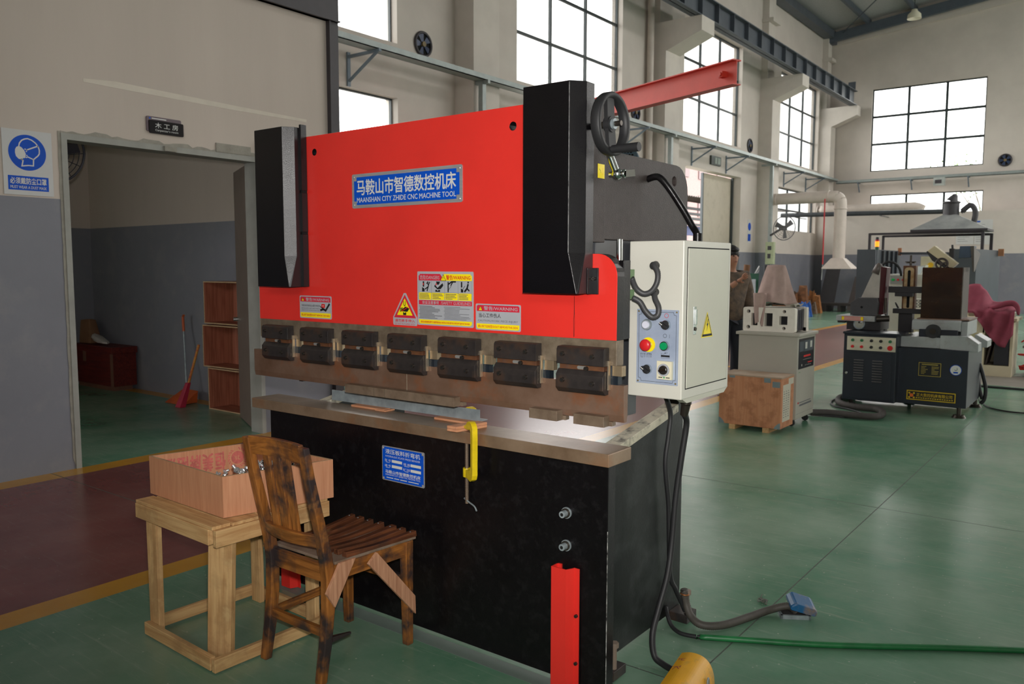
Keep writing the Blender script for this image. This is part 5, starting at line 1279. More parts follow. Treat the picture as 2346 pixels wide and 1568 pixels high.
def Q(px, py): return (cx_+(px-0.495)*K, cy_-(py-0.57)*K)      # sketch coordinates of the symbol
head = [(0.345, 0.46), (0.36, 0.40), (0.40, 0.345), (0.45, 0.315), (0.51, 0.30), (0.58, 0.32), (0.65, 0.37), (0.695, 0.43), (0.715, 0.50), (0.71, 0.57), (0.68, 0.615), (0.64, 0.65), (0.60, 0.69), (0.592, 0.81), (0.50, 0.81), (0.385, 0.83), (0.41, 0.72), (0.37, 0.70)]
b.line([Q(*p) for p in head], 0.0085, 2)
b.pl([Q(*p) for p in ((0.30, 0.48), (0.345, 0.455), (0.39, 0.475), (0.44, 0.53), (0.465, 0.60), (0.455, 0.67), (0.40, 0.685), (0.425, 0.725), (0.39, 0.71), (0.33, 0.70), (0.285, 0.65), (0.272, 0.58), (0.278, 0.52))], 2)
b.line([Q(0.48, 0.52), Q(0.695, 0.42)], 0.009, 2); b.line([Q(0.49, 0.645), Q(0.60, 0.69)], 0.008, 2)
for p in ((0.455, 0.505), (0.482, 0.515), (0.477, 0.545), (0.482, 0.625), (0.475, 0.66)): b.disc(*Q(*p), 0.0048, 2, 10)
b.build('symbol', t, kind='flat')
t = thing('door_sign', 'dark door sign with white lettering above the doorway', 'sign', (RX, 3.75, 2.63))
b = MB(mat('sign_mauve', (92, 76, 84), 0.45)).plane((RX+0.012, 3.585, 2.64), (0, 1, 0), (0, 0, 1)); b.slab(0.302, 0.12, 0.012, 0.012); b.mat(SILVERP).q(0.045, 0.101, 0.17, 0.109, 1); b.mat(BLUE).disc(0.028, 0.105, 0.007, 1); b.build('back_plate', t, kind='flat')
b = MB(mat('sign_black', (22, 18, 20), 0.5, spec=0.15)).plane((RX+0.02, 3.602, 2.626), (0, 1, 0), (0, 0, 1)); b.slab(0.300, 0.105, 0.008, 0.010); b.build('front_plate', t, kind='flat')
b = MB(SILVERP).plane((RX+0.0205, 3.602, 2.626), (0, 1, 0), (0, 0, 1)); b.tx('木 工 房', 0.150, 0.066, 0.20, 0.044, 1, 0.005); b.tx("Carpenter's room", 0.150, 0.026, 0.20, 0.022, 1, 0.005); b.build('lettering', t, kind='flat')

# ------------------------------------------------------------------ inside the carpenter's room
labs = ('open red plywood crate at the bottom of the stack behind the door leaf', 'open red plywood crate in the middle of the stack behind the door leaf', 'open red plywood crate on top of the stack behind the door leaf')
for k, (x0, y0, rz_) in enumerate(((-8.00, 5.07, 0.0), (-8.045, 5.055, 0.02), (-8.03, 5.06, -0.015))):
    t = thing('plywood_crate', labs[k], 'crate', (x0+0.41, y0+0.14, 0.002+0.468*k), rz_, 'stacked plywood crates in the carpenter room')
    hx, hy, hz, q = 0.41, 0.14, 0.455, 0.012; sk = 0.03
    for nm, bxx in (('side_panel', (-hx, -hx+q, -hy, hy, 0, hz)), ('side_panel', (hx-q, hx, -hy, hy, 0, hz)), ('back_panel', (-hx+q, hx-q, hy-q, hy, 0, hz)), ('bottom_panel', (-hx+q, hx-q, -hy, hy-q, 0, q)), ('top_panel', (-hx+q, hx-q, -hy, hy-q, hz-q, hz))):
        b = MB(ROOMPLY('z' if nm != 'bottom_panel' else 'x')); b.box(*bxx); b.mat(PLYE)
        b.box(bxx[0], bxx[1], bxx[2]-0.0008, bxx[2]+0.0005, bxx[4], bxx[5]) if nm != 'back_panel' else None
        b.build(nm, t, local=True)
    b = MB(CHROME)
    for z in (0.14, 0.33): b.ball((-hx-0.014, -0.04, z), 0.012, 10, 6); b.cyl((-hx-0.012, -0.04, z), (-hx, -0.04, z), 0.005, n=8)
    b.build('knob', t, local=True)
t = thing('dustpan', 'orange dustpan with long upright handle against the room wall', 'dustpan', (-8.66, 5.16, 0))
ORG = mat('orange_plastic', (190, 88, 40), 0.5)
b = MB(ORG); b.hexa([(-8.78, 5.0, 0.003), (-8.44, 5.0, 0.003), (-8.47, 5.22, 0.003), (-8.75, 5.22, 0.003)], [(-8.79, 5.04, 0.02), (-8.43, 5.04, 0.02), (-8.46, 5.23, 0.14), (-8.76, 5.23, 0.14)]); b.build('pan', t, bevel=0.005)
b = MB(ZINC); b.cyl((-8.66, 5.21, 0.12), (-8.80, 5.28, 0.84), 0.011, n=10); b.build('pole', t)
b = MB(ORG); b.cyl((-8.796, 5.278, 0.80), (-8.815, 5.285, 0.97), 0.015, n=10); b.tube([(-8.815, 5.285, 0.96), (-8.80, 5.28, 0.985), (-8.77, 5.275, 0.985)], 0.011, 8, 4); b.build('grip', t)
t = thing('hand_broom', 'crimson broom leaning beside the crates', 'broom', (-8.3, 5.0, 0))
PNK = mat('crimson_plastic', (176, 36, 64), 0.5)
b = MB(PNK); b.hexa([(-8.40, 4.90, 0.0), (-8.30, 4.90, 0.0), (-8.29, 4.97, 0.0), (-8.39, 4.97, 0.0)], [(-8.27, 4.96, 0.28), (-8.22, 4.96, 0.28), (-8.22, 5.0, 0.28), (-8.27, 5.0, 0.28)]); b.build('bristles', t, bevel=0.006)
b = MB(mat('broom_print', (180, 60, 50), 0.5, c2=(200, 150, 60), vs=40)); b.cyl((-8.245, 4.98, 0.26), (-8.12, 5.045, 0.70), 0.014, n=10); b.build('handle', t)
t = thing('wooden_chest', 'dark red wooden trunk on the floor of the far room corner', 'trunk', (-10.5, 5.2, 0))
TRK = wood('trunk_wood', (112, 40, 32), (80, 28, 26), 'x', 0.5, 0.6)
b = MB(TRK); b.box(-11.05, -10.02, 5.04, 5.35, 0.06, 0.47); b.build('chest', t, bevel=0.004)
b = MB(TRK); b.box(-11.07, -10.0, 5.03, 5.36, 0.47, 0.55); b.build('trunk_lid', t, bevel=0.004)
b = MB(mat('trunk_fitting', (120, 84, 66), 0.5)); b.box(-10.06, -10.015, 5.035, 5.05, 0.06, 0.47); b.box(-10.75, -10.68, 5.032, 5.04, 0.34, 0.48); b.box(-10.98, -10.08, 5.08, 5.32, 0.0, 0.06); b.build('trunk_fitting', t)
t = thing('paper_bag', 'crumpled brown and white paper bag lying on the trunk', 'bag', (-10.7, 5.2, 0.551))
b = MB(mat('kraft_paper', (134, 98, 70), 0.8)); b.hexa([(-11.0, 5.1, 0.552), (-10.72, 5.12, 0.552), (-10.75, 5.3, 0.552), (-11.0, 5.3, 0.552)], [(-11.02, 5.14, 0.86), (-10.80, 5.16, 0.88), (-10.84, 5.27, 0.86), (-11.0, 5.27, 0.84)]); b.build('brown_bag', t, bevel=0.02, sub=1)
b = MB(mat('white_plastic_bag', (190, 186, 180), 0.5)); b.hexa([(-10.78, 5.07, 0.552), (-10.25, 5.09, 0.552), (-10.28, 5.28, 0.552), (-10.75, 5.3, 0.552)], [(-10.80, 5.10, 0.76), (-10.50, 5.12, 0.62), (-10.5, 5.24, 0.60), (-10.76, 5.26, 0.74)]); b.build('white_bag', t, sub=1)
t = thing('breaker_panel', 'grey breaker panel with wooden shelves beside the room doorway', 'breaker panel', (-10.6, 5.3, 1.4))
pA = at(168, 545, y=5.3)
b = MB(mat('panel_grey', (150, 150, 148), 0.5)); b.box(pA.x-0.16, pA.x+0.12, 5.28, 5.365, 1.55, 2.30); b.build('board', t)
b = MB(mat('breaker_dark', (50, 54, 70), 0.4))
for z in (1.70, 2.02): b.box(pA.x-0.02, pA.x+0.07, 5.255, 5.28, z, z+0.12)
b.build('breaker', t)
b = MB(wood('shelf_wood', (150, 92, 60), (120, 70, 44), 'x'))
for z in (1.88, 2.17): b.box(pA.x-0.17, pA.x+0.13, 5.22, 5.30, z, z+0.02)
b.build('shelf', t)
b = MB(RUBBER); b.tube([(pA.x+0.0, 5.3, 1.56), (pA.x+0.06, 5.31, 1.47), (pA.x+0.2, 5.34, 1.44)], 0.008, 8, 5); b.build('wire', t)
t = thing('wall_fan', 'dark industrial fan hanging high inside the room, cut off by the door jamb', 'fan', (-7.05, 2.85, 2.6))
fc = at(116, 350, x=-7.05); fa = Vector((-0.75, 0.65, -0.1)).normalized()
def fan(t, fc, fa, Rf, mfan, up=True):
    b = MB(mfan); b.torus(fc, fa, Rf, 0.014 if Rf > 0.3 else 0.01, 40, 8)
    _, a_, b_ = _frame(fa)
    for k in range(1, 6): b.torus(fc+fa*(0.05*(1-(k/6)**2)), fa, Rf*k/6, 0.0035, 32, 5)
    for k in range(14):
        e = a_*math.cos(2*PI*k/14)+b_*math.sin(2*PI*k/14); b.tube([fc+fa*0.05+e*0.04, fc+fa*0.042+e*Rf*0.5, fc+e*Rf], 0.0035, 5, 3)
    b.build('guard', t)
    b = MB(mfan)
    for k in range(3):
        a0 = 2*PI*k/3+0.4
        e = a_*math.cos(a0)+b_*math.sin(a0); g_ = -a_*math.sin(a0)+b_*math.cos(a0)
        b.add([fc+e*0.05-g_*0.04, fc+e*Rf*0.85-g_*0.09-fa*0.03, fc+e*Rf*0.88+g_*0.07+fa*0.01, fc+e*0.05+g_*0.04+fa*0.02], [(0, 1, 2, 3)])
    b.build('blade', t)
    b = MB(mfan); b.cyl(fc-fa*0.22, fc+fa*0.03, 0.075, n=18); b.build('motor', t)
fan(t, fc, fa, 0.25, mat('fan_dark', (44, 44, 54), 0.5))
b = MB(mat('fan_dark', (44, 44, 54), 0.5)); b.bar(fc-fa*0.2, (RX-0.15, fc.y-0.25, fc.z), 0.04, 0.04); b.build('arm', t)
b = MB(mat('extinguisher_red', (150, 30, 30), 0.4)); q = at(599, 888, y=4.9); b.cyl((q.x, q.y, 0.18), (q.x, q.y, 0.46), 0.055, n=18); b.cyl((q.x, q.y, 0.46), (q.x, q.y, 0.52), 0.055, 0.02, n=18); b.mat(BOLT).cyl((q.x, q.y, 0.52), (q.x, q.y, 0.57), 0.018, n=10); b.mat(WHITEP).cyl((q.x, q.y, 0.0), (q.x, q.y, 0.18), 0.05, n=18)
tag(b.build('red_canister'), 'red canister with white base standing just behind the door leaf', 'canister')
# ------------------------------------------------------------------ packing crate in front of the power cabinet
t = thing('wooden_crate', 'brown plywood shipping crate with metal corners in front of the beige cabinet', 'crate', (-2.87, 7.69, 0))
b = MB(CRATEW('z')); b.box(-3.170, -2.567, 7.522, 7.535, 0.045, 0.520); b.build('front_panel', t, bevel=0.002)
b = MB(CRATEW('z')); b.box(-3.170, -2.567, 7.535, 7.875, 0.045, 0.518); b.build('body', t, bevel=0.002)
b = MB(mat('dusty_crate_lid', (178, 160, 142), 0.75, c2=(156, 126, 100), vs=4)); b.box(-3.175, -2.562, 7.518, 7.88, 0.518, 0.532); b.build('crate_lid', t, bevel=0.002)
for x in (-3.03, -2.70):
    b = MB(PINE('y')); b.box(x-0.03, x+0.03, 7.51, 7.87, 0.0, 0.045); b.build('skid', t)
b = MB(mat('crate_corner_metal', (134, 148, 152), 0.4, metal=0.4)).plane((-3.170, 7.5215, 0.045), (1, 0, 0), (0, 0, 1)); b.pl([(0, 0), (0.06, 0), (0.05, 0.022), (0.022, 0.05), (0, 0.06)], 1).pl([(0.603, 0), (0.543, 0), (0.553, 0.022), (0.581, 0.05), (0.603, 0.06)], 1); b.q(0.52, 0.39, 0.592, 0.445, 1); b.q(0.10, 0.452, 0.155, 0.487, 1); b.q(0.44, 0.430, 0.505, 0.487, 1); b.build('corner_metal', t, kind='flat')
b = MB(mat('paper_label', (196, 190, 172), 0.7, var=0.04)).plane((-2.567, 7.522, 0.045), (0, 1, 0), (0, 0, 1)); b.q(0.05, 0.06, 0.26, 0.41, 1); b.q(0.20, 0.40, 0.34, 0.46, 1.5); b.mat(GREYPR)
for k in range(12):
    for j in range(3): b.q(0.07+j*0.06, 0.10+k*0.022, 0.09+j*0.06+RND.uniform(0, 0.02), 0.107+k*0.022, 2)
b.build('paper_label', t, kind='flat')
# ------------------------------------------------------------------ power cabinet
t = thing('power_cabinet', 'beige wheeled power supply cabinet with a black meter panel', 'power cabinet', (-2.86, 8.2, 0))
x0, x1, y0, y1 = -3.150, -2.560, 7.93, 8.475
b = MB(POWER); b.box(x0, x1, y0, y1, 0.075, 0.885); b.build('body', t, bevel=0.004)
b = MB(POWER); b.box(x0-0.025, x1+0.022, y0-0.022, y1+0.022, 0.885, 0.915); b.build('top', t, bevel=0.006)
b = MB(mat('meter_panel_black', (30, 32, 36), 0.35)); pp = (x1+0.0015, 7.90+0.065, 0.565); b.plane(pp, (0, 1, 0), (0, 0, 1)); b.slab(0.47, 0.295, 0.0015); b.mat(mat('panel_slate', (70, 80, 88), 0.4)); b.q(0.02, 0.17, 0.15, 0.27, 1).q(0.16, 0.165, 0.44, 0.275, 1); b.mat(MWHITE).q(0.19, 0.19, 0.25, 0.255, 2).q(0.34, 0.195, 0.40, 0.26, 2)
b.mat(REDPR).q(0.15, 0.110, 0.36, 0.128, 1).q(0.28, 0.045, 0.42, 0.055, 1); b.mat(MWHITE)
for k in range(8): b.q(0.14+0.03*k, 0.085, 0.155+0.03*k, 0.089, 1)
for k in range(4): b.q(0.20+0.05*k, 0.025, 0.225+0.05*k, 0.03, 1)
b.disc(0.10, 0.035, 0.012, 1); b.build('meter_panel', t, kind='flat')
b = MB(GREYPR).plane((x1+0.0005, y0, 0.075), (0, 1, 0), (0, 0, 1)); b.q(0.10, 0.120, 0.47, 0.138, 1).q(0.09, 0.152, 0.45, 0.160, 1); b.q(0, 0.050, 0.545, 0.052, 1)
b.mat(REDPR).q(0.05, 0.148, 0.08, 0.166, 1); b.mat(SWGREEN).q(0.05, 0.455, 0.11, 0.463, 1); b.build('lettering', t, kind='flat')
for x, y in ((x0+0.06, y0+0.07), (x1-0.06, y0+0.07), (x0+0.06, y1-0.07), (x1-0.05, y1-0.09)):
    b = MB(RUBBER); b.cyl((x, y-0.012, 0.034), (x, y+0.012, 0.034), 0.033, n=16); b.mat(BOLT).box(x-0.015, x+0.015, y-0.018, y+0.018, 0.045, 0.076); b.build('caster', t)
# foam packing ends around a black device
t = thing('packed_device', 'black device in white foam packing frames on the beige cabinet', 'device', (-2.87, 8.15, 0.916))
def foam(y0_, y1_):
    W_, H_ = 0.522, 0.240
    hs = [circle(0.055, 0.198, 0.019, 14), circle(0.055, 0.042, 0.019, 14), circle(0.415, 0.205, 0.017, 14), circle(0.415, 0.040, 0.017, 14), rect(0.085, 0.150, 0.058, 0.182), rect(0.222, 0.300, 0.055, 0.185), rect(0.368, 0.448, 0.075, 0.160)]
    b = MB(FOAM); b.prism(rrect(W_, H_, 0.02, 3), lambda a, c: (-3.135+a, y0_, 0.9165+c), lambda a, c: (-3.135+a, y1_, 0.9165+c), hs); b.build('foam_end', t, bevel=0.003)
foam(7.99, 8.055)
b = MB(FOAM); b.box(-2.64, -2.60, 8.30, 8.36, 0.9165, 1.155); b.box(-3.135, -2.60, 8.30, 8.36, 0.9165, 0.96); b.box(-3.135, -2.64, 8.30, 8.36, 0.96, 1.155); b.build('foam_end', t, bevel=0.004)
b = MB(mat('device_black', (32, 32, 36), 0.35)); b.box(-3.11, -2.625, 8.045, 8.30, 0.93, 1.14); b.build('device_case', t, bevel=0.004)
b = MB(mat('device_rib', (70, 72, 78), 0.35)); 
for y in (8.10, 8.16, 8.23): b.box(-2.626, -2.620, y, y+0.02, 0.95, 1.12)
b.build('device_fin', t)
b = MB(mat('clear_plastic_film', (186, 180, 166), 0.25, var=0.15, vs=20, bump=0.6, bs=18)); n = 9; vs = []; R6 = random.Random(9)
for i in range(n+1):
    for j in range(7): vs.append((-2.98+0.34*i/n, 8.02+0.30*j/6, 1.162+R6.uniform(0, 0.035)+(0.015 if 1 < i < n-1 else 0)))
b.add(vs, [(i*7+j, (i+1)*7+j, (i+1)*7+j+1, i*7+j+1) for i in range(n) for j in range(6)], True)
tag(b.build('plastic_film'), 'crumpled clear plastic film lying on top of the white foam packing', 'plastic film')
# the cloth hung over a post on the device
t = thing('draped_cloth', 'greyish pink cloth draped over the white foam packing', 'cloth', (-2.86, 8.05, 0.93))
b = MB(CLOTHG); U, Vn = 26, 22; vs = []
for i in range(Vn+1):
    f = i/Vn; z = 1.575-0.375*f
    for j in range(U):
        a = 2*PI*j/U
        rx = 0.088+0.105*f**0.9; ry = 0.05+0.09*f
        fold = 1+0.15*f*math.sin(5*a+0.6)+0.09*(0.3+f)*math.sin(9*a+2*f)
        vs.append((-2.868+0.012*f+rx*fold*math.cos(a)-0.02*f, 8.14+ry*fold*math.sin(a), z+0.012*math.sin(3*a)*f))
vs.append((-2.868, 8.14, 1.58)); fs = []
for i in range(Vn):
    for j in range(U): fs.append((i*U+j, i*U+(j+1) % U, (i+1)*U+(j+1) % U, (i+1)*U+j))
for j in range(U): fs.append((len(vs)-1, (j+1) % U, j))
b.add(vs, fs, True)
# the tail hanging in front of the foam
n = 14; vs = []
for i in range(n+1):
    f = i/n; z = 1.30-0.31*f
    for j in range(9):
        s_ = j/8; w_ = 0.13-0.055*f; x = -2.985+0.05*f*0.3+w_*(s_-0.35)
        vs.append((x, 7.975-0.02*math.sin(s_*7+2*f)+0.05*(1-f)*(s_), z+0.02*math.sin(s_*5)*f))
b.add(vs, [(i*9+j, (i+1)*9+j, (i+1)*9+j+1, i*9+j+1) for i in range(n) for j in range(8)], True)
o = b.build('cloth_body', t); so = o.modifiers.new('thickness', 'SOLIDIFY'); so.thickness = 0.004
# conduit on the floor between cabinet and wire machine
b = MB(mat('dusty_conduit', (72, 66, 64), 0.7, var=0.15, vs=15))
b.tube([at(u, v, z=0.04) for u, v in ((1855, 945), (1900, 946), (1960, 952), (2005, 955), (2022, 948), (2010, 938), (1960, 932), (1925, 924), (1922, 913), (1940, 908), (1975, 912))], 0.034, 12, 6, ribs=0.03, rib_len=0.02)
tag(b.build('cable_conduit'), 'thick dark conduit looping on the floor below the wire cutting machine', 'conduit')
b = MB(RUBBER); b.tube([at(u, v, z=0.012) for u, v in ((1852, 950), (1895, 953), (1950, 956), (1975, 948), (1945, 938), (1910, 930), (1905, 920), (1925, 912), (1960, 914))], 0.010, 8, 5)
tag(b.build('thin_cable'), 'thin black cable on the floor alongside the thick conduit', 'cable')

# ------------------------------------------------------------------ wire cutting machine
edm = thing('wire_cutting_machine', 'dark navy wire cutting machine with grey slides and an oily splash box', 'cutting machine', (-1.95, 9.95, 0))
YB = 9.50
def pbox(mb, u0, v0, u1, v1, yf, yb):
    """box whose front face, on the plane y = yf, spans the measured corners"""
    a = at(u0, v1, y=yf); c = at(u1, v0, y=yf); a2 = at(u0, v0, y=yf)
    return mb.box(min(a.x, a2.x), c.x, yf, yb, a.z, c.z)
def E(mb, nm, **k): return mb.build(nm, edm, **k)
b = MB(NAVY); b.box(-2.00, -1.325, YB, 10.45, 0.10, 0.70); E(b, 'base', bevel=0.006)
b = MB(NAVY); b.box(-2.62, -2.00, 9.75, 10.3, 0.10, 0.62); E(b, 'base_wing', bevel=0.006)
b = MB(NAVY); b.box(-2.525, -1.985, 9.38, 9.74, 0.105, 0.83); cb = E(b, 'control_box', bevel=0.006)
b = MB(NAVY); b.box(-2.535, -1.95, 9.36, 9.76, 0.83, 0.853); b.build('box_lid', cb, bevel=0.004)
b = MB(mat('button_panel_ivory', (206, 200, 178), 0.45, var=0.04)); b.box(-2.49, -1.995, 9.374, 9.382, 0.655, 0.806); bp_ = b.build('button_panel', cb, bevel=0.001)
for i, (fx, cs) in enumerate(((0.12, 'gr'), (0.31, 'gr'), (0.51, 'kk'), (0.70, 'kk'), (0.89, 'gR'))):
    for j in range(2):
        c_ = cs[j]; z = 0.765 if j == 0 else 0.695; rr = 0.017 if c_ != 'R' else 0.028
        b = MB({'g': mat('button_dark_green', (40, 110, 70), 0.4), 'r': REDB, 'k': RUBBER, 'R': REDB}[c_]); x = -2.49+0.495*fx; b.cyl((x, 9.375, z), (x, 9.355, z), rr, rr*0.85, n=16); b.build('button', cb)
b = MB(mat('navy_door', (30, 36, 46), 0.4)); b.box(-2.515, -2.03, 9.373, 9.381, 0.13, 0.63); b.mat(CHROME).cyl((-2.485, 9.375, 0.40), (-2.485, 9.362, 0.40), 0.014, n=14); dr_ = b.build('door', cb, bevel=0.002)
b = MB(mat('louvre_slot', (88, 86, 86), 0.5))
for ux_ in (-2.36, -2.17):
    b = MB(mat('louvre_slot', (88, 86, 86), 0.5))
    for k in range(9):
        z = 0.545-k*0.028; b.hexa([(ux_-0.05, 9.372, z-0.006), (ux_+0.05, 9.372, z-0.006), (ux_+0.05, 9.374, z-0.006), (ux_-0.05, 9.374, z-0.006)], [(ux_-0.05, 9.362, z), (ux_+0.05, 9.362, z), (ux_+0.05, 9.374, z+0.010), (ux_-0.05, 9.374, z+0.010)])
    b.build('louvre', cb)

for x, y in ((-1.39, 9.52), (-1.36, 10.38), (-2.50, 9.66), (-2.0, 10.2)):
    b = MB(BOLT); b.cyl((x, y, 0.0), (x, y, 0.03), 0.07, 0.05, n=18); b.cyl((x, y, 0.03), (x, y, 0.105), 0.022, n=12); E(b, 'leveling_foot')
b = MB(mat('plate_black', (30, 30, 28), 0.4)).plane((-1.792, YB-0.002, 0.405), (1, 0, 0), (0, 0, 1)); b.slab(0.225, 0.155, 0.002); b.mat(mat('brass_print', (190, 170, 84), 0.4, metal=0.3))
b.line([(0.008, 0.008), (0.217, 0.008), (0.217, 0.147), (0.008, 0.147), (0.008, 0.008)], 0.005, 1)
for r_ in range(6):
    for q_ in range(2): b.q(0.03+0.10*q_, 0.030+r_*0.015, 0.03+0.10*q_+RND.uniform(0.03, 0.07), 0.035+r_*0.015, 1)
b.q(0.035, 0.125, 0.19, 0.134, 1); E(b, 'rating_plate', kind='flat')
b = MB(mat('plate_black', (30, 30, 28), 0.4)).plane((-1.895, YB-0.002, 0.145), (1, 0, 0), (0, 0, 1)); b.slab(0.475, 0.108, 0.002); b.mat(mat('gold_print', (220, 184, 30), 0.4))
b.line([(0.008, 0.008), (0.467, 0.008), (0.467, 0.100), (0.008, 0.100), (0.008, 0.008)], 0.009, 1); b.tx('正大数控机床有限公司', 0.27, 0.062, 0.34, 0.036, 1, 0.01)
for k in range(16): b.q(0.095+k*0.0225, 0.024, 0.110+k*0.0225, 0.034, 1)
for u, v in ((0.03, 0.075), (0.075, 0.075), (0.03, 0.028), (0.075, 0.028)): b.disc(u, v, 0.010, 1, 10)
b.mat(mat('orange_print', (226, 110, 40), 0.4)).disc(0.052, 0.052, 0.019, 2); E(b, 'maker_plate', kind='flat')
for x, z, y in ((-1.435, 0.495, YB-0.001), (-2.50, 0.53, 9.749)):
    b = MB(BLUE).plane((x, y, z), (1, 0, 0), (0, 0, 1)); b.disc(0, 0, 0.056, 1); b.mat(WHITEP).disc(0, 0, 0.050, 2); b.mat(GREYPR).line([(0.010, 0.026), (0.014, 0.006), (0.002, -0.006), (-0.012, 0.004)], 0.005, 3); b.mat(BLUE).q(-0.022, -0.034, 0.022, -0.018, 3); E(b, 'round_sticker', kind='flat')
# slides
b = MB(MGREY); b.box(-1.985, -1.60, 9.55, 10.3, 0.705, 0.82); b.prism_y([(-1.60, 0.705), (-1.245, 0.690), (-1.245, 0.775), (-1.345, 0.845), (-1.60, 0.845)], 9.53, 9.75); E(b, 'lower_slide', bevel=0.005)
b = MB(MGREY); b.prism_y([(-1.32, 0.72), (-1.20, 0.72), (-1.20, 0.79), (-1.30, 0.85), (-1.32, 0.85)], 9.80, 10.1); E(b, 'slide_arm', bevel=0.004)
b = MB(NAVY); b.box(-1.82, -1.45, 9.60, 10.25, 0.82, 0.90); E(b, 'saddle', bevel=0.005)
b = MB(MGREY); b.prism_x([(9.62, 0.888), (9.62, 0.985), (9.66, 1.0), (10.3, 1.0), (10.3, 0.888)], -1.895, -1.43); b.box(-1.43, -1.37, 9.66, 10.3, 0.84, 0.99); E(b, 'upper_table', bevel=0.006)
b = MB(mat('table_rail_brown', (120, 92, 76), 0.5)); b.box(-1.86, -1.36, 9.68, 10.25, 1.0, 1.012); E(b, 'table_rail')
b = MB(RUBBER); b.cyl((-1.675, 9.61, 0.885), (-1.675, 9.545, 0.885), 0.068, 0.074, n=26); b.mat(BOLT).cyl((-1.675, 9.546, 0.885), (-1.675, 9.53, 0.885), 0.03, n=18); E(b, 'hand_knob')
# splash box
b = MB(OILY); b.box(-1.835, -1.448, 9.72, 10.12, 1.015, 1.555); sb_ = E(b, 'splash_box', bevel=0.003)
b = MB(mat('splash_box_side', (112, 100, 92), 0.3, c2=(84, 70, 62), vs=3)); b.box(-1.449, -1.443, 9.73, 10.12, 1.015, 1.556); b.build('side_window', sb_)
b = MB(mat('handwheel_worn', (74, 66, 64), 0.45, metal=0.4)); c_ = Vector((-1.672, 9.83, 1.595)); b.torus(c_, (0.1, -1, 0.2), 0.056, 0.011, 28, 8)
for k in range(3): a = 2*PI*k/3+0.3; b.bar(c_, c_+Vector((math.cos(a)*0.054, 0, math.sin(a)*0.054)), 0.018, 0.01, (0, 1, 0))
b.cyl(c_+Vector((0, 0.01, 0)), c_+Vector((0, -0.03, 0)), 0.018, n=14); E(b, 'handwheel')
b = MB(mat('yellowed_plastic', (216, 202, 166), 0.45, var=0.04)); b.bar((-1.765, 9.84, 1.748), (-1.535, 9.84, 1.565), 0.14, 0.085, (0, 1, 0)) if False else b.prism_y([(-1.825, 1.735), (-1.755, 1.79), (-1.525, 1.60), (-1.565, 1.56), (-1.60, 1.555)], 9.86, 9.98); E(b, 'motor_cover', bevel=0.006)
b = MB(mat('dark_casting', (48, 46, 48), 0.5)); b.prism_y([(-1.835, 1.725), (-1.815, 1.74), (-1.60, 1.555), (-1.66, 1.555), (-1.775, 1.63)], 9.87, 9.97); b.box(-1.63, -1.585, 9.98, 10.05, 1.60, 1.76); b.cyl((-1.60, 10.0, 1.74), (-1.605, 10.0, 1.80), 0.012, n=8); E(b, 'wire_head', bevel=0.004)
b = MB(mat('blue_grey_box', (72, 90, 112), 0.45)); b.prism_y([(-1.545, 1.655), (-1.425, 1.660), (-1.400, 1.785), (-1.535, 1.785)], 10.02, 10.2); E(b, 'blue_terminal_box', bevel=0.004)
b = MB(mat('side_console_grey', (92, 86, 80), 0.45)); b.hexa([(-1.40, 10.0, 1.51), (-1.385, 10.0, 1.51), (-1.385, 10.06, 1.51), (-1.40, 10.06, 1.51)], [(-1.43, 9.98, 1.785), (-1.395, 9.98, 1.785), (-1.36, 10.22, 1.70), (-1.40, 10.22, 1.70)]); E(b, 'side_console', bevel=0.003)
# wire column
b = MB(RUST); b.box(-2.075, -1.945, 9.95, 10.05, 1.08, 1.575); cl = E(b, 'wire_column', bevel=0.004)
b = MB(mat('slide_face_cream', (206, 188, 150), 0.5, c2=(160, 112, 52), vs=7)).plane((-2.058, 9.948, 1.085), (1, 0, 0), (0, 0, 1)); b.pl(rrect(0.096, 0.47, 0.03, 4), 1); b.mat(HOLE).pl(rrect(0.030, 0.42, 0.014, 4, 0.033, 0.02), 2); b.build('slide_face', cl, kind='flat')
b = MB(BOLT); b.cyl((-2.01, 10.0, 1.575), (-2.01, 10.0, 1.69), 0.012, n=10); b.cyl((-2.01, 10.0, 1.60), (-2.01, 10.0, 1.615), 0.05, n=18); b.box(-2.065, -1.955, 9.985, 10.015, 1.612, 1.622); E(b, 'column_crank')
b = MB(mat('arm_black', (38, 36, 40), 0.45)); b.box(-2.20, -1.83, 9.86, 9.95, 1.275, 1.345); b.box(-2.13, -1.95, 9.85, 9.95, 1.235, 1.278); b.box(-2.15, -1.84, 9.88, 9.96, 1.045, 1.10); b.box(-2.10, -1.96, 9.94, 10.06, 0.83, 1.08); E(b, 'wire_arm', bevel=0.004)
# drum unit on the left
b = MB(mat('drum_guard_grey', (66, 66, 70), 0.45)); b.prism_y([(-2.555, 1.02), (-2.555, 1.155), (-2.475, 1.215), (-2.275, 1.215), (-2.265, 1.16), (-2.275, 1.02)], 9.70, 10.0); b.mat(HOLE).cyl((-2.435, 9.701, 1.11), (-2.435, 9.698, 1.11), 0.014, n=12); E(b, 'drum_guard', bevel=0.004)
b = MB(mat('tapered_cover', (178, 172, 164), 0.5)); b.prism_y([(-2.465, 1.215), (-2.275, 1.215), (-2.27, 1.565), (-2.325, 1.565)], 9.78, 9.82); b.mat(mat('maroon_panel', (78, 24, 34), 0.4)).hexa([(-2.275, 9.78, 1.03), (-2.235, 9.82, 1.03), (-2.235, 10.0, 1.03), (-2.275, 10.0, 1.03)], [(-2.27, 9.78, 1.565), (-2.215, 9.82, 1.555), (-2.215, 10.0, 1.555), (-2.27, 10.0, 1.565)]); E(b, 'drum_cover', bevel=0.003)
b = MB(MGREY); b.box(-2.685, -2.275, 9.62, 10.1, 0.955, 1.015); dk = E(b, 'drum_deck', bevel=0.004)
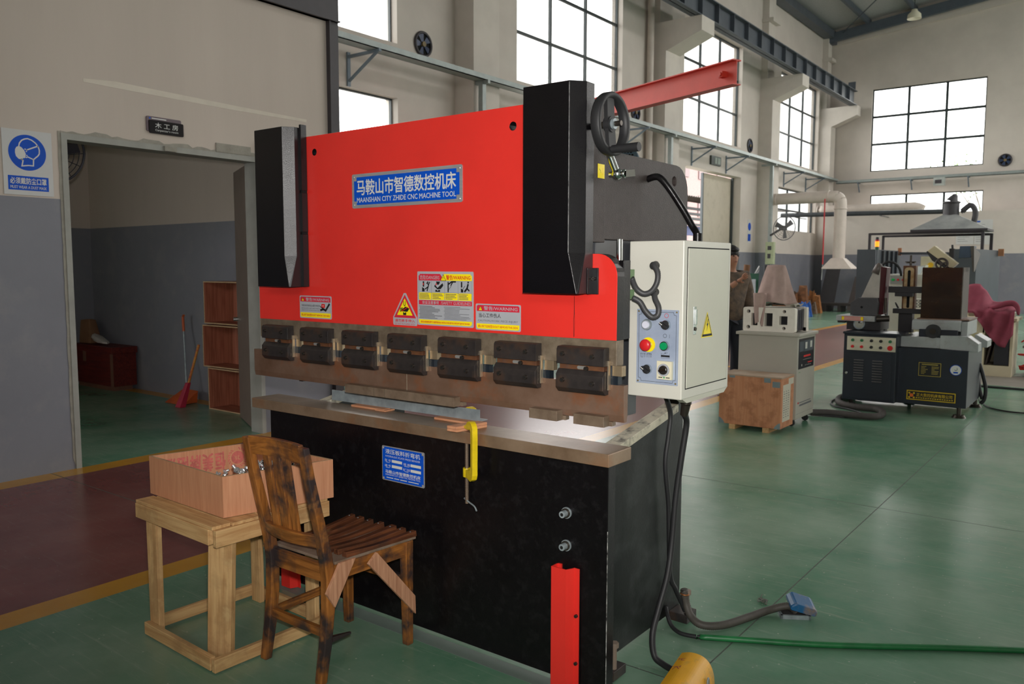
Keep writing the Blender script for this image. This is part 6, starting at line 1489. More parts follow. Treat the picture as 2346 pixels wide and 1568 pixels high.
b = MB(mat('caution_strip', (206, 150, 140), 0.5)).plane((-2.625, 9.618, 0.963), (1, 0, 0), (0, 0, 1)); b.slab(0.235, 0.045, 0.002); b.mat(YELST).q(0.004, 0.004, 0.028, 0.041, 1).q(0.205, 0.004, 0.231, 0.041, 1); b.mat(REDPR).line([(0.002, 0.002), (0.233, 0.002), (0.233, 0.043), (0.002, 0.043), (0.002, 0.002)], 0.003, 1); b.build('caution_strip', dk, kind='flat')
b = MB(mat('arm_black', (38, 36, 40), 0.45)); b.box(-2.59, -2.23, 9.70, 10.1, 0.855, 0.955); b.box(-2.68, -2.60, 9.66, 9.9, 0.93, 0.955); E(b, 'drum_base', bevel=0.004)
b = MB(CHROME); b.cyl((-2.44, 9.70, 0.925), (-2.44, 9.645, 0.925), 0.062, n=28); b.mat(ZINC).torus((-2.44, 9.645, 0.925), (0, 1, 0), 0.055, 0.008, 28, 8); b.mat(BOLT).cyl((-2.43, 9.645, 0.945), (-2.43, 9.60, 0.945), 0.012, n=10); E(b, 'drum_wheel')
b = MB(BOLT); b.cyl((-2.27, 9.68, 0.985), (-2.14, 9.70, 0.995), 0.035, n=14); b.cyl((-2.20, 9.76, 1.05), (-2.20, 9.76, 1.22), 0.014, n=10); E(b, 'drum_motor')
# goose neck lamp
b = MB(RUBBER); b.tube([(-2.08, 9.9, 1.46), (-2.10, 9.88, 1.545), (-2.15, 9.86, 1.605), (-2.22, 9.84, 1.615), (-2.275, 9.83, 1.575)], 0.013, 10, 8); E(b, 'lamp_neck')
b = MB(mat('lamp_shade_grey', (104, 94, 90), 0.4)); d_ = Vector((-0.35, -0.25, -0.9)).normalized(); p0 = Vector((-2.285, 9.82, 1.595)); b.lathe([(0.0, 0.0), (0.026, 0.0), (0.040, 0.03), (0.043, 0.125), (0.041, 0.125), (0.036, 0.035), (0.0, 0.02)], p0, d_, 22); b.mat(CHROME).cyl(p0+d_*0.10, p0+d_*0.112, 0.036, n=20); E(b, 'lamp_head')
b = MB(RUBBER); b.tube([(-1.90, 10.1, 1.46), (-1.86, 10.1, 1.36), (-1.85, 10.1, 1.22)], 0.009, 8, 6); b.tube([(-2.15, 10.0, 1.16), (-2.09, 9.98, 1.06), (-2.02, 9.98, 1.0)], 0.010, 8, 6); E(b, 'hose')
for k, ps in enumerate(([(2243, 830), (2252, 860), (2258, 890), (2255, 915), (2246, 925)], [(2240, 850), (2243, 885), (2250, 915)])):
    b = MB(RUBBER); b.tube([at(u, v, y=10.35+0.04*k) for u, v in ps], 0.020, 8, 6); E(b, 'hose')
b = MB(RUBBER); b.tube([at(u, v, z=0.01) for u, v in ((2242, 915), (2262, 932), (2300, 942), (2346, 947), (2420, 952))], 0.008, 8, 6)
tag(b.build('floor_cable'), 'thin black cable curving over the floor right of the cutting machine', 'cable')
b = MB(RUBBER); b.tube([at(u, v, z=0.015) for u, v in ((2238, 884), (2270, 887), (2346, 893), (2430, 900))], 0.014, 8, 5)
tag(b.build('floor_cable'), 'black cable lying across the floor in front of the white desk', 'cable')

# ------------------------------------------------------------------ desk with the magenta cloth
dk = thing('work_desk', 'cream work desk with open base behind the cutting machine', 'desk', (-1.55, 13.9, 0))
DC = mat('desk_cream', (214, 202, 172), 0.5, var=0.04)
b = MB(DC); b.box(-1.72, -1.69, 13.5, 14.1, 0, 0.74); b.build('side_panel', dk); b = MB(DC); b.box(-1.375, -1.34, 13.5, 14.1, 0, 0.78); b.build('side_panel', dk)
b = MB(DC); b.box(-1.69, -1.375, 13.5, 14.08, 0.0, 0.155); b.build('plinth', dk); b = MB(DC); b.box(-2.25, -1.30, 13.46, 14.15, 0.80, 0.84); b.box(-2.25, -1.70, 13.5, 13.54, 0.62, 0.80); b.build('desk_top', dk)
b = MB(DC); b.box(-1.69, -1.375, 14.07, 14.09, 0.15, 0.8); b.build('back_panel', dk)
b = MB(mat('computer_black', (34, 34, 40), 0.4)); b.box(-1.57, -1.385, 13.55, 14.0, 0.16, 0.545); tag(b.build('computer_tower', bevel=0.004), 'black computer tower standing inside the open base of the cream desk', 'computer')
b = MB(mat('dark_board', (70, 56, 50), 0.5)); b.hexa([(-1.68, 13.55, 0.157), (-1.66, 13.55, 0.157), (-1.66, 13.9, 0.157), (-1.68, 13.9, 0.157)], [(-1.62, 13.55, 0.48), (-1.60, 13.55, 0.48), (-1.60, 13.9, 0.48), (-1.62, 13.9, 0.48)]); tag(b.build('leaning_board'), 'dark board leaning inside the desk base left of the computer tower', 'board')
t = thing('magenta_cloth', 'magenta cloth draped over equipment on the cream desk', 'cloth', (-1.6, 13.7, 0.45))
b = MB(CLOTHM); yq = 13.40
top = [(-1.98, 1.30), (-1.82, 1.31), (-1.74, 1.22), (-1.66, 1.10), (-1.58, 1.05), (-1.48, 1.06), (-1.38, 1.04), (-1.32, 0.99)]
low = [(-2.0, 0.955), (-1.86, 0.95), (-1.76, 0.945), (-1.66, 0.94), (-1.58, 0.935), (-1.48, 0.93), (-1.40, 0.925), (-1.33, 0.925)]
bot = [(-1.93, 0.93), (-1.83, 0.90), (-1.77, 0.80), (-1.70, 0.70), (-1.62, 0.58), (-1.52, 0.47), (-1.42, 0.425), (-1.33, 0.62)]
n = 28; vs = []
def interp(A, s): 
    k = s*(len(A)-1); i = min(int(k), len(A)-2); f = k-i
    return (A[i][0]+(A[i+1][0]-A[i][0])*f, A[i][1]+(A[i+1][1]-A[i][1])*f)
rows = 22
for r_ in range(rows+1):
    f = r_/rows
    for i in range(n+1):
        s_ = i/n; T, L_, B_ = interp(top, s_), interp(low, s_), interp(bot, s_)
        if f < 0.5: g_ = f/0.5; x = T[0]+(L_[0]-T[0])*g_; z = T[1]+(L_[1]-T[1])*g_; y = yq+0.42-0.42*g_
        else: g_ = (f-0.5)/0.5; x = L_[0]+(B_[0]-L_[0])*g_; z = L_[1]+(B_[1]-L_[1])*g_; y = yq-0.03*g_
        wv = 0.018*math.sin(s_*24+f*5)+0.012*math.sin(s_*11-f*9)
        vs.append((x, y-wv*(0.5+f), z+wv*0.6))
b.add(vs, [(r_*(n+1)+i, (r_+1)*(n+1)+i, (r_+1)*(n+1)+i+1, r_*(n+1)+i+1) for r_ in range(rows) for i in range(n)], True)
# the bunched fold on top
b.tube([(-1.66, yq+0.1, 0.985), (-1.56, yq+0.06, 1.0), (-1.46, yq+0.1, 1.045), (-1.36, yq+0.12, 1.05), (-1.305, yq+0.1, 0.99), (-1.29, yq+0.06, 0.90)], lambda s_: 0.016+0.026*math.sin(PI*s_), 10, 6)
o = b.build('cloth_sheet', t); so = o.modifiers.new('thickness', 'SOLIDIFY'); so.thickness = 0.006
b = MB(mat('equipment_grey', (150, 140, 120), 0.5)); b.box(-1.97, -1.84, 13.86, 13.98, 0.841, 1.24); b.box(-1.8, -1.36, 13.6, 13.95, 0.841, 0.915); tag(b.build('covered_equipment', bevel=0.01), 'equipment box hidden beneath the magenta cloth on the cream desk', 'equipment')
# red coiled cable and clutter to the right of the desk
b = MB(mat('red_cable', (214, 44, 44), 0.45)); R7 = random.Random(8); pts = []
for k in range(44):
    a = k*0.9; rr = 0.13+0.05*R7.random(); pts.append((-1.12+rr*math.cos(a), 13.75+0.1*math.sin(a), 0.20+0.10*math.sin(a*0.5)+0.05*R7.random()))
pts += [(-1.10, 13.7, 0.40), (-1.16, 13.65, 0.55), (-1.25, 13.66, 0.50)]
b.tube(pts, 0.010, 7, 4); tag(b.build('red_cable_coil'), 'coil of bright red cable hanging on the rack right of the desk', 'cable')
t = thing('side_rack', 'blue posted rack of clutter cut off by the right edge of the frame', 'rack', (-0.95, 14.0, 0))
b = MB(mat('rack_blue', (40, 66, 140), 0.45)); b.box(-1.10, -1.06, 13.9, 13.94, 0, 0.95); b.box(-0.4, -0.36, 13.9, 13.94, 0, 0.95); b.build('post', t)
b = MB(mat('rack_shelf_grey', (90, 88, 84), 0.6)); 
for z in (0.08, 0.40, 0.72, 0.92): b.box(-1.25, -0.3, 13.85, 14.3, z, z+0.03)
b.build('shelf', t)
for k, (x, z, c_) in enumerate(((-1.20, 0.432, (150, 130, 90)), (-1.02, 0.432, (170, 176, 180)), (-0.90, 0.432, (60, 64, 72)), (-1.18, 0.752, (62, 62, 66)), (-1.0, 0.752, (150, 120, 60)), (-1.15, 0.112, (110, 96, 80)))):
    lab_ = ('small tan box on the middle rack shelf', 'small pale box on the middle rack shelf', 'small dark box on the middle rack shelf', 'small black box on the upper rack shelf', 'small ochre box on the upper rack shelf', 'brown box on the bottom rack shelf')[k]
    b = MB(mat('clutter_%d' % k, c_, 0.5)); b.box(x, x+0.11, 13.88, 14.05, z-0.0015, z+0.12); tag(b.build('storage_box', bevel=0.006), lab_, 'box')
# ------------------------------------------------------------------ far machine enclosure, its consoles and hood
t = thing('machine_enclosure', 'dark grey steel enclosure panels standing far back behind the cutting machine', 'enclosure', (-4.2, 21, 0))
def pan(u0, u1, v0, y0_, y1_, nm='panel'):
    a, c = at(u0, v0, y=y0_), at(u1, v0+2, y=y1_)
    d_ = (c-a); d_.z = 0; nrm = Vector((-d_.y, d_.x, 0)).normalized()*0.06
    b = MB(BOOTH); b.hexa([(a.x, a.y, 0.03), (c.x, c.y, 0.03), (c.x+nrm.x, c.y+nrm.y, 0.03), (a.x+nrm.x, a.y+nrm.y, 0.03)], [(a.x, a.y, a.z), (c.x, c.y, a.z), (c.x+nrm.x, c.y+nrm.y, a.z), (a.x+nrm.x, a.y+nrm.y, a.z)])
    o = b.build(nm, t); return a, c
pan(1964, 2011, 572, 20.0, 20.0); a, c = pan(2011, 2062, 572, 20.0, 22.0)
b = MB(mat('booth_rib', (56, 60, 66), 0.4))
for k in range(1, 5):
    p = a.lerp(c, k/5); b.box(p.x-0.02, p.x+0.05, p.y-0.06, p.y+0.01, 0.05, a.z-0.02)
b.build('rib', t)
pan(2186, 2238, 571, 19.5, 19.5); pan(2238, 2292, 571, 19.5, 21.5)
b = MB(BOOTH); p0, p1 = at(2062, 581, y=21.8), at(2200, 581, y=21.8); b.bar(p0, p1, 0.06, 0.06); b.build('rail', t)
b = MB(mat('worn_orange_corner', (178, 120, 84), 0.6)); p = at(2061, 576, y=21.9); b.box(p.x-0.03, p.x+0.05, p.y-0.05, p.y, p.z-0.10, p.z+0.08); b.build('corner_cap', t); b = MB(mat('worn_orange_corner', (178, 120, 84), 0.6)); p = at(2291, 579, y=21.3); b.box(p.x-0.03, p.x+0.08, p.y-0.05, p.y, p.z-0.08, p.z+0.08); b.build('corner_cap', t)
for (ua, ub, vv, vb, yy, nm) in ((1993, 2252, 537, 572, 20.2, 0), (2024, 2272, 542, 570, 21.0, 1)):
    p0, p1 = at(ua, vv, y=yy), at(ub, vv-3 if nm == 0 else vv-3, y=yy); zb_ = at(ua, vb, y=yy).z
    b = MB(DARKST); b.bar(p0, (p1.x, p1.y, p0.z), 0.05, 0.05); b.box(p0.x-0.025, p0.x+0.025, yy-0.025, yy+0.025, zb_-0.1, p0.z+0.02); b.box(p1.x-0.03, p1.x+0.03, yy-0.03, yy+0.03, zb_-0.1, p0.z+0.02); b.build('top_frame', t)
# signal lamp
t = thing('signal_lamp', 'lit amber stack light on a thin pole above the dark enclosure', 'signal lamp', tuple(at(2010, 660, y=18.5)))
p = at(2009.5, 560, y=18.5); q = at(2009, 720, y=18.5)
b = MB(GIRD); b.cyl((p.x, p.y, 0.0), (p.x, p.y, p.z-0.05), 0.022, n=10); b.build('pole', t)
b = MB(mat('amber_lit', (255, 120, 20), 0.4, emit=2.2, var=0.02)); b.cyl((p.x, p.y, p.z-0.05), (p.x, p.y, p.z+0.06), 0.042, n=16); b.build('amber_lens', t)
b = MB(mat('red_lens', (190, 30, 30), 0.3)); b.cyl((p.x, p.y, p.z+0.06), (p.x, p.y, p.z+0.095), 0.042, n=16); b.build('red_lens', t)
b = MB(mat('green_lens', (40, 90, 60), 0.3)); b.cyl((p.x, p.y, p.z-0.115), (p.x, p.y, p.z-0.05), 0.040, n=16); b.build('green_lens', t)
b = MB(RUBBER); b.cyl((p.x, p.y, p.z+0.095), (p.x, p.y, p.z+0.15), 0.038, 0.03, n=16); b.build('lamp_cap', t)
# beige consoles behind the cutting machine
t = thing('control_console', 'beige control console with small buttons glimpsed behind the wire arm', 'console', tuple(at(2045, 690, y=15.5)))
b = MB(MWHITE); a, c = at(2038, 628, y=15.5), at(2062, 705, y=15.5); b.box(a.x, a.x+0.62, 15.5, 15.9, 0.0, a.z); b.build('body', t, bevel=0.01)
b = MB(mat('console_grey', (150, 152, 150), 0.5)); b.box(a.x+0.02, a.x+0.45, 15.47, 15.5, a.z-0.17, a.z-0.03); b.mat(mat('green_pilot', (20, 190, 90), 0.3)).cyl((a.x+0.07, 15.47, a.z-0.10), (a.x+0.07, 15.45, a.z-0.10), 0.022, n=14); b.mat(REDB)
for k in range(2): b.cyl((a.x+0.15+0.08*k, 15.47, a.z-0.10), (a.x+0.15+0.08*k, 15.45, a.z-0.10), 0.018, n=12)
b.build('button_panel', t)
t = thing('monitor_stand', 'white sloping screen console between the wire arm and splash box', 'console', tuple(at(2098, 690, y=16.0)))
a = at(2094, 608, y=16.0)
b = MB(MWHITE); b.prism_y([(a.x, 1.0), (a.x+0.12, a.z-0.18), (a.x, a.z-0.2), (a.x, a.z-0.02), (a.x+0.20, a.z), (a.x+0.13, a.z-0.16), (a.x+0.2, 1.0)], 15.95, 16.2); b.box(a.x-0.05, a.x+0.3, 15.95, 16.3, 0, 1.0); b.build('body', t)
b = MB(mat('pale_screen', (214, 224, 228), 0.3)); b.prism_y([(a.x+0.01, a.z-0.17), (a.x+0.01, a.z-0.035), (a.x+0.17, a.z-0.02), (a.x+0.12, a.z-0.15)], 15.94, 15.952); b.build('screen', t)
t = thing('bottle_crate', 'white plastic grid crate on a bench behind the wire arm', 'crate', tuple(at(2098, 700, y=14.8)))
a, c = at(2088, 686, y=14.8), at(2106, 706, y=14.8); b = MB(MWHITE)
for k in range(5): x = a.x+(c.x+0.1-a.x)*k/4; b.box(x-0.008, x+0.008, 14.8, 15.0, c.z, a.z)
for k in range(4): z = c.z+(a.z-c.z)*k/3; b.box(a.x, c.x+0.1, 14.8, 15.0, z-0.007, z+0.007)
b.build('crate_body', t); zb_ = c.z
b = MB(DC); b.box(-2.9, -1.9, 14.55, 15.2, 0, zb_-0.01); b.mat(mat('bench_cream_top', (206, 194, 158), 0.5)).box(-2.95, -1.85, 14.5, 15.25, zb_-0.04, zb_-0.0075); tag(b.build('work_bench'), 'cream bench seen through the gap beside the splash box', 'bench')
a, c = at(2108, 617, y=17), at(2135, 617, y=17)
b = MB(MWHITE); b.box(a.x, a.x+0.5, 17, 17.4, 0, a.z); b.mat(YELST).box(a.x+0.10, a.x+0.19, 16.99, 17.0, a.z-0.33, a.z-0.24) if False else None
b.mat(mat('sticker_amber', (236, 190, 40), 0.4)).cyl((a.x+0.15, 17.0, a.z-0.0-0.30), (a.x+0.15, 16.995, a.z-0.30), 0.05, n=16)
a_ = a; b = MB(mat('beige_box', (206, 200, 170), 0.5)); q0 = at(2110, 588, y=17); b.box(q0.x, q0.x+0.5, 17, 17.4, 0, q0.z); b.mat(mat('sticker_amber', (236, 190, 40), 0.4)).cyl((q0.x+0.17, 17.0, q0.z-0.16), (q0.x+0.17, 16.99, q0.z-0.16), 0.05, n=16)
tag(b.build('beige_electric_box'), 'tall beige electric box with a round amber sticker behind the splash box', 'electric box')
# fume hood
t = thing('fume_hood', 'pyramid shaped galvanised fume hood with a black stack', 'hood', tuple(at(2168, 538, y=20.15)))
y_ = 20.15; bl, br_ = at(2085, 538, y=y_), at(2262, 538, y=y_); nk, nr = at(2152, 490, y=y_), at(2183, 490, y=y_)
HD = mat('hood_zinc', (190, 192, 190), 0.35, metal=0.35, c2=(150, 152, 152), vs=2)
dpt = 0.95; z0_, z1_ = at(1993, 537, y=20.2).z+0.076, nk.z
b = MB(HD); b.hexa([(bl.x, y_, z0_), (br_.x, y_, z0_), (br_.x, y_+dpt, z0_), (bl.x, y_+dpt, z0_)], [(nk.x, y_+0.45, z1_), (nr.x, y_+0.45, z1_), (nr.x, y_+0.75, z1_), (nk.x, y_+0.75, z1_)]); b.build('hood_skirt', t)
b = MB(DARKST); b.box(bl.x, br_.x, y_-0.01, y_+dpt, z0_-0.05, z0_); b.build('hood_rim', t)
cx_ = (nk.x+nr.x)/2; b = MB(mat('stack_dark', (66, 64, 68), 0.5)); tz = at(2170, 436, y=y_).z
b.cyl((cx_, y_+0.6, z1_-0.02), (cx_, y_+0.6, z1_+0.30), 0.165, n=20); b.cyl((cx_+0.01, y_+0.6, z1_+0.30), (cx_+0.05, y_+0.6, tz-0.10), 0.13, 0.075, n=18); b.ball((cx_+0.05, y_+0.6, tz-0.11), 0.075, 14, 8); b.torus((cx_, y_+0.6, z1_+0.27), (0, 0, 1), 0.17, 0.02, 24, 6)
b.tube([(cx_+0.2, y_+0.6, z1_+0.05), (cx_+0.38, y_+0.6, z1_+0.20), (cx_+0.48, y_+0.6, z1_+0.05), (cx_+0.46, y_+0.6, z1_-0.18)], 0.06, 10, 6); b.build('stack', t)
# black pipe lying on the partition and cream ducts
b = MB(mat('black_pipe', (62, 66, 70), 0.4)); p0, p1 = at(1790, 494, y=31.5), at(2190, 484, y=31.5); b.cyl(p0, p1, 0.085, n=14); b.mat(mat('pipe_strap', (120, 122, 120), 0.5))
for f in (0.1, 0.35, 0.6): q = p0.lerp(p1, f); b.box(q.x-0.03, q.x+0.03, q.y-0.1, 32.585, q.z-0.11, q.z-0.085)
tag(b.build('black_pipe'), 'long horizontal black pipe fixed above the far partition', 'pipe')
t = thing('exhaust_duct', 'cream exhaust duct bending down to a square suction hood', 'duct', tuple(at(1923, 616, y=27.2)))
y_ = 27.2; le, bd, pb_ = at(1778, 455, y=y_), at(1925, 452, y=y_), at(1925, 592, y=y_); r_ = 0.185
b = MB(PIPEC); zc_ = (le.z+bd.z)/2; b.tube([(-9.745, y_, zc_), (le.x+0.3, y_, zc_), (bd.x-0.32, y_, zc_), (bd.x-0.10, y_, zc_-0.03), (bd.x-0.01, y_, zc_-0.12), (bd.x+0.02, y_, zc_-0.36), (bd.x+0.02, y_, pb_.z)], r_, 20, 6)
for q, d_ in (((bd.x-0.34, y_, zc_), (1, 0, 0)), ((bd.x+0.02, y_, zc_-0.40), (0, 0, 1)), ((le.x+0.03, y_, zc_), (1, 0, 0))): b.torus(q, d_, r_+0.005, 0.018, 24, 6)
b.build('pipe', t)
hl, hr = at(1890, 615, y=y_), at(1957, 615, y=y_); b = MB(PIPEC); cx_ = bd.x+0.02; tz = pb_.z
b.hexa([(hl.x, y_-0.4, hl.z), (hr.x, y_-0.4, hl.z), (hr.x, y_+0.4, hl.z), (hl.x, y_+0.4, hl.z)], [(cx_-r_, y_-r_, tz), (cx_+r_, y_-r_, tz), (cx_+r_, y_+r_, tz), (cx_-r_, y_+r_, tz)]); b.box(hl.x, hr.x, y_-0.4, y_+0.4, hl.z-0.02, hl.z); b.build('suction_hood', t)
t = thing('exhaust_duct', 'second cream exhaust duct lying level behind the first one', 'duct', tuple(at(1990, 478, y=32.68)))
p0, p1 = at(1875, 478, y=32.68), at(2100, 475, y=32.68); p0.z = p1.z = 3.738; b = MB(PIPEC); b.tube([p0, p0.lerp(p1, 0.3), p0.lerp(p1, 0.9), (p1.x, p1.y, p0.z-0.02), (p1.x+0.2, p1.y, p0.z-0.12)], 0.188, 18, 6); b.torus(p0, (1, 0, 0), 0.19, 0.02, 22, 6); b.torus(p0.lerp(p1, 0.88), (1, 0, 0), 0.175, 0.02, 22, 6); b.build('pipe', t)
p0, p1 = at(1890, 456, y=26.95), at(1887, 606, y=26.95); b = MB(mat('red_rod', (196, 54, 60), 0.5)); b.cyl((p0.x, 26.95, p0.z), (p0.x, 26.95, p1.z), 0.022, n=8); b.mat(MGREY).cyl((p0.x, 26.95, p1.z), (p0.x-0.02, 26.95, p1.z-0.5), 0.015, n=8)
tag(b.build('red_pull_rod'), 'thin red rod hanging from the nearer cream duct', 'rod')
# things along the far wall
b = MB(mat('dark_panel', (54, 52, 54), 0.5)); a_, b_, c_, d_ = (at(u, v, y=31) for u, v in ((1890, 606), (1921, 608), (1912, 694), (1876, 694)))
b.hexa([(d_.x, 30.8, 0), (c_.x, 30.8, 0), (c_.x, 30.85, 0), (d_.x, 30.85, 0)], [(a_.x, 31.3, a_.z), (b_.x, 31.3, a_.z), (b_.x, 31.35, a_.z), (a_.x, 31.35, a_.z)]); tag(b.build('dark_sheet'), 'dark sheet panel leaning below the square suction hood', 'panel')
b = MB(mat('dark_plank', (74, 66, 64), 0.6)); a_, c_ = at(1939, 635, y=31), at(1947, 690, y=31); b.hexa([(c_.x-0.12, 31.0, 0), (c_.x+0.12, 31.0, 0), (c_.x+0.12, 31.1, 0), (c_.x-0.12, 31.1, 0)], [(a_.x-0.06, 32.4, a_.z), (a_.x+0.06, 32.4, a_.z), (a_.x+0.06, 32.5, a_.z), (a_.x-0.06, 32.5, a_.z)]); tag(b.build('leaning_plank'), 'narrow dark plank leaning on the grey dado right of the dark panel', 'plank')
b = MB(mat('dark_pallet', (58, 52, 50), 0.6)); p0 = at(1862, 690, y=30.2); p1 = at(1962, 690, y=30.2)
for k in range(4): b.box(p0.x, p1.x, 29.9+k*0.2, 30.02+k*0.2, 0.22, 0.30)
for k in range(4): x = p0.x+(p1.x-p0.x)*k/3; b.box(x-0.05, x+0.05, 29.9, 30.6, 0, 0.22)
tag(b.build('steel_pallet'), 'long low dark steel rack lying in front of the leaning panel', 'rack')
R8 = random.Random(31)
for k, (u, v, s_, c_, lab_) in enumerate(((1812, 672, 0.75, (120, 76, 44), 'tall brown scrap bundle just right of the draped cloth'), (1843, 684, 0.55, (112, 92, 78), 'grey brown scrap heap left of the ochre one'), (1862, 680, 0.6, (150, 96, 50), 'ochre scrap heap beside the leaning dark panel'), (1840, 695, 0.4, (40, 92, 168), 'crumpled blue sheet at the foot of the scrap heaps'))):
    yk = (27.2, 28.1, 29.0, 26.4)[k]; p = at(u, v+10, y=yk); b = MB(mat('scrap_%d' % k, c_, 0.7, var=0.4, vs=9))
    hz = at(u, v-18 if k != 3 else v-6, y=yk).z
    for j in range(13):
        q = Vector((p.x+R8.uniform(-s_, s_)*0.5, yk+R8.uniform(-0.2, 0.2), 0)); h_ = hz*R8.uniform(0.35, 1.0); w_ = R8.uniform(0.12, 0.3)*s_
        b.hexa([(q.x-w_, q.y-w_, 0), (q.x+w_, q.y-w_*0.8, 0), (q.x+w_*0.9, q.y+w_, 0), (q.x-w_*0.8, q.y+w_, 0)], [(q.x-w_*0.4+R8.uniform(-.1, .1), q.y-w_*0.4, h_), (q.x+w_*0.5, q.y-w_*0.4, h_*0.9), (q.x+w_*0.4, q.y+w_*0.5, h_), (q.x-w_*0.5, q.y+w_*0.4, h_*0.85)])
    o = b.build('scrap_heap' if k != 3 else 'blue_sheet'); tag(o, lab_, 'scrap'); o['kind'] = 'stuff'
t = thing('green_bin', 'dark green bin of long metal offcuts behind the person', 'bin', (-6.6, 18, 0))
a_, c_ = at(1700, 624, y=18), at(1745, 620, y=18); GB = mat('bin_green', (44, 92, 72), 0.5)
b = MB(GB); x0, x1, zt = a_.x, c_.x, 1.42
for q in ((x0, x1, 18.0, 18.03), (x0, x1, 18.7, 18.73), (x0, x0+0.03, 18.0, 18.73), (x1-0.03, x1, 18.0, 18.73)): b.box(q[0], q[1], q[2], q[3], 0.35, zt)
b.box(x0, x1, 18, 18.73, 0.33, 0.36)
for x, y in ((x0+0.03, 18.04), (x1-0.03, 18.04), (x0+0.03, 18.69), (x1-0.03, 18.69)): b.box(x-0.03, x+0.03, y-0.03, y+0.03, 0, 0.35)
b.build('bin_body', t)
for k, (u0, v0, u1, v1, c_, lab_) in enumerate(((1722, 618, 1741, 611, (196, 196, 196), 'pale tube sticking out of the green bin'), (1720, 622, 1744, 617, (150, 150, 156), 'grey bar lying across the top of the green bin'), (1707, 622, 1712, 607, (120, 80, 50), 'brown rag bundle poking up from the green bin'))):
    p0, p1 = at(u0, v0+6, y=18.3), at(u1, v1, y=18.3); b = MB(mat('offcut_%d' % k, c_, 0.5)); b.cyl((p0.x, 18.3, p0.z-0.2), p1, 0.03 if k < 2 else 0.07, n=10); tag(b.build('metal_offcut'), lab_, 'offcut')
for k, (u, lab_) in enumerate(((1720, 'bright sheet metal strip leaning on the green bin front, left one'), (1738, 'dark sheet metal strip leaning on the green bin beside the draped cloth'))):
    p0 = at(u, 690, y=17.6); p1 = at(u+6, 640 if k == 0 else 610, y=17.9); b = MB(mat('strip_%d' % k, (170, 176, 182) if k == 0 else (80, 86, 92), 0.35, metal=0.5)); b.hexa([(p0.x-0.06, 17.6, 0), (p0.x+0.1, 17.6, 0), (p0.x+0.1, 17.62, 0), (p0.x-0.06, 17.62, 0)], [(p1.x-0.05, 17.93, p1.z), (p1.x+0.04, 17.93, p1.z), (p1.x+0.04, 17.95, p1.z), (p1.x-0.05, 17.95, p1.z)]); tag(b.build('metal_strip'), lab_, 'metal strip')
# column fan, electric box, column sign
t = thing('wall_fan', 'grey wire guard fan mounted on the tray post by the far column', 'fan', tuple(at(1797, 523, y=25)))
fc = at(1797, 523, y=25.0); fan(t, fc, Vector((0.75, -0.65, -0.1)).normalized(), 0.36, mat('fan_grey', (92, 90, 92), 0.5)); pz = at(1772, 523, x=-9.6)
b = MB(DARKST); b.bar(fc-Vector((0.75, -0.65, 0)).normalized()*0.15, (-9.6, at(1771, 330, x=-9.6).y, fc.z-0.15), 0.05, 0.05); b.build('arm', t)
t = thing('electric_box', 'pale green electric box on the tray post below the fan', 'electric box', tuple(at(1771, 600, x=-9.45)))
yy = at(1771, 330, x=-9.6).y
b = MB(mat('pale_green_box', (176, 184, 148), 0.5)); b.box(-9.68, -9.40, yy-0.2, yy-0.051, 1.66, 2.38); b.build('box_body', t, bevel=0.01)
b = MB(DARKST); b.box(-9.60, -9.48, yy-0.21, yy-0.2, 2.12, 2.25); b.box(-9.60, -9.50, yy-0.21, yy-0.2, 1.85, 2.0); b.box(-9.68, -9.42, yy-0.19, yy-0.051, 1.40, 1.63); b.build('breaker_window', t)
b = MB(BLUE).plane((-9.748, 0, 0), (0, 1, 0), (0, 0, 1)); p = at(1716, 545, x=XL+0.002); b.o = Vector((XL+0.004, p.y-0.14, p.z-0.16)); b.mat(SILVERP).slab(0.30, 0.75, 0.003); b.mat(BLUE).disc(0.15, 0.52, 0.13, 1).q(0.03, 0.05, 0.27, 0.28, 1); tag(b.build('wall_notice', kind='flat'), 'small blue and white notice on the wall right of the hall doorway', 'sign')
b = MB(mat('exit_box', (58, 66, 62), 0.5)); p = at(1637, 369, x=XL); b.box(XL, XL+0.06, p.y-0.35, p.y+0.35, p.z-0.13, p.z+0.13); b.mat(mat('exit_face', (150, 162, 152), 0.5)).box(XL+0.06, XL+0.064, p.y-0.10, p.y+0.05, p.z-0.09, p.z+0.09).box(XL+0.06, XL+0.064, p.y+0.10, p.y+0.3, p.z-0.09, p.z+0.09); tag(b.build('exit_lamp'), 'small dark exit lamp box above the hall doorway', 'exit lamp')
p = at(2152, 415, y=33.6); b = MB(mat('emergency_white', (176, 182, 178), 0.5)); b.box(p.x-0.18, p.x+0.18, 33.5, 33.74, 4.55, 4.8295); b.mat(DARKST).box(p.x-0.11, p.x+0.11, 33.395, 33.4, p.z-0.10, p.z+0.03); tag(b.build('emergency_light'), 'small pale emergency light under the end wall cable tray', 'lamp')
for k, (u0, u1, lab_) in enumerate(((2192, 2230, 'pale notice sheet on the partition left of the other sheet behind the hood'), (2234, 2272, 'pale notice sheet on the partition at the right edge of the hood'))):
    a_, c_ = at(u0, 504, y=32.585), at(u1, 560, y=32.585); w_, h_ = c_.x-a_.x, a_.z-c_.z
    b = MB(mat('notice_paper', (206, 206, 204), 0.6, var=0.02)).plane((a_.x, 32.588, c_.z), (1, 0, 0), (0, 0, 1)); b.slab(w_, h_, 0.01); b.mat(GREYPR)
    for j in range(9): b.q(w_*0.1, h_*(0.12+0.085*j), w_*(0.5+0.4*RND.random()), h_*(0.13+0.085*j), 4)
    b.mat(BLUE).q(w_*0.1, h_*0.90, w_*0.3, h_*0.95, 4); tag(b.build('notice_sheet', kind='flat'), lab_, 'notice')
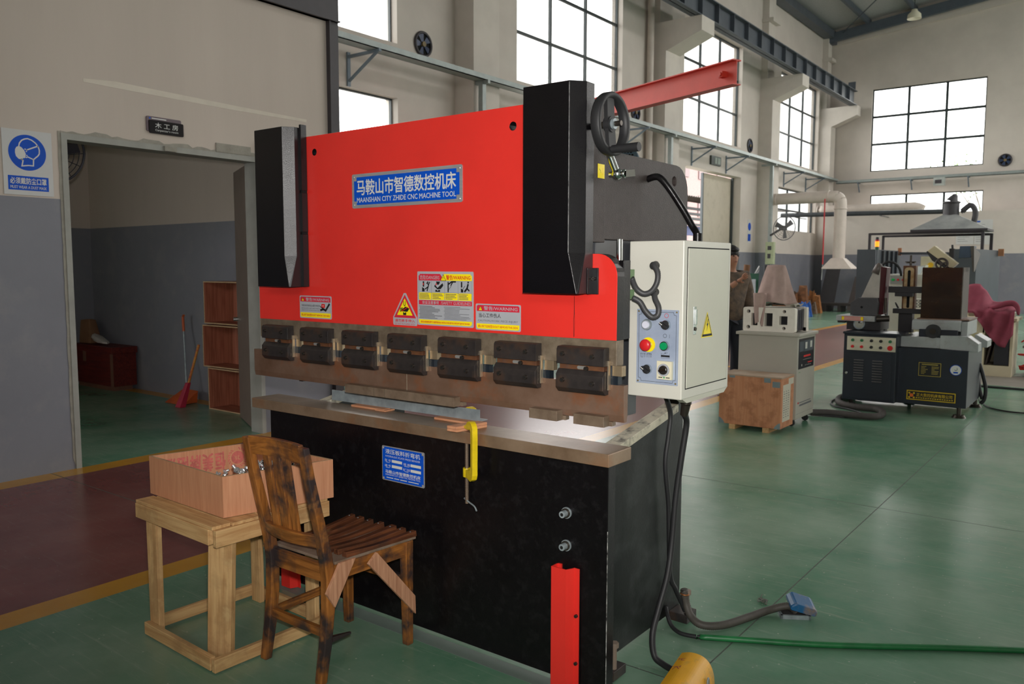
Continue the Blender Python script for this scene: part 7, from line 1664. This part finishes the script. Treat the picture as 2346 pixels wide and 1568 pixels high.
# round exhaust fans in the walls
for nm, c_, n_, r_ in (('blue bladed round exhaust fan in the wall by the near high window', at(968, 102, x=XL), (1, 0, 0), 0.2), ('round exhaust fan in the wall showing just below the red jib beam', at(1455, 258, x=XL), (1, 0, 0), 0.2), ('round exhaust fan in the wall right of the far tall window', at(1717, 334, x=XL), (1, 0, 0), 0.2), ('round exhaust fan in the end wall right of the big window', at(2303, 367, y=YE), (0, -1, 0), 0.2)):
    t = thing('exhaust_fan', nm, 'fan', tuple(c_)); n_ = Vector(n_); b = MB(DARKST); b.torus(c_+n_*0.02, n_, r_, 0.025, 28, 8); b.mat(HOLE).cyl(c_, c_+n_*0.004, r_, n=28); b.build('housing', t)
    b = MB(mat('fan_blade_blue', (40, 56, 88), 0.4)); _, a_, b_ = _frame(n_)
    for k in range(5): a0 = 2*PI*k/5; e = a_*math.cos(a0)+b_*math.sin(a0); g_ = -a_*math.sin(a0)+b_*math.cos(a0); b.add([c_+n_*0.012+e*0.04-g_*0.02, c_+n_*0.012+e*r_*0.92-g_*0.07, c_+n_*0.03+e*r_*0.92+g_*0.06, c_+n_*0.02+e*0.04+g_*0.02], [(0, 1, 2, 3)])
    b.build('blade', t); b = MB(mat('fan_hub_brass', (120, 100, 60), 0.5)); b.cyl(c_, c_+n_*0.05, 0.045, n=16); b.build('hub', t)
# pendant lamp
p = at(2095, 33, y=30); t = thing('pendant_lamp', 'white bell shaped pendant lamp hanging from the roof', 'lamp', tuple(p))
b = MB(mat('lamp_enamel', (226, 220, 196), 0.4, var=0.02)); b.lathe([(0.22, -0.14), (0.20, 0.0), (0.10, 0.10), (0.08, 0.16), (0.0, 0.17)], p, (0, 0, 1), 24); b.lathe([(0.215, -0.138), (0.0, -0.10)], p, (0, 0, 1), 24); b.build('lamp_shade', t); b = MB(RUBBER); b.cyl(p+Vector((0, 0, 0.16)), (p.x, p.y, roof_z(p.x)), 0.012, n=8); b.build('cord', t)
# downpipe
p = at(1490, 250, x=-10.05); b = MB(PIPEC); b.cyl((-10.07, p.y, 0), (-10.07, p.y, 10.3), 0.085, n=16)
for z in (3, 5.9, 8.5): b.torus((-10.07, p.y, z), (0, 0, 1), 0.088, 0.015, 18, 6)
tag(b.build('downpipe'), 'cream vertical downpipe on the wall left of the middle column', 'pipe')
# ------------------------------------------------------------------ outdoors, seen through door and windows
b = MB(mat('yard_concrete', (150, 146, 140), 0.8)); b.box(-60, XL-0.4, 6, 60, -0.3, -0.1); b.box(-60, 30, YE+0.4, 80, -0.3, -0.1); o = b.build('yard_ground', kind='structure')
t = thing('apartment_block', 'pale pink apartment block outside the hall doorway', 'building', (-42, 92, 0))
b = MB(mat('pink_facade', (124, 102, 98), 0.8)); b.box(-50, -38, 72, 102, -0.1, 15); b.build('wall', t)
for k in range(6):
    for j in range(3):
        b = MB(mat('facade_window', (86, 66, 66), 0.5)); y = 73.5+k*4.8; z = 3+4.0*j; b.box(-38.0, -37.9, y, y+2.4, z, z+2.2); b.build('window', t)
t = thing('yard_shed', 'open shed with corrugated roof and steel racks outside the hall doorway', 'shed', (-15, 36, 0))
yA, yB_ = 28.0, 42.0; SH = mat('shed_steel', (18, 18, 22), 0.6)
b = MB(mat('shed_roof', (54, 46, 38), 0.6)); zr = at(1600, 462, x=-15).z
for k in range(70): y = yA+k*0.2; b.hexa([(-16.8, y, zr+0.25), (-14.2, y, zr), (-14.2, y+0.11, zr+0.035), (-16.8, y+0.11, zr+0.285)], [(-16.8, y, zr+0.27), (-14.2, y, zr+0.02), (-14.2, y+0.11, zr+0.055), (-16.8, y+0.11, zr+0.305)]); b.hexa([(-16.8, y+0.11, zr+0.285), (-14.2, y+0.11, zr+0.035), (-14.2, y+0.2, zr), (-16.8, y+0.2, zr+0.25)], [(-16.8, y+0.11, zr+0.305), (-14.2, y+0.11, zr+0.055), (-14.2, y+0.2, zr+0.02), (-16.8, y+0.2, zr+0.27)])
b.build('roof', t)
b = MB(SH)
for v in (480, 492, 503, 516): z = at(1600, v, x=-15).z; b.box(-15.05, -14.95, yA, yB_, z-0.05, z+0.05)
for k in range(5): y = yA+k*3.4; b.box(-15.05, -14.95, y, y+0.1, -0.1, zr+0.1)
b.build('rack_frame', t)
b = MB(mat('shed_blue', (40, 58, 112), 0.6)); z0, z1 = at(1600, 541, x=-15.3).z, at(1600, 520, x=-15.3).z; b.box(-15.4, -15.3, yA, yB_, z0, z1); b.build('blue_tarp', t)
t = thing('bare_tree', 'thinly leaved tree outside the end wall windows', 'tree', (-5.3, 47, -0.1))
TK = mat('tree_bark', (92, 84, 74), 0.8); b = MB(TK); R9 = random.Random(17)
def branch(p, d, L_, r_, lev):
    q = p+d*L_; b.tube([p, p.lerp(q, 0.5)+Vector((R9.uniform(-.1, .1), 0, R9.uniform(-.1, .1)))*L_*0.3, q], lambda s_: r_*(1-0.45*s_), 6, 3)
    tips.append(q)
    if lev:
        for k in range(3): nd = (d+Vector((R9.uniform(-.8, .8), R9.uniform(-.5, .5), R9.uniform(-.1, .6)))).normalized(); branch(q if k < 2 else p.lerp(q, 0.6), nd, L_*R9.uniform(0.55, 0.75), r_*0.55, lev-1)
tips = []; branch(Vector((-5.3, 47, -0.1)), Vector((0.02, 0, 1)), 3.6, 0.16, 4); b.build('trunk', t)
b = MB(mat('tree_leaf', (96, 118, 74), 0.7))
for q in tips[3:]:
    for k in range(7):
        c_ = q+Vector((R9.gauss(0, .3), R9.gauss(0, .3), R9.gauss(0, .3))); e = Vector((R9.uniform(-1, 1), R9.uniform(-1, 1), R9.uniform(-1, 1))).normalized(); g_ = e.orthogonal().normalized(); b.add([c_-e*0.09, c_+g_*0.05, c_+e*0.09, c_-g_*0.05], [(0, 1, 2, 3)])
b.build('foliage', t)
t = thing('garden_bush', 'round green bush outside the low end wall window', 'bush', (-4.6, 41, -0.1)); b = MB(mat('bush_leaf', (60, 84, 36), 0.7))
for k in range(2600):
    e = Vector((R9.gauss(0, 1), R9.gauss(0, 1), R9.gauss(0, 1))).normalized(); c_ = Vector((-4.6, 41, 2.3))+Vector((e.x*1.5, e.y*1.3, e.z*2.2))*R9.uniform(0.75, 1.0); f_ = Vector((R9.uniform(-1, 1), R9.uniform(-1, 1), R9.uniform(-1, 1))).normalized(); g_ = f_.orthogonal().normalized(); b.add([c_-f_*0.14, c_+g_*0.08, c_+f_*0.14, c_-g_*0.08], [(0, 1, 2, 3)])
b.build('foliage', t); b = MB(TK); b.cyl((-4.6, 41, -0.1), (-4.6, 41, 1.6), 0.12, 0.06, n=8); b.build('trunk', t)
# ------------------------------------------------------------------ the person behind the cabinets
pr = thing('person', 'person in a brown patterned jacket and dark trousers looking down, half hidden by the cabinets', 'person', (-3.95, 9.62, 0), math.radians(52))
def skin(name, verts, edges, m_, parent, levels=2, root=0, local=True):
    me = bpy.data.meshes.new(name); me.from_pydata([v[0] for v in verts], edges, [])
    me.materials.append(m_)
    o = bpy.data.objects.new(name, me); COL.objects.link(o); o.parent = parent; ROOTM[o.name] = ROOTM[parent.name]
    md = o.modifiers.new('skin', 'SKIN'); md.use_smooth_shade = True
    for i, v in enumerate(verts):
        r_ = v[1] if isinstance(v[1], tuple) else (v[1], v[1])
        me.skin_vertices[0].data[i].radius = r_; me.skin_vertices[0].data[i].use_root = (i == root)
    sd = o.modifiers.new('subdivision', 'SUBSURF'); sd.levels = levels; sd.render_levels = levels
    return o
if True:
    # local frame: the person faces -y; +x is the person's left
    SK = mat('skin', (176, 126, 100), 0.55, var=0.05); JK = mat('jacket_brown', (112, 92, 74), 0.8, c2=(72, 62, 54), vs=16); TR = mat('trousers_dark', (34, 36, 46), 0.8, var=0.1); HR = mat('hair_black', (22, 20, 22), 0.5, var=0.1, bump=0.2, bs=60); SHO = mat('shoe_black', (28, 26, 26), 0.5)
    V_ = [((0, 0, 0.98), (0.12, 0.085)), ((0, 0.0, 1.15), (0.145, 0.10)), ((0, 0.01, 1.36), (0.165, 0.105)), ((0, 0.01, 1.49), (0.075, 0.07)), ((0, -0.02, 1.56), (0.052, 0.055)), ((0, -0.045, 1.63), (0.068, 0.078)), ((0, -0.045, 1.72), (0.070, 0.085)),
          ((0.19, 0.01, 1.44), 0.062), ((0.25, 0.0, 1.18), 0.046), ((0.23, -0.13, 0.98), 0.036), ((0.225, -0.16, 0.92), 0.028),
          ((-0.19, 0.01, 1.44), 0.062), ((-0.24, -0.02, 1.20), 0.048), ((-0.10, -0.24, 1.34), 0.038), ((-0.065, -0.275, 1.385), 0.028),
          ((0.09, 0, 0.92), 0.095), ((0.10, -0.02, 0.50), 0.06), ((0.11, 0.03, 0.10), 0.042), ((0.12, -0.08, 0.045), 0.04), ((-0.09, 0, 0.92), 0.095), ((-0.10, -0.06, 0.50), 0.06), ((-0.10, -0.02, 0.10), 0.042), ((-0.11, -0.13, 0.045), 0.04)]
    E_ = [(0, 1), (1, 2), (2, 3), (3, 4), (4, 5), (5, 6), (2, 7), (7, 8), (8, 9), (9, 10), (2, 11), (11, 12), (12, 13), (13, 14), (0, 15), (15, 16), (16, 17), (17, 18), (0, 19), (19, 20), (20, 21), (21, 22)]
    body = skin('body', V_, E_, SK, pr)
    # hands: palm and five fingers as skinned chains
    def hand(w0, d, side):
        w0 = Vector(w0); d = Vector(d).normalized(); s_ = Vector(side).normalized(); V2 = [(w0, 0.024), (w0+d*0.05, (0.034, 0.018)), (w0+d*0.085, (0.036, 0.016))]; E2 = [(0, 1), (1, 2)]
        nrm = d.cross(s_)
        for k, (off, L_) in enumerate(((-0.028, 0.062), (-0.009, 0.074), (0.010, 0.070), (0.028, 0.054))):
            b0 = w0+d*0.09+s_*off; i0 = len(V2); V2 += [(b0, 0.0095), (b0+d*L_*0.5+nrm*0.012, 0.009), (b0+d*L_*0.8+nrm*0.035, 0.0075)]; E2 += [(2, i0), (i0, i0+1), (i0+1, i0+2)]
        i0 = len(V2); V2 += [(w0+d*0.04-s_*0.035, 0.011), (w0+d*0.075-s_*0.055+nrm*0.01, 0.009)]; E2 += [(1, i0), (i0, i0+1)]
        return [(tuple(v), r_) for v, r_ in V2], E2
    v2, e2 = hand((0.225, -0.16, 0.92), (0, -0.25, -1), (0, 1, -0.25)); skin('hand', v2, e2, SK, pr, 1)
    v2, e2 = hand((-0.065, -0.275, 1.385), (0.7, -0.5, 0.6), (-0.3, 0.2, 0.9)); skin('hand', v2, e2, SK, pr, 1)
    J_ = [((0, 0, 0.80), (0.205, 0.15)), ((0, 0.0, 1.12), (0.20, 0.15)), ((0, 0.01, 1.36), (0.21, 0.145)), ((0, 0.01, 1.475), (0.13, 0.105)), ((0, -0.005, 1.53), (0.075, 0.072)), ((0.20, 0.01, 1.44), 0.098), ((0.255, 0.0, 1.18), 0.082), ((0.230, -0.135, 0.97), 0.072), ((-0.20, 0.01, 1.44), 0.098), ((-0.245, -0.02, 1.195), 0.085), ((-0.095, -0.245, 1.345), 0.070)]
    skin('jacket', J_, [(0, 1), (1, 2), (2, 3), (3, 4), (2, 5), (5, 6), (6, 7), (2, 8), (8, 9), (9, 10)], JK, pr)
    T_ = [((0, 0, 1.04), (0.165, 0.12)), ((0.095, 0, 0.86), 0.108), ((0.10, -0.02, 0.50), 0.078), ((0.11, 0.03, 0.09), 0.062), ((-0.095, 0, 0.86), 0.108), ((-0.10, -0.06, 0.50), 0.078), ((-0.10, -0.02, 0.09), 0.062)]
    skin('trousers', T_, [(0, 1), (1, 2), (2, 3), (0, 4), (4, 5), (5, 6)], TR, pr)
    b = MB(HR); vs = []; hc = Vector((0, -0.032, 1.705)); b.ball(hc+Vector((0, 0.030, 0.030)), 0.098, 18, 12, (0.95, 1.0, 0.95)); b.ball(hc+Vector((0, 0.055, -0.02)), 0.085, 16, 10, (1.0, 0.75, 1.0)); b.ball(hc+Vector((0.0, -0.030, 0.062)), 0.065, 14, 8, (1.1, 0.9, 0.6)); b.build('hair', pr, local=True)
    b = MB(SK)
    b.add([(-0.014, -0.122, 1.655), (0.014, -0.122, 1.655), (0, -0.148, 1.648), (0, -0.126, 1.700)], [(0, 2, 3), (2, 1, 3), (0, 1, 2)], True); b.build('nose', pr, local=True, sub=1)
    for sx in (-1, 1):
        b = MB(mat('eye_dark', (30, 24, 22), 0.3)); b.ball((sx*0.030, -0.124, 1.690), 0.010, 10, 6, (1.4, 0.6, 0.7)); b.build('eye', pr, local=True)
        b = MB(HR); b.bar((sx*0.016, -0.129, 1.710), (sx*0.048, -0.120, 1.708), 0.006, 0.005); b.build('eyebrow', pr, local=True)
        b = MB(SK); b.ball((sx*0.076, -0.03, 1.675), 0.030, 10, 8, (0.35, 0.7, 1.0)); b.build('ear', pr, local=True)
        b = MB(SHO); b.ball((sx*0.115, -0.07-0.03*(sx < 0), 0.045), 0.06, 14, 8, (0.85, 2.0, 0.75)); b.build('shoe', pr, local=True)
    b = MB(mat('lips', (136, 80, 74), 0.5)); b.ball((0, -0.125, 1.622), 0.018, 10, 6, (1.3, 0.4, 0.35)); b.build('mouth', pr, local=True)
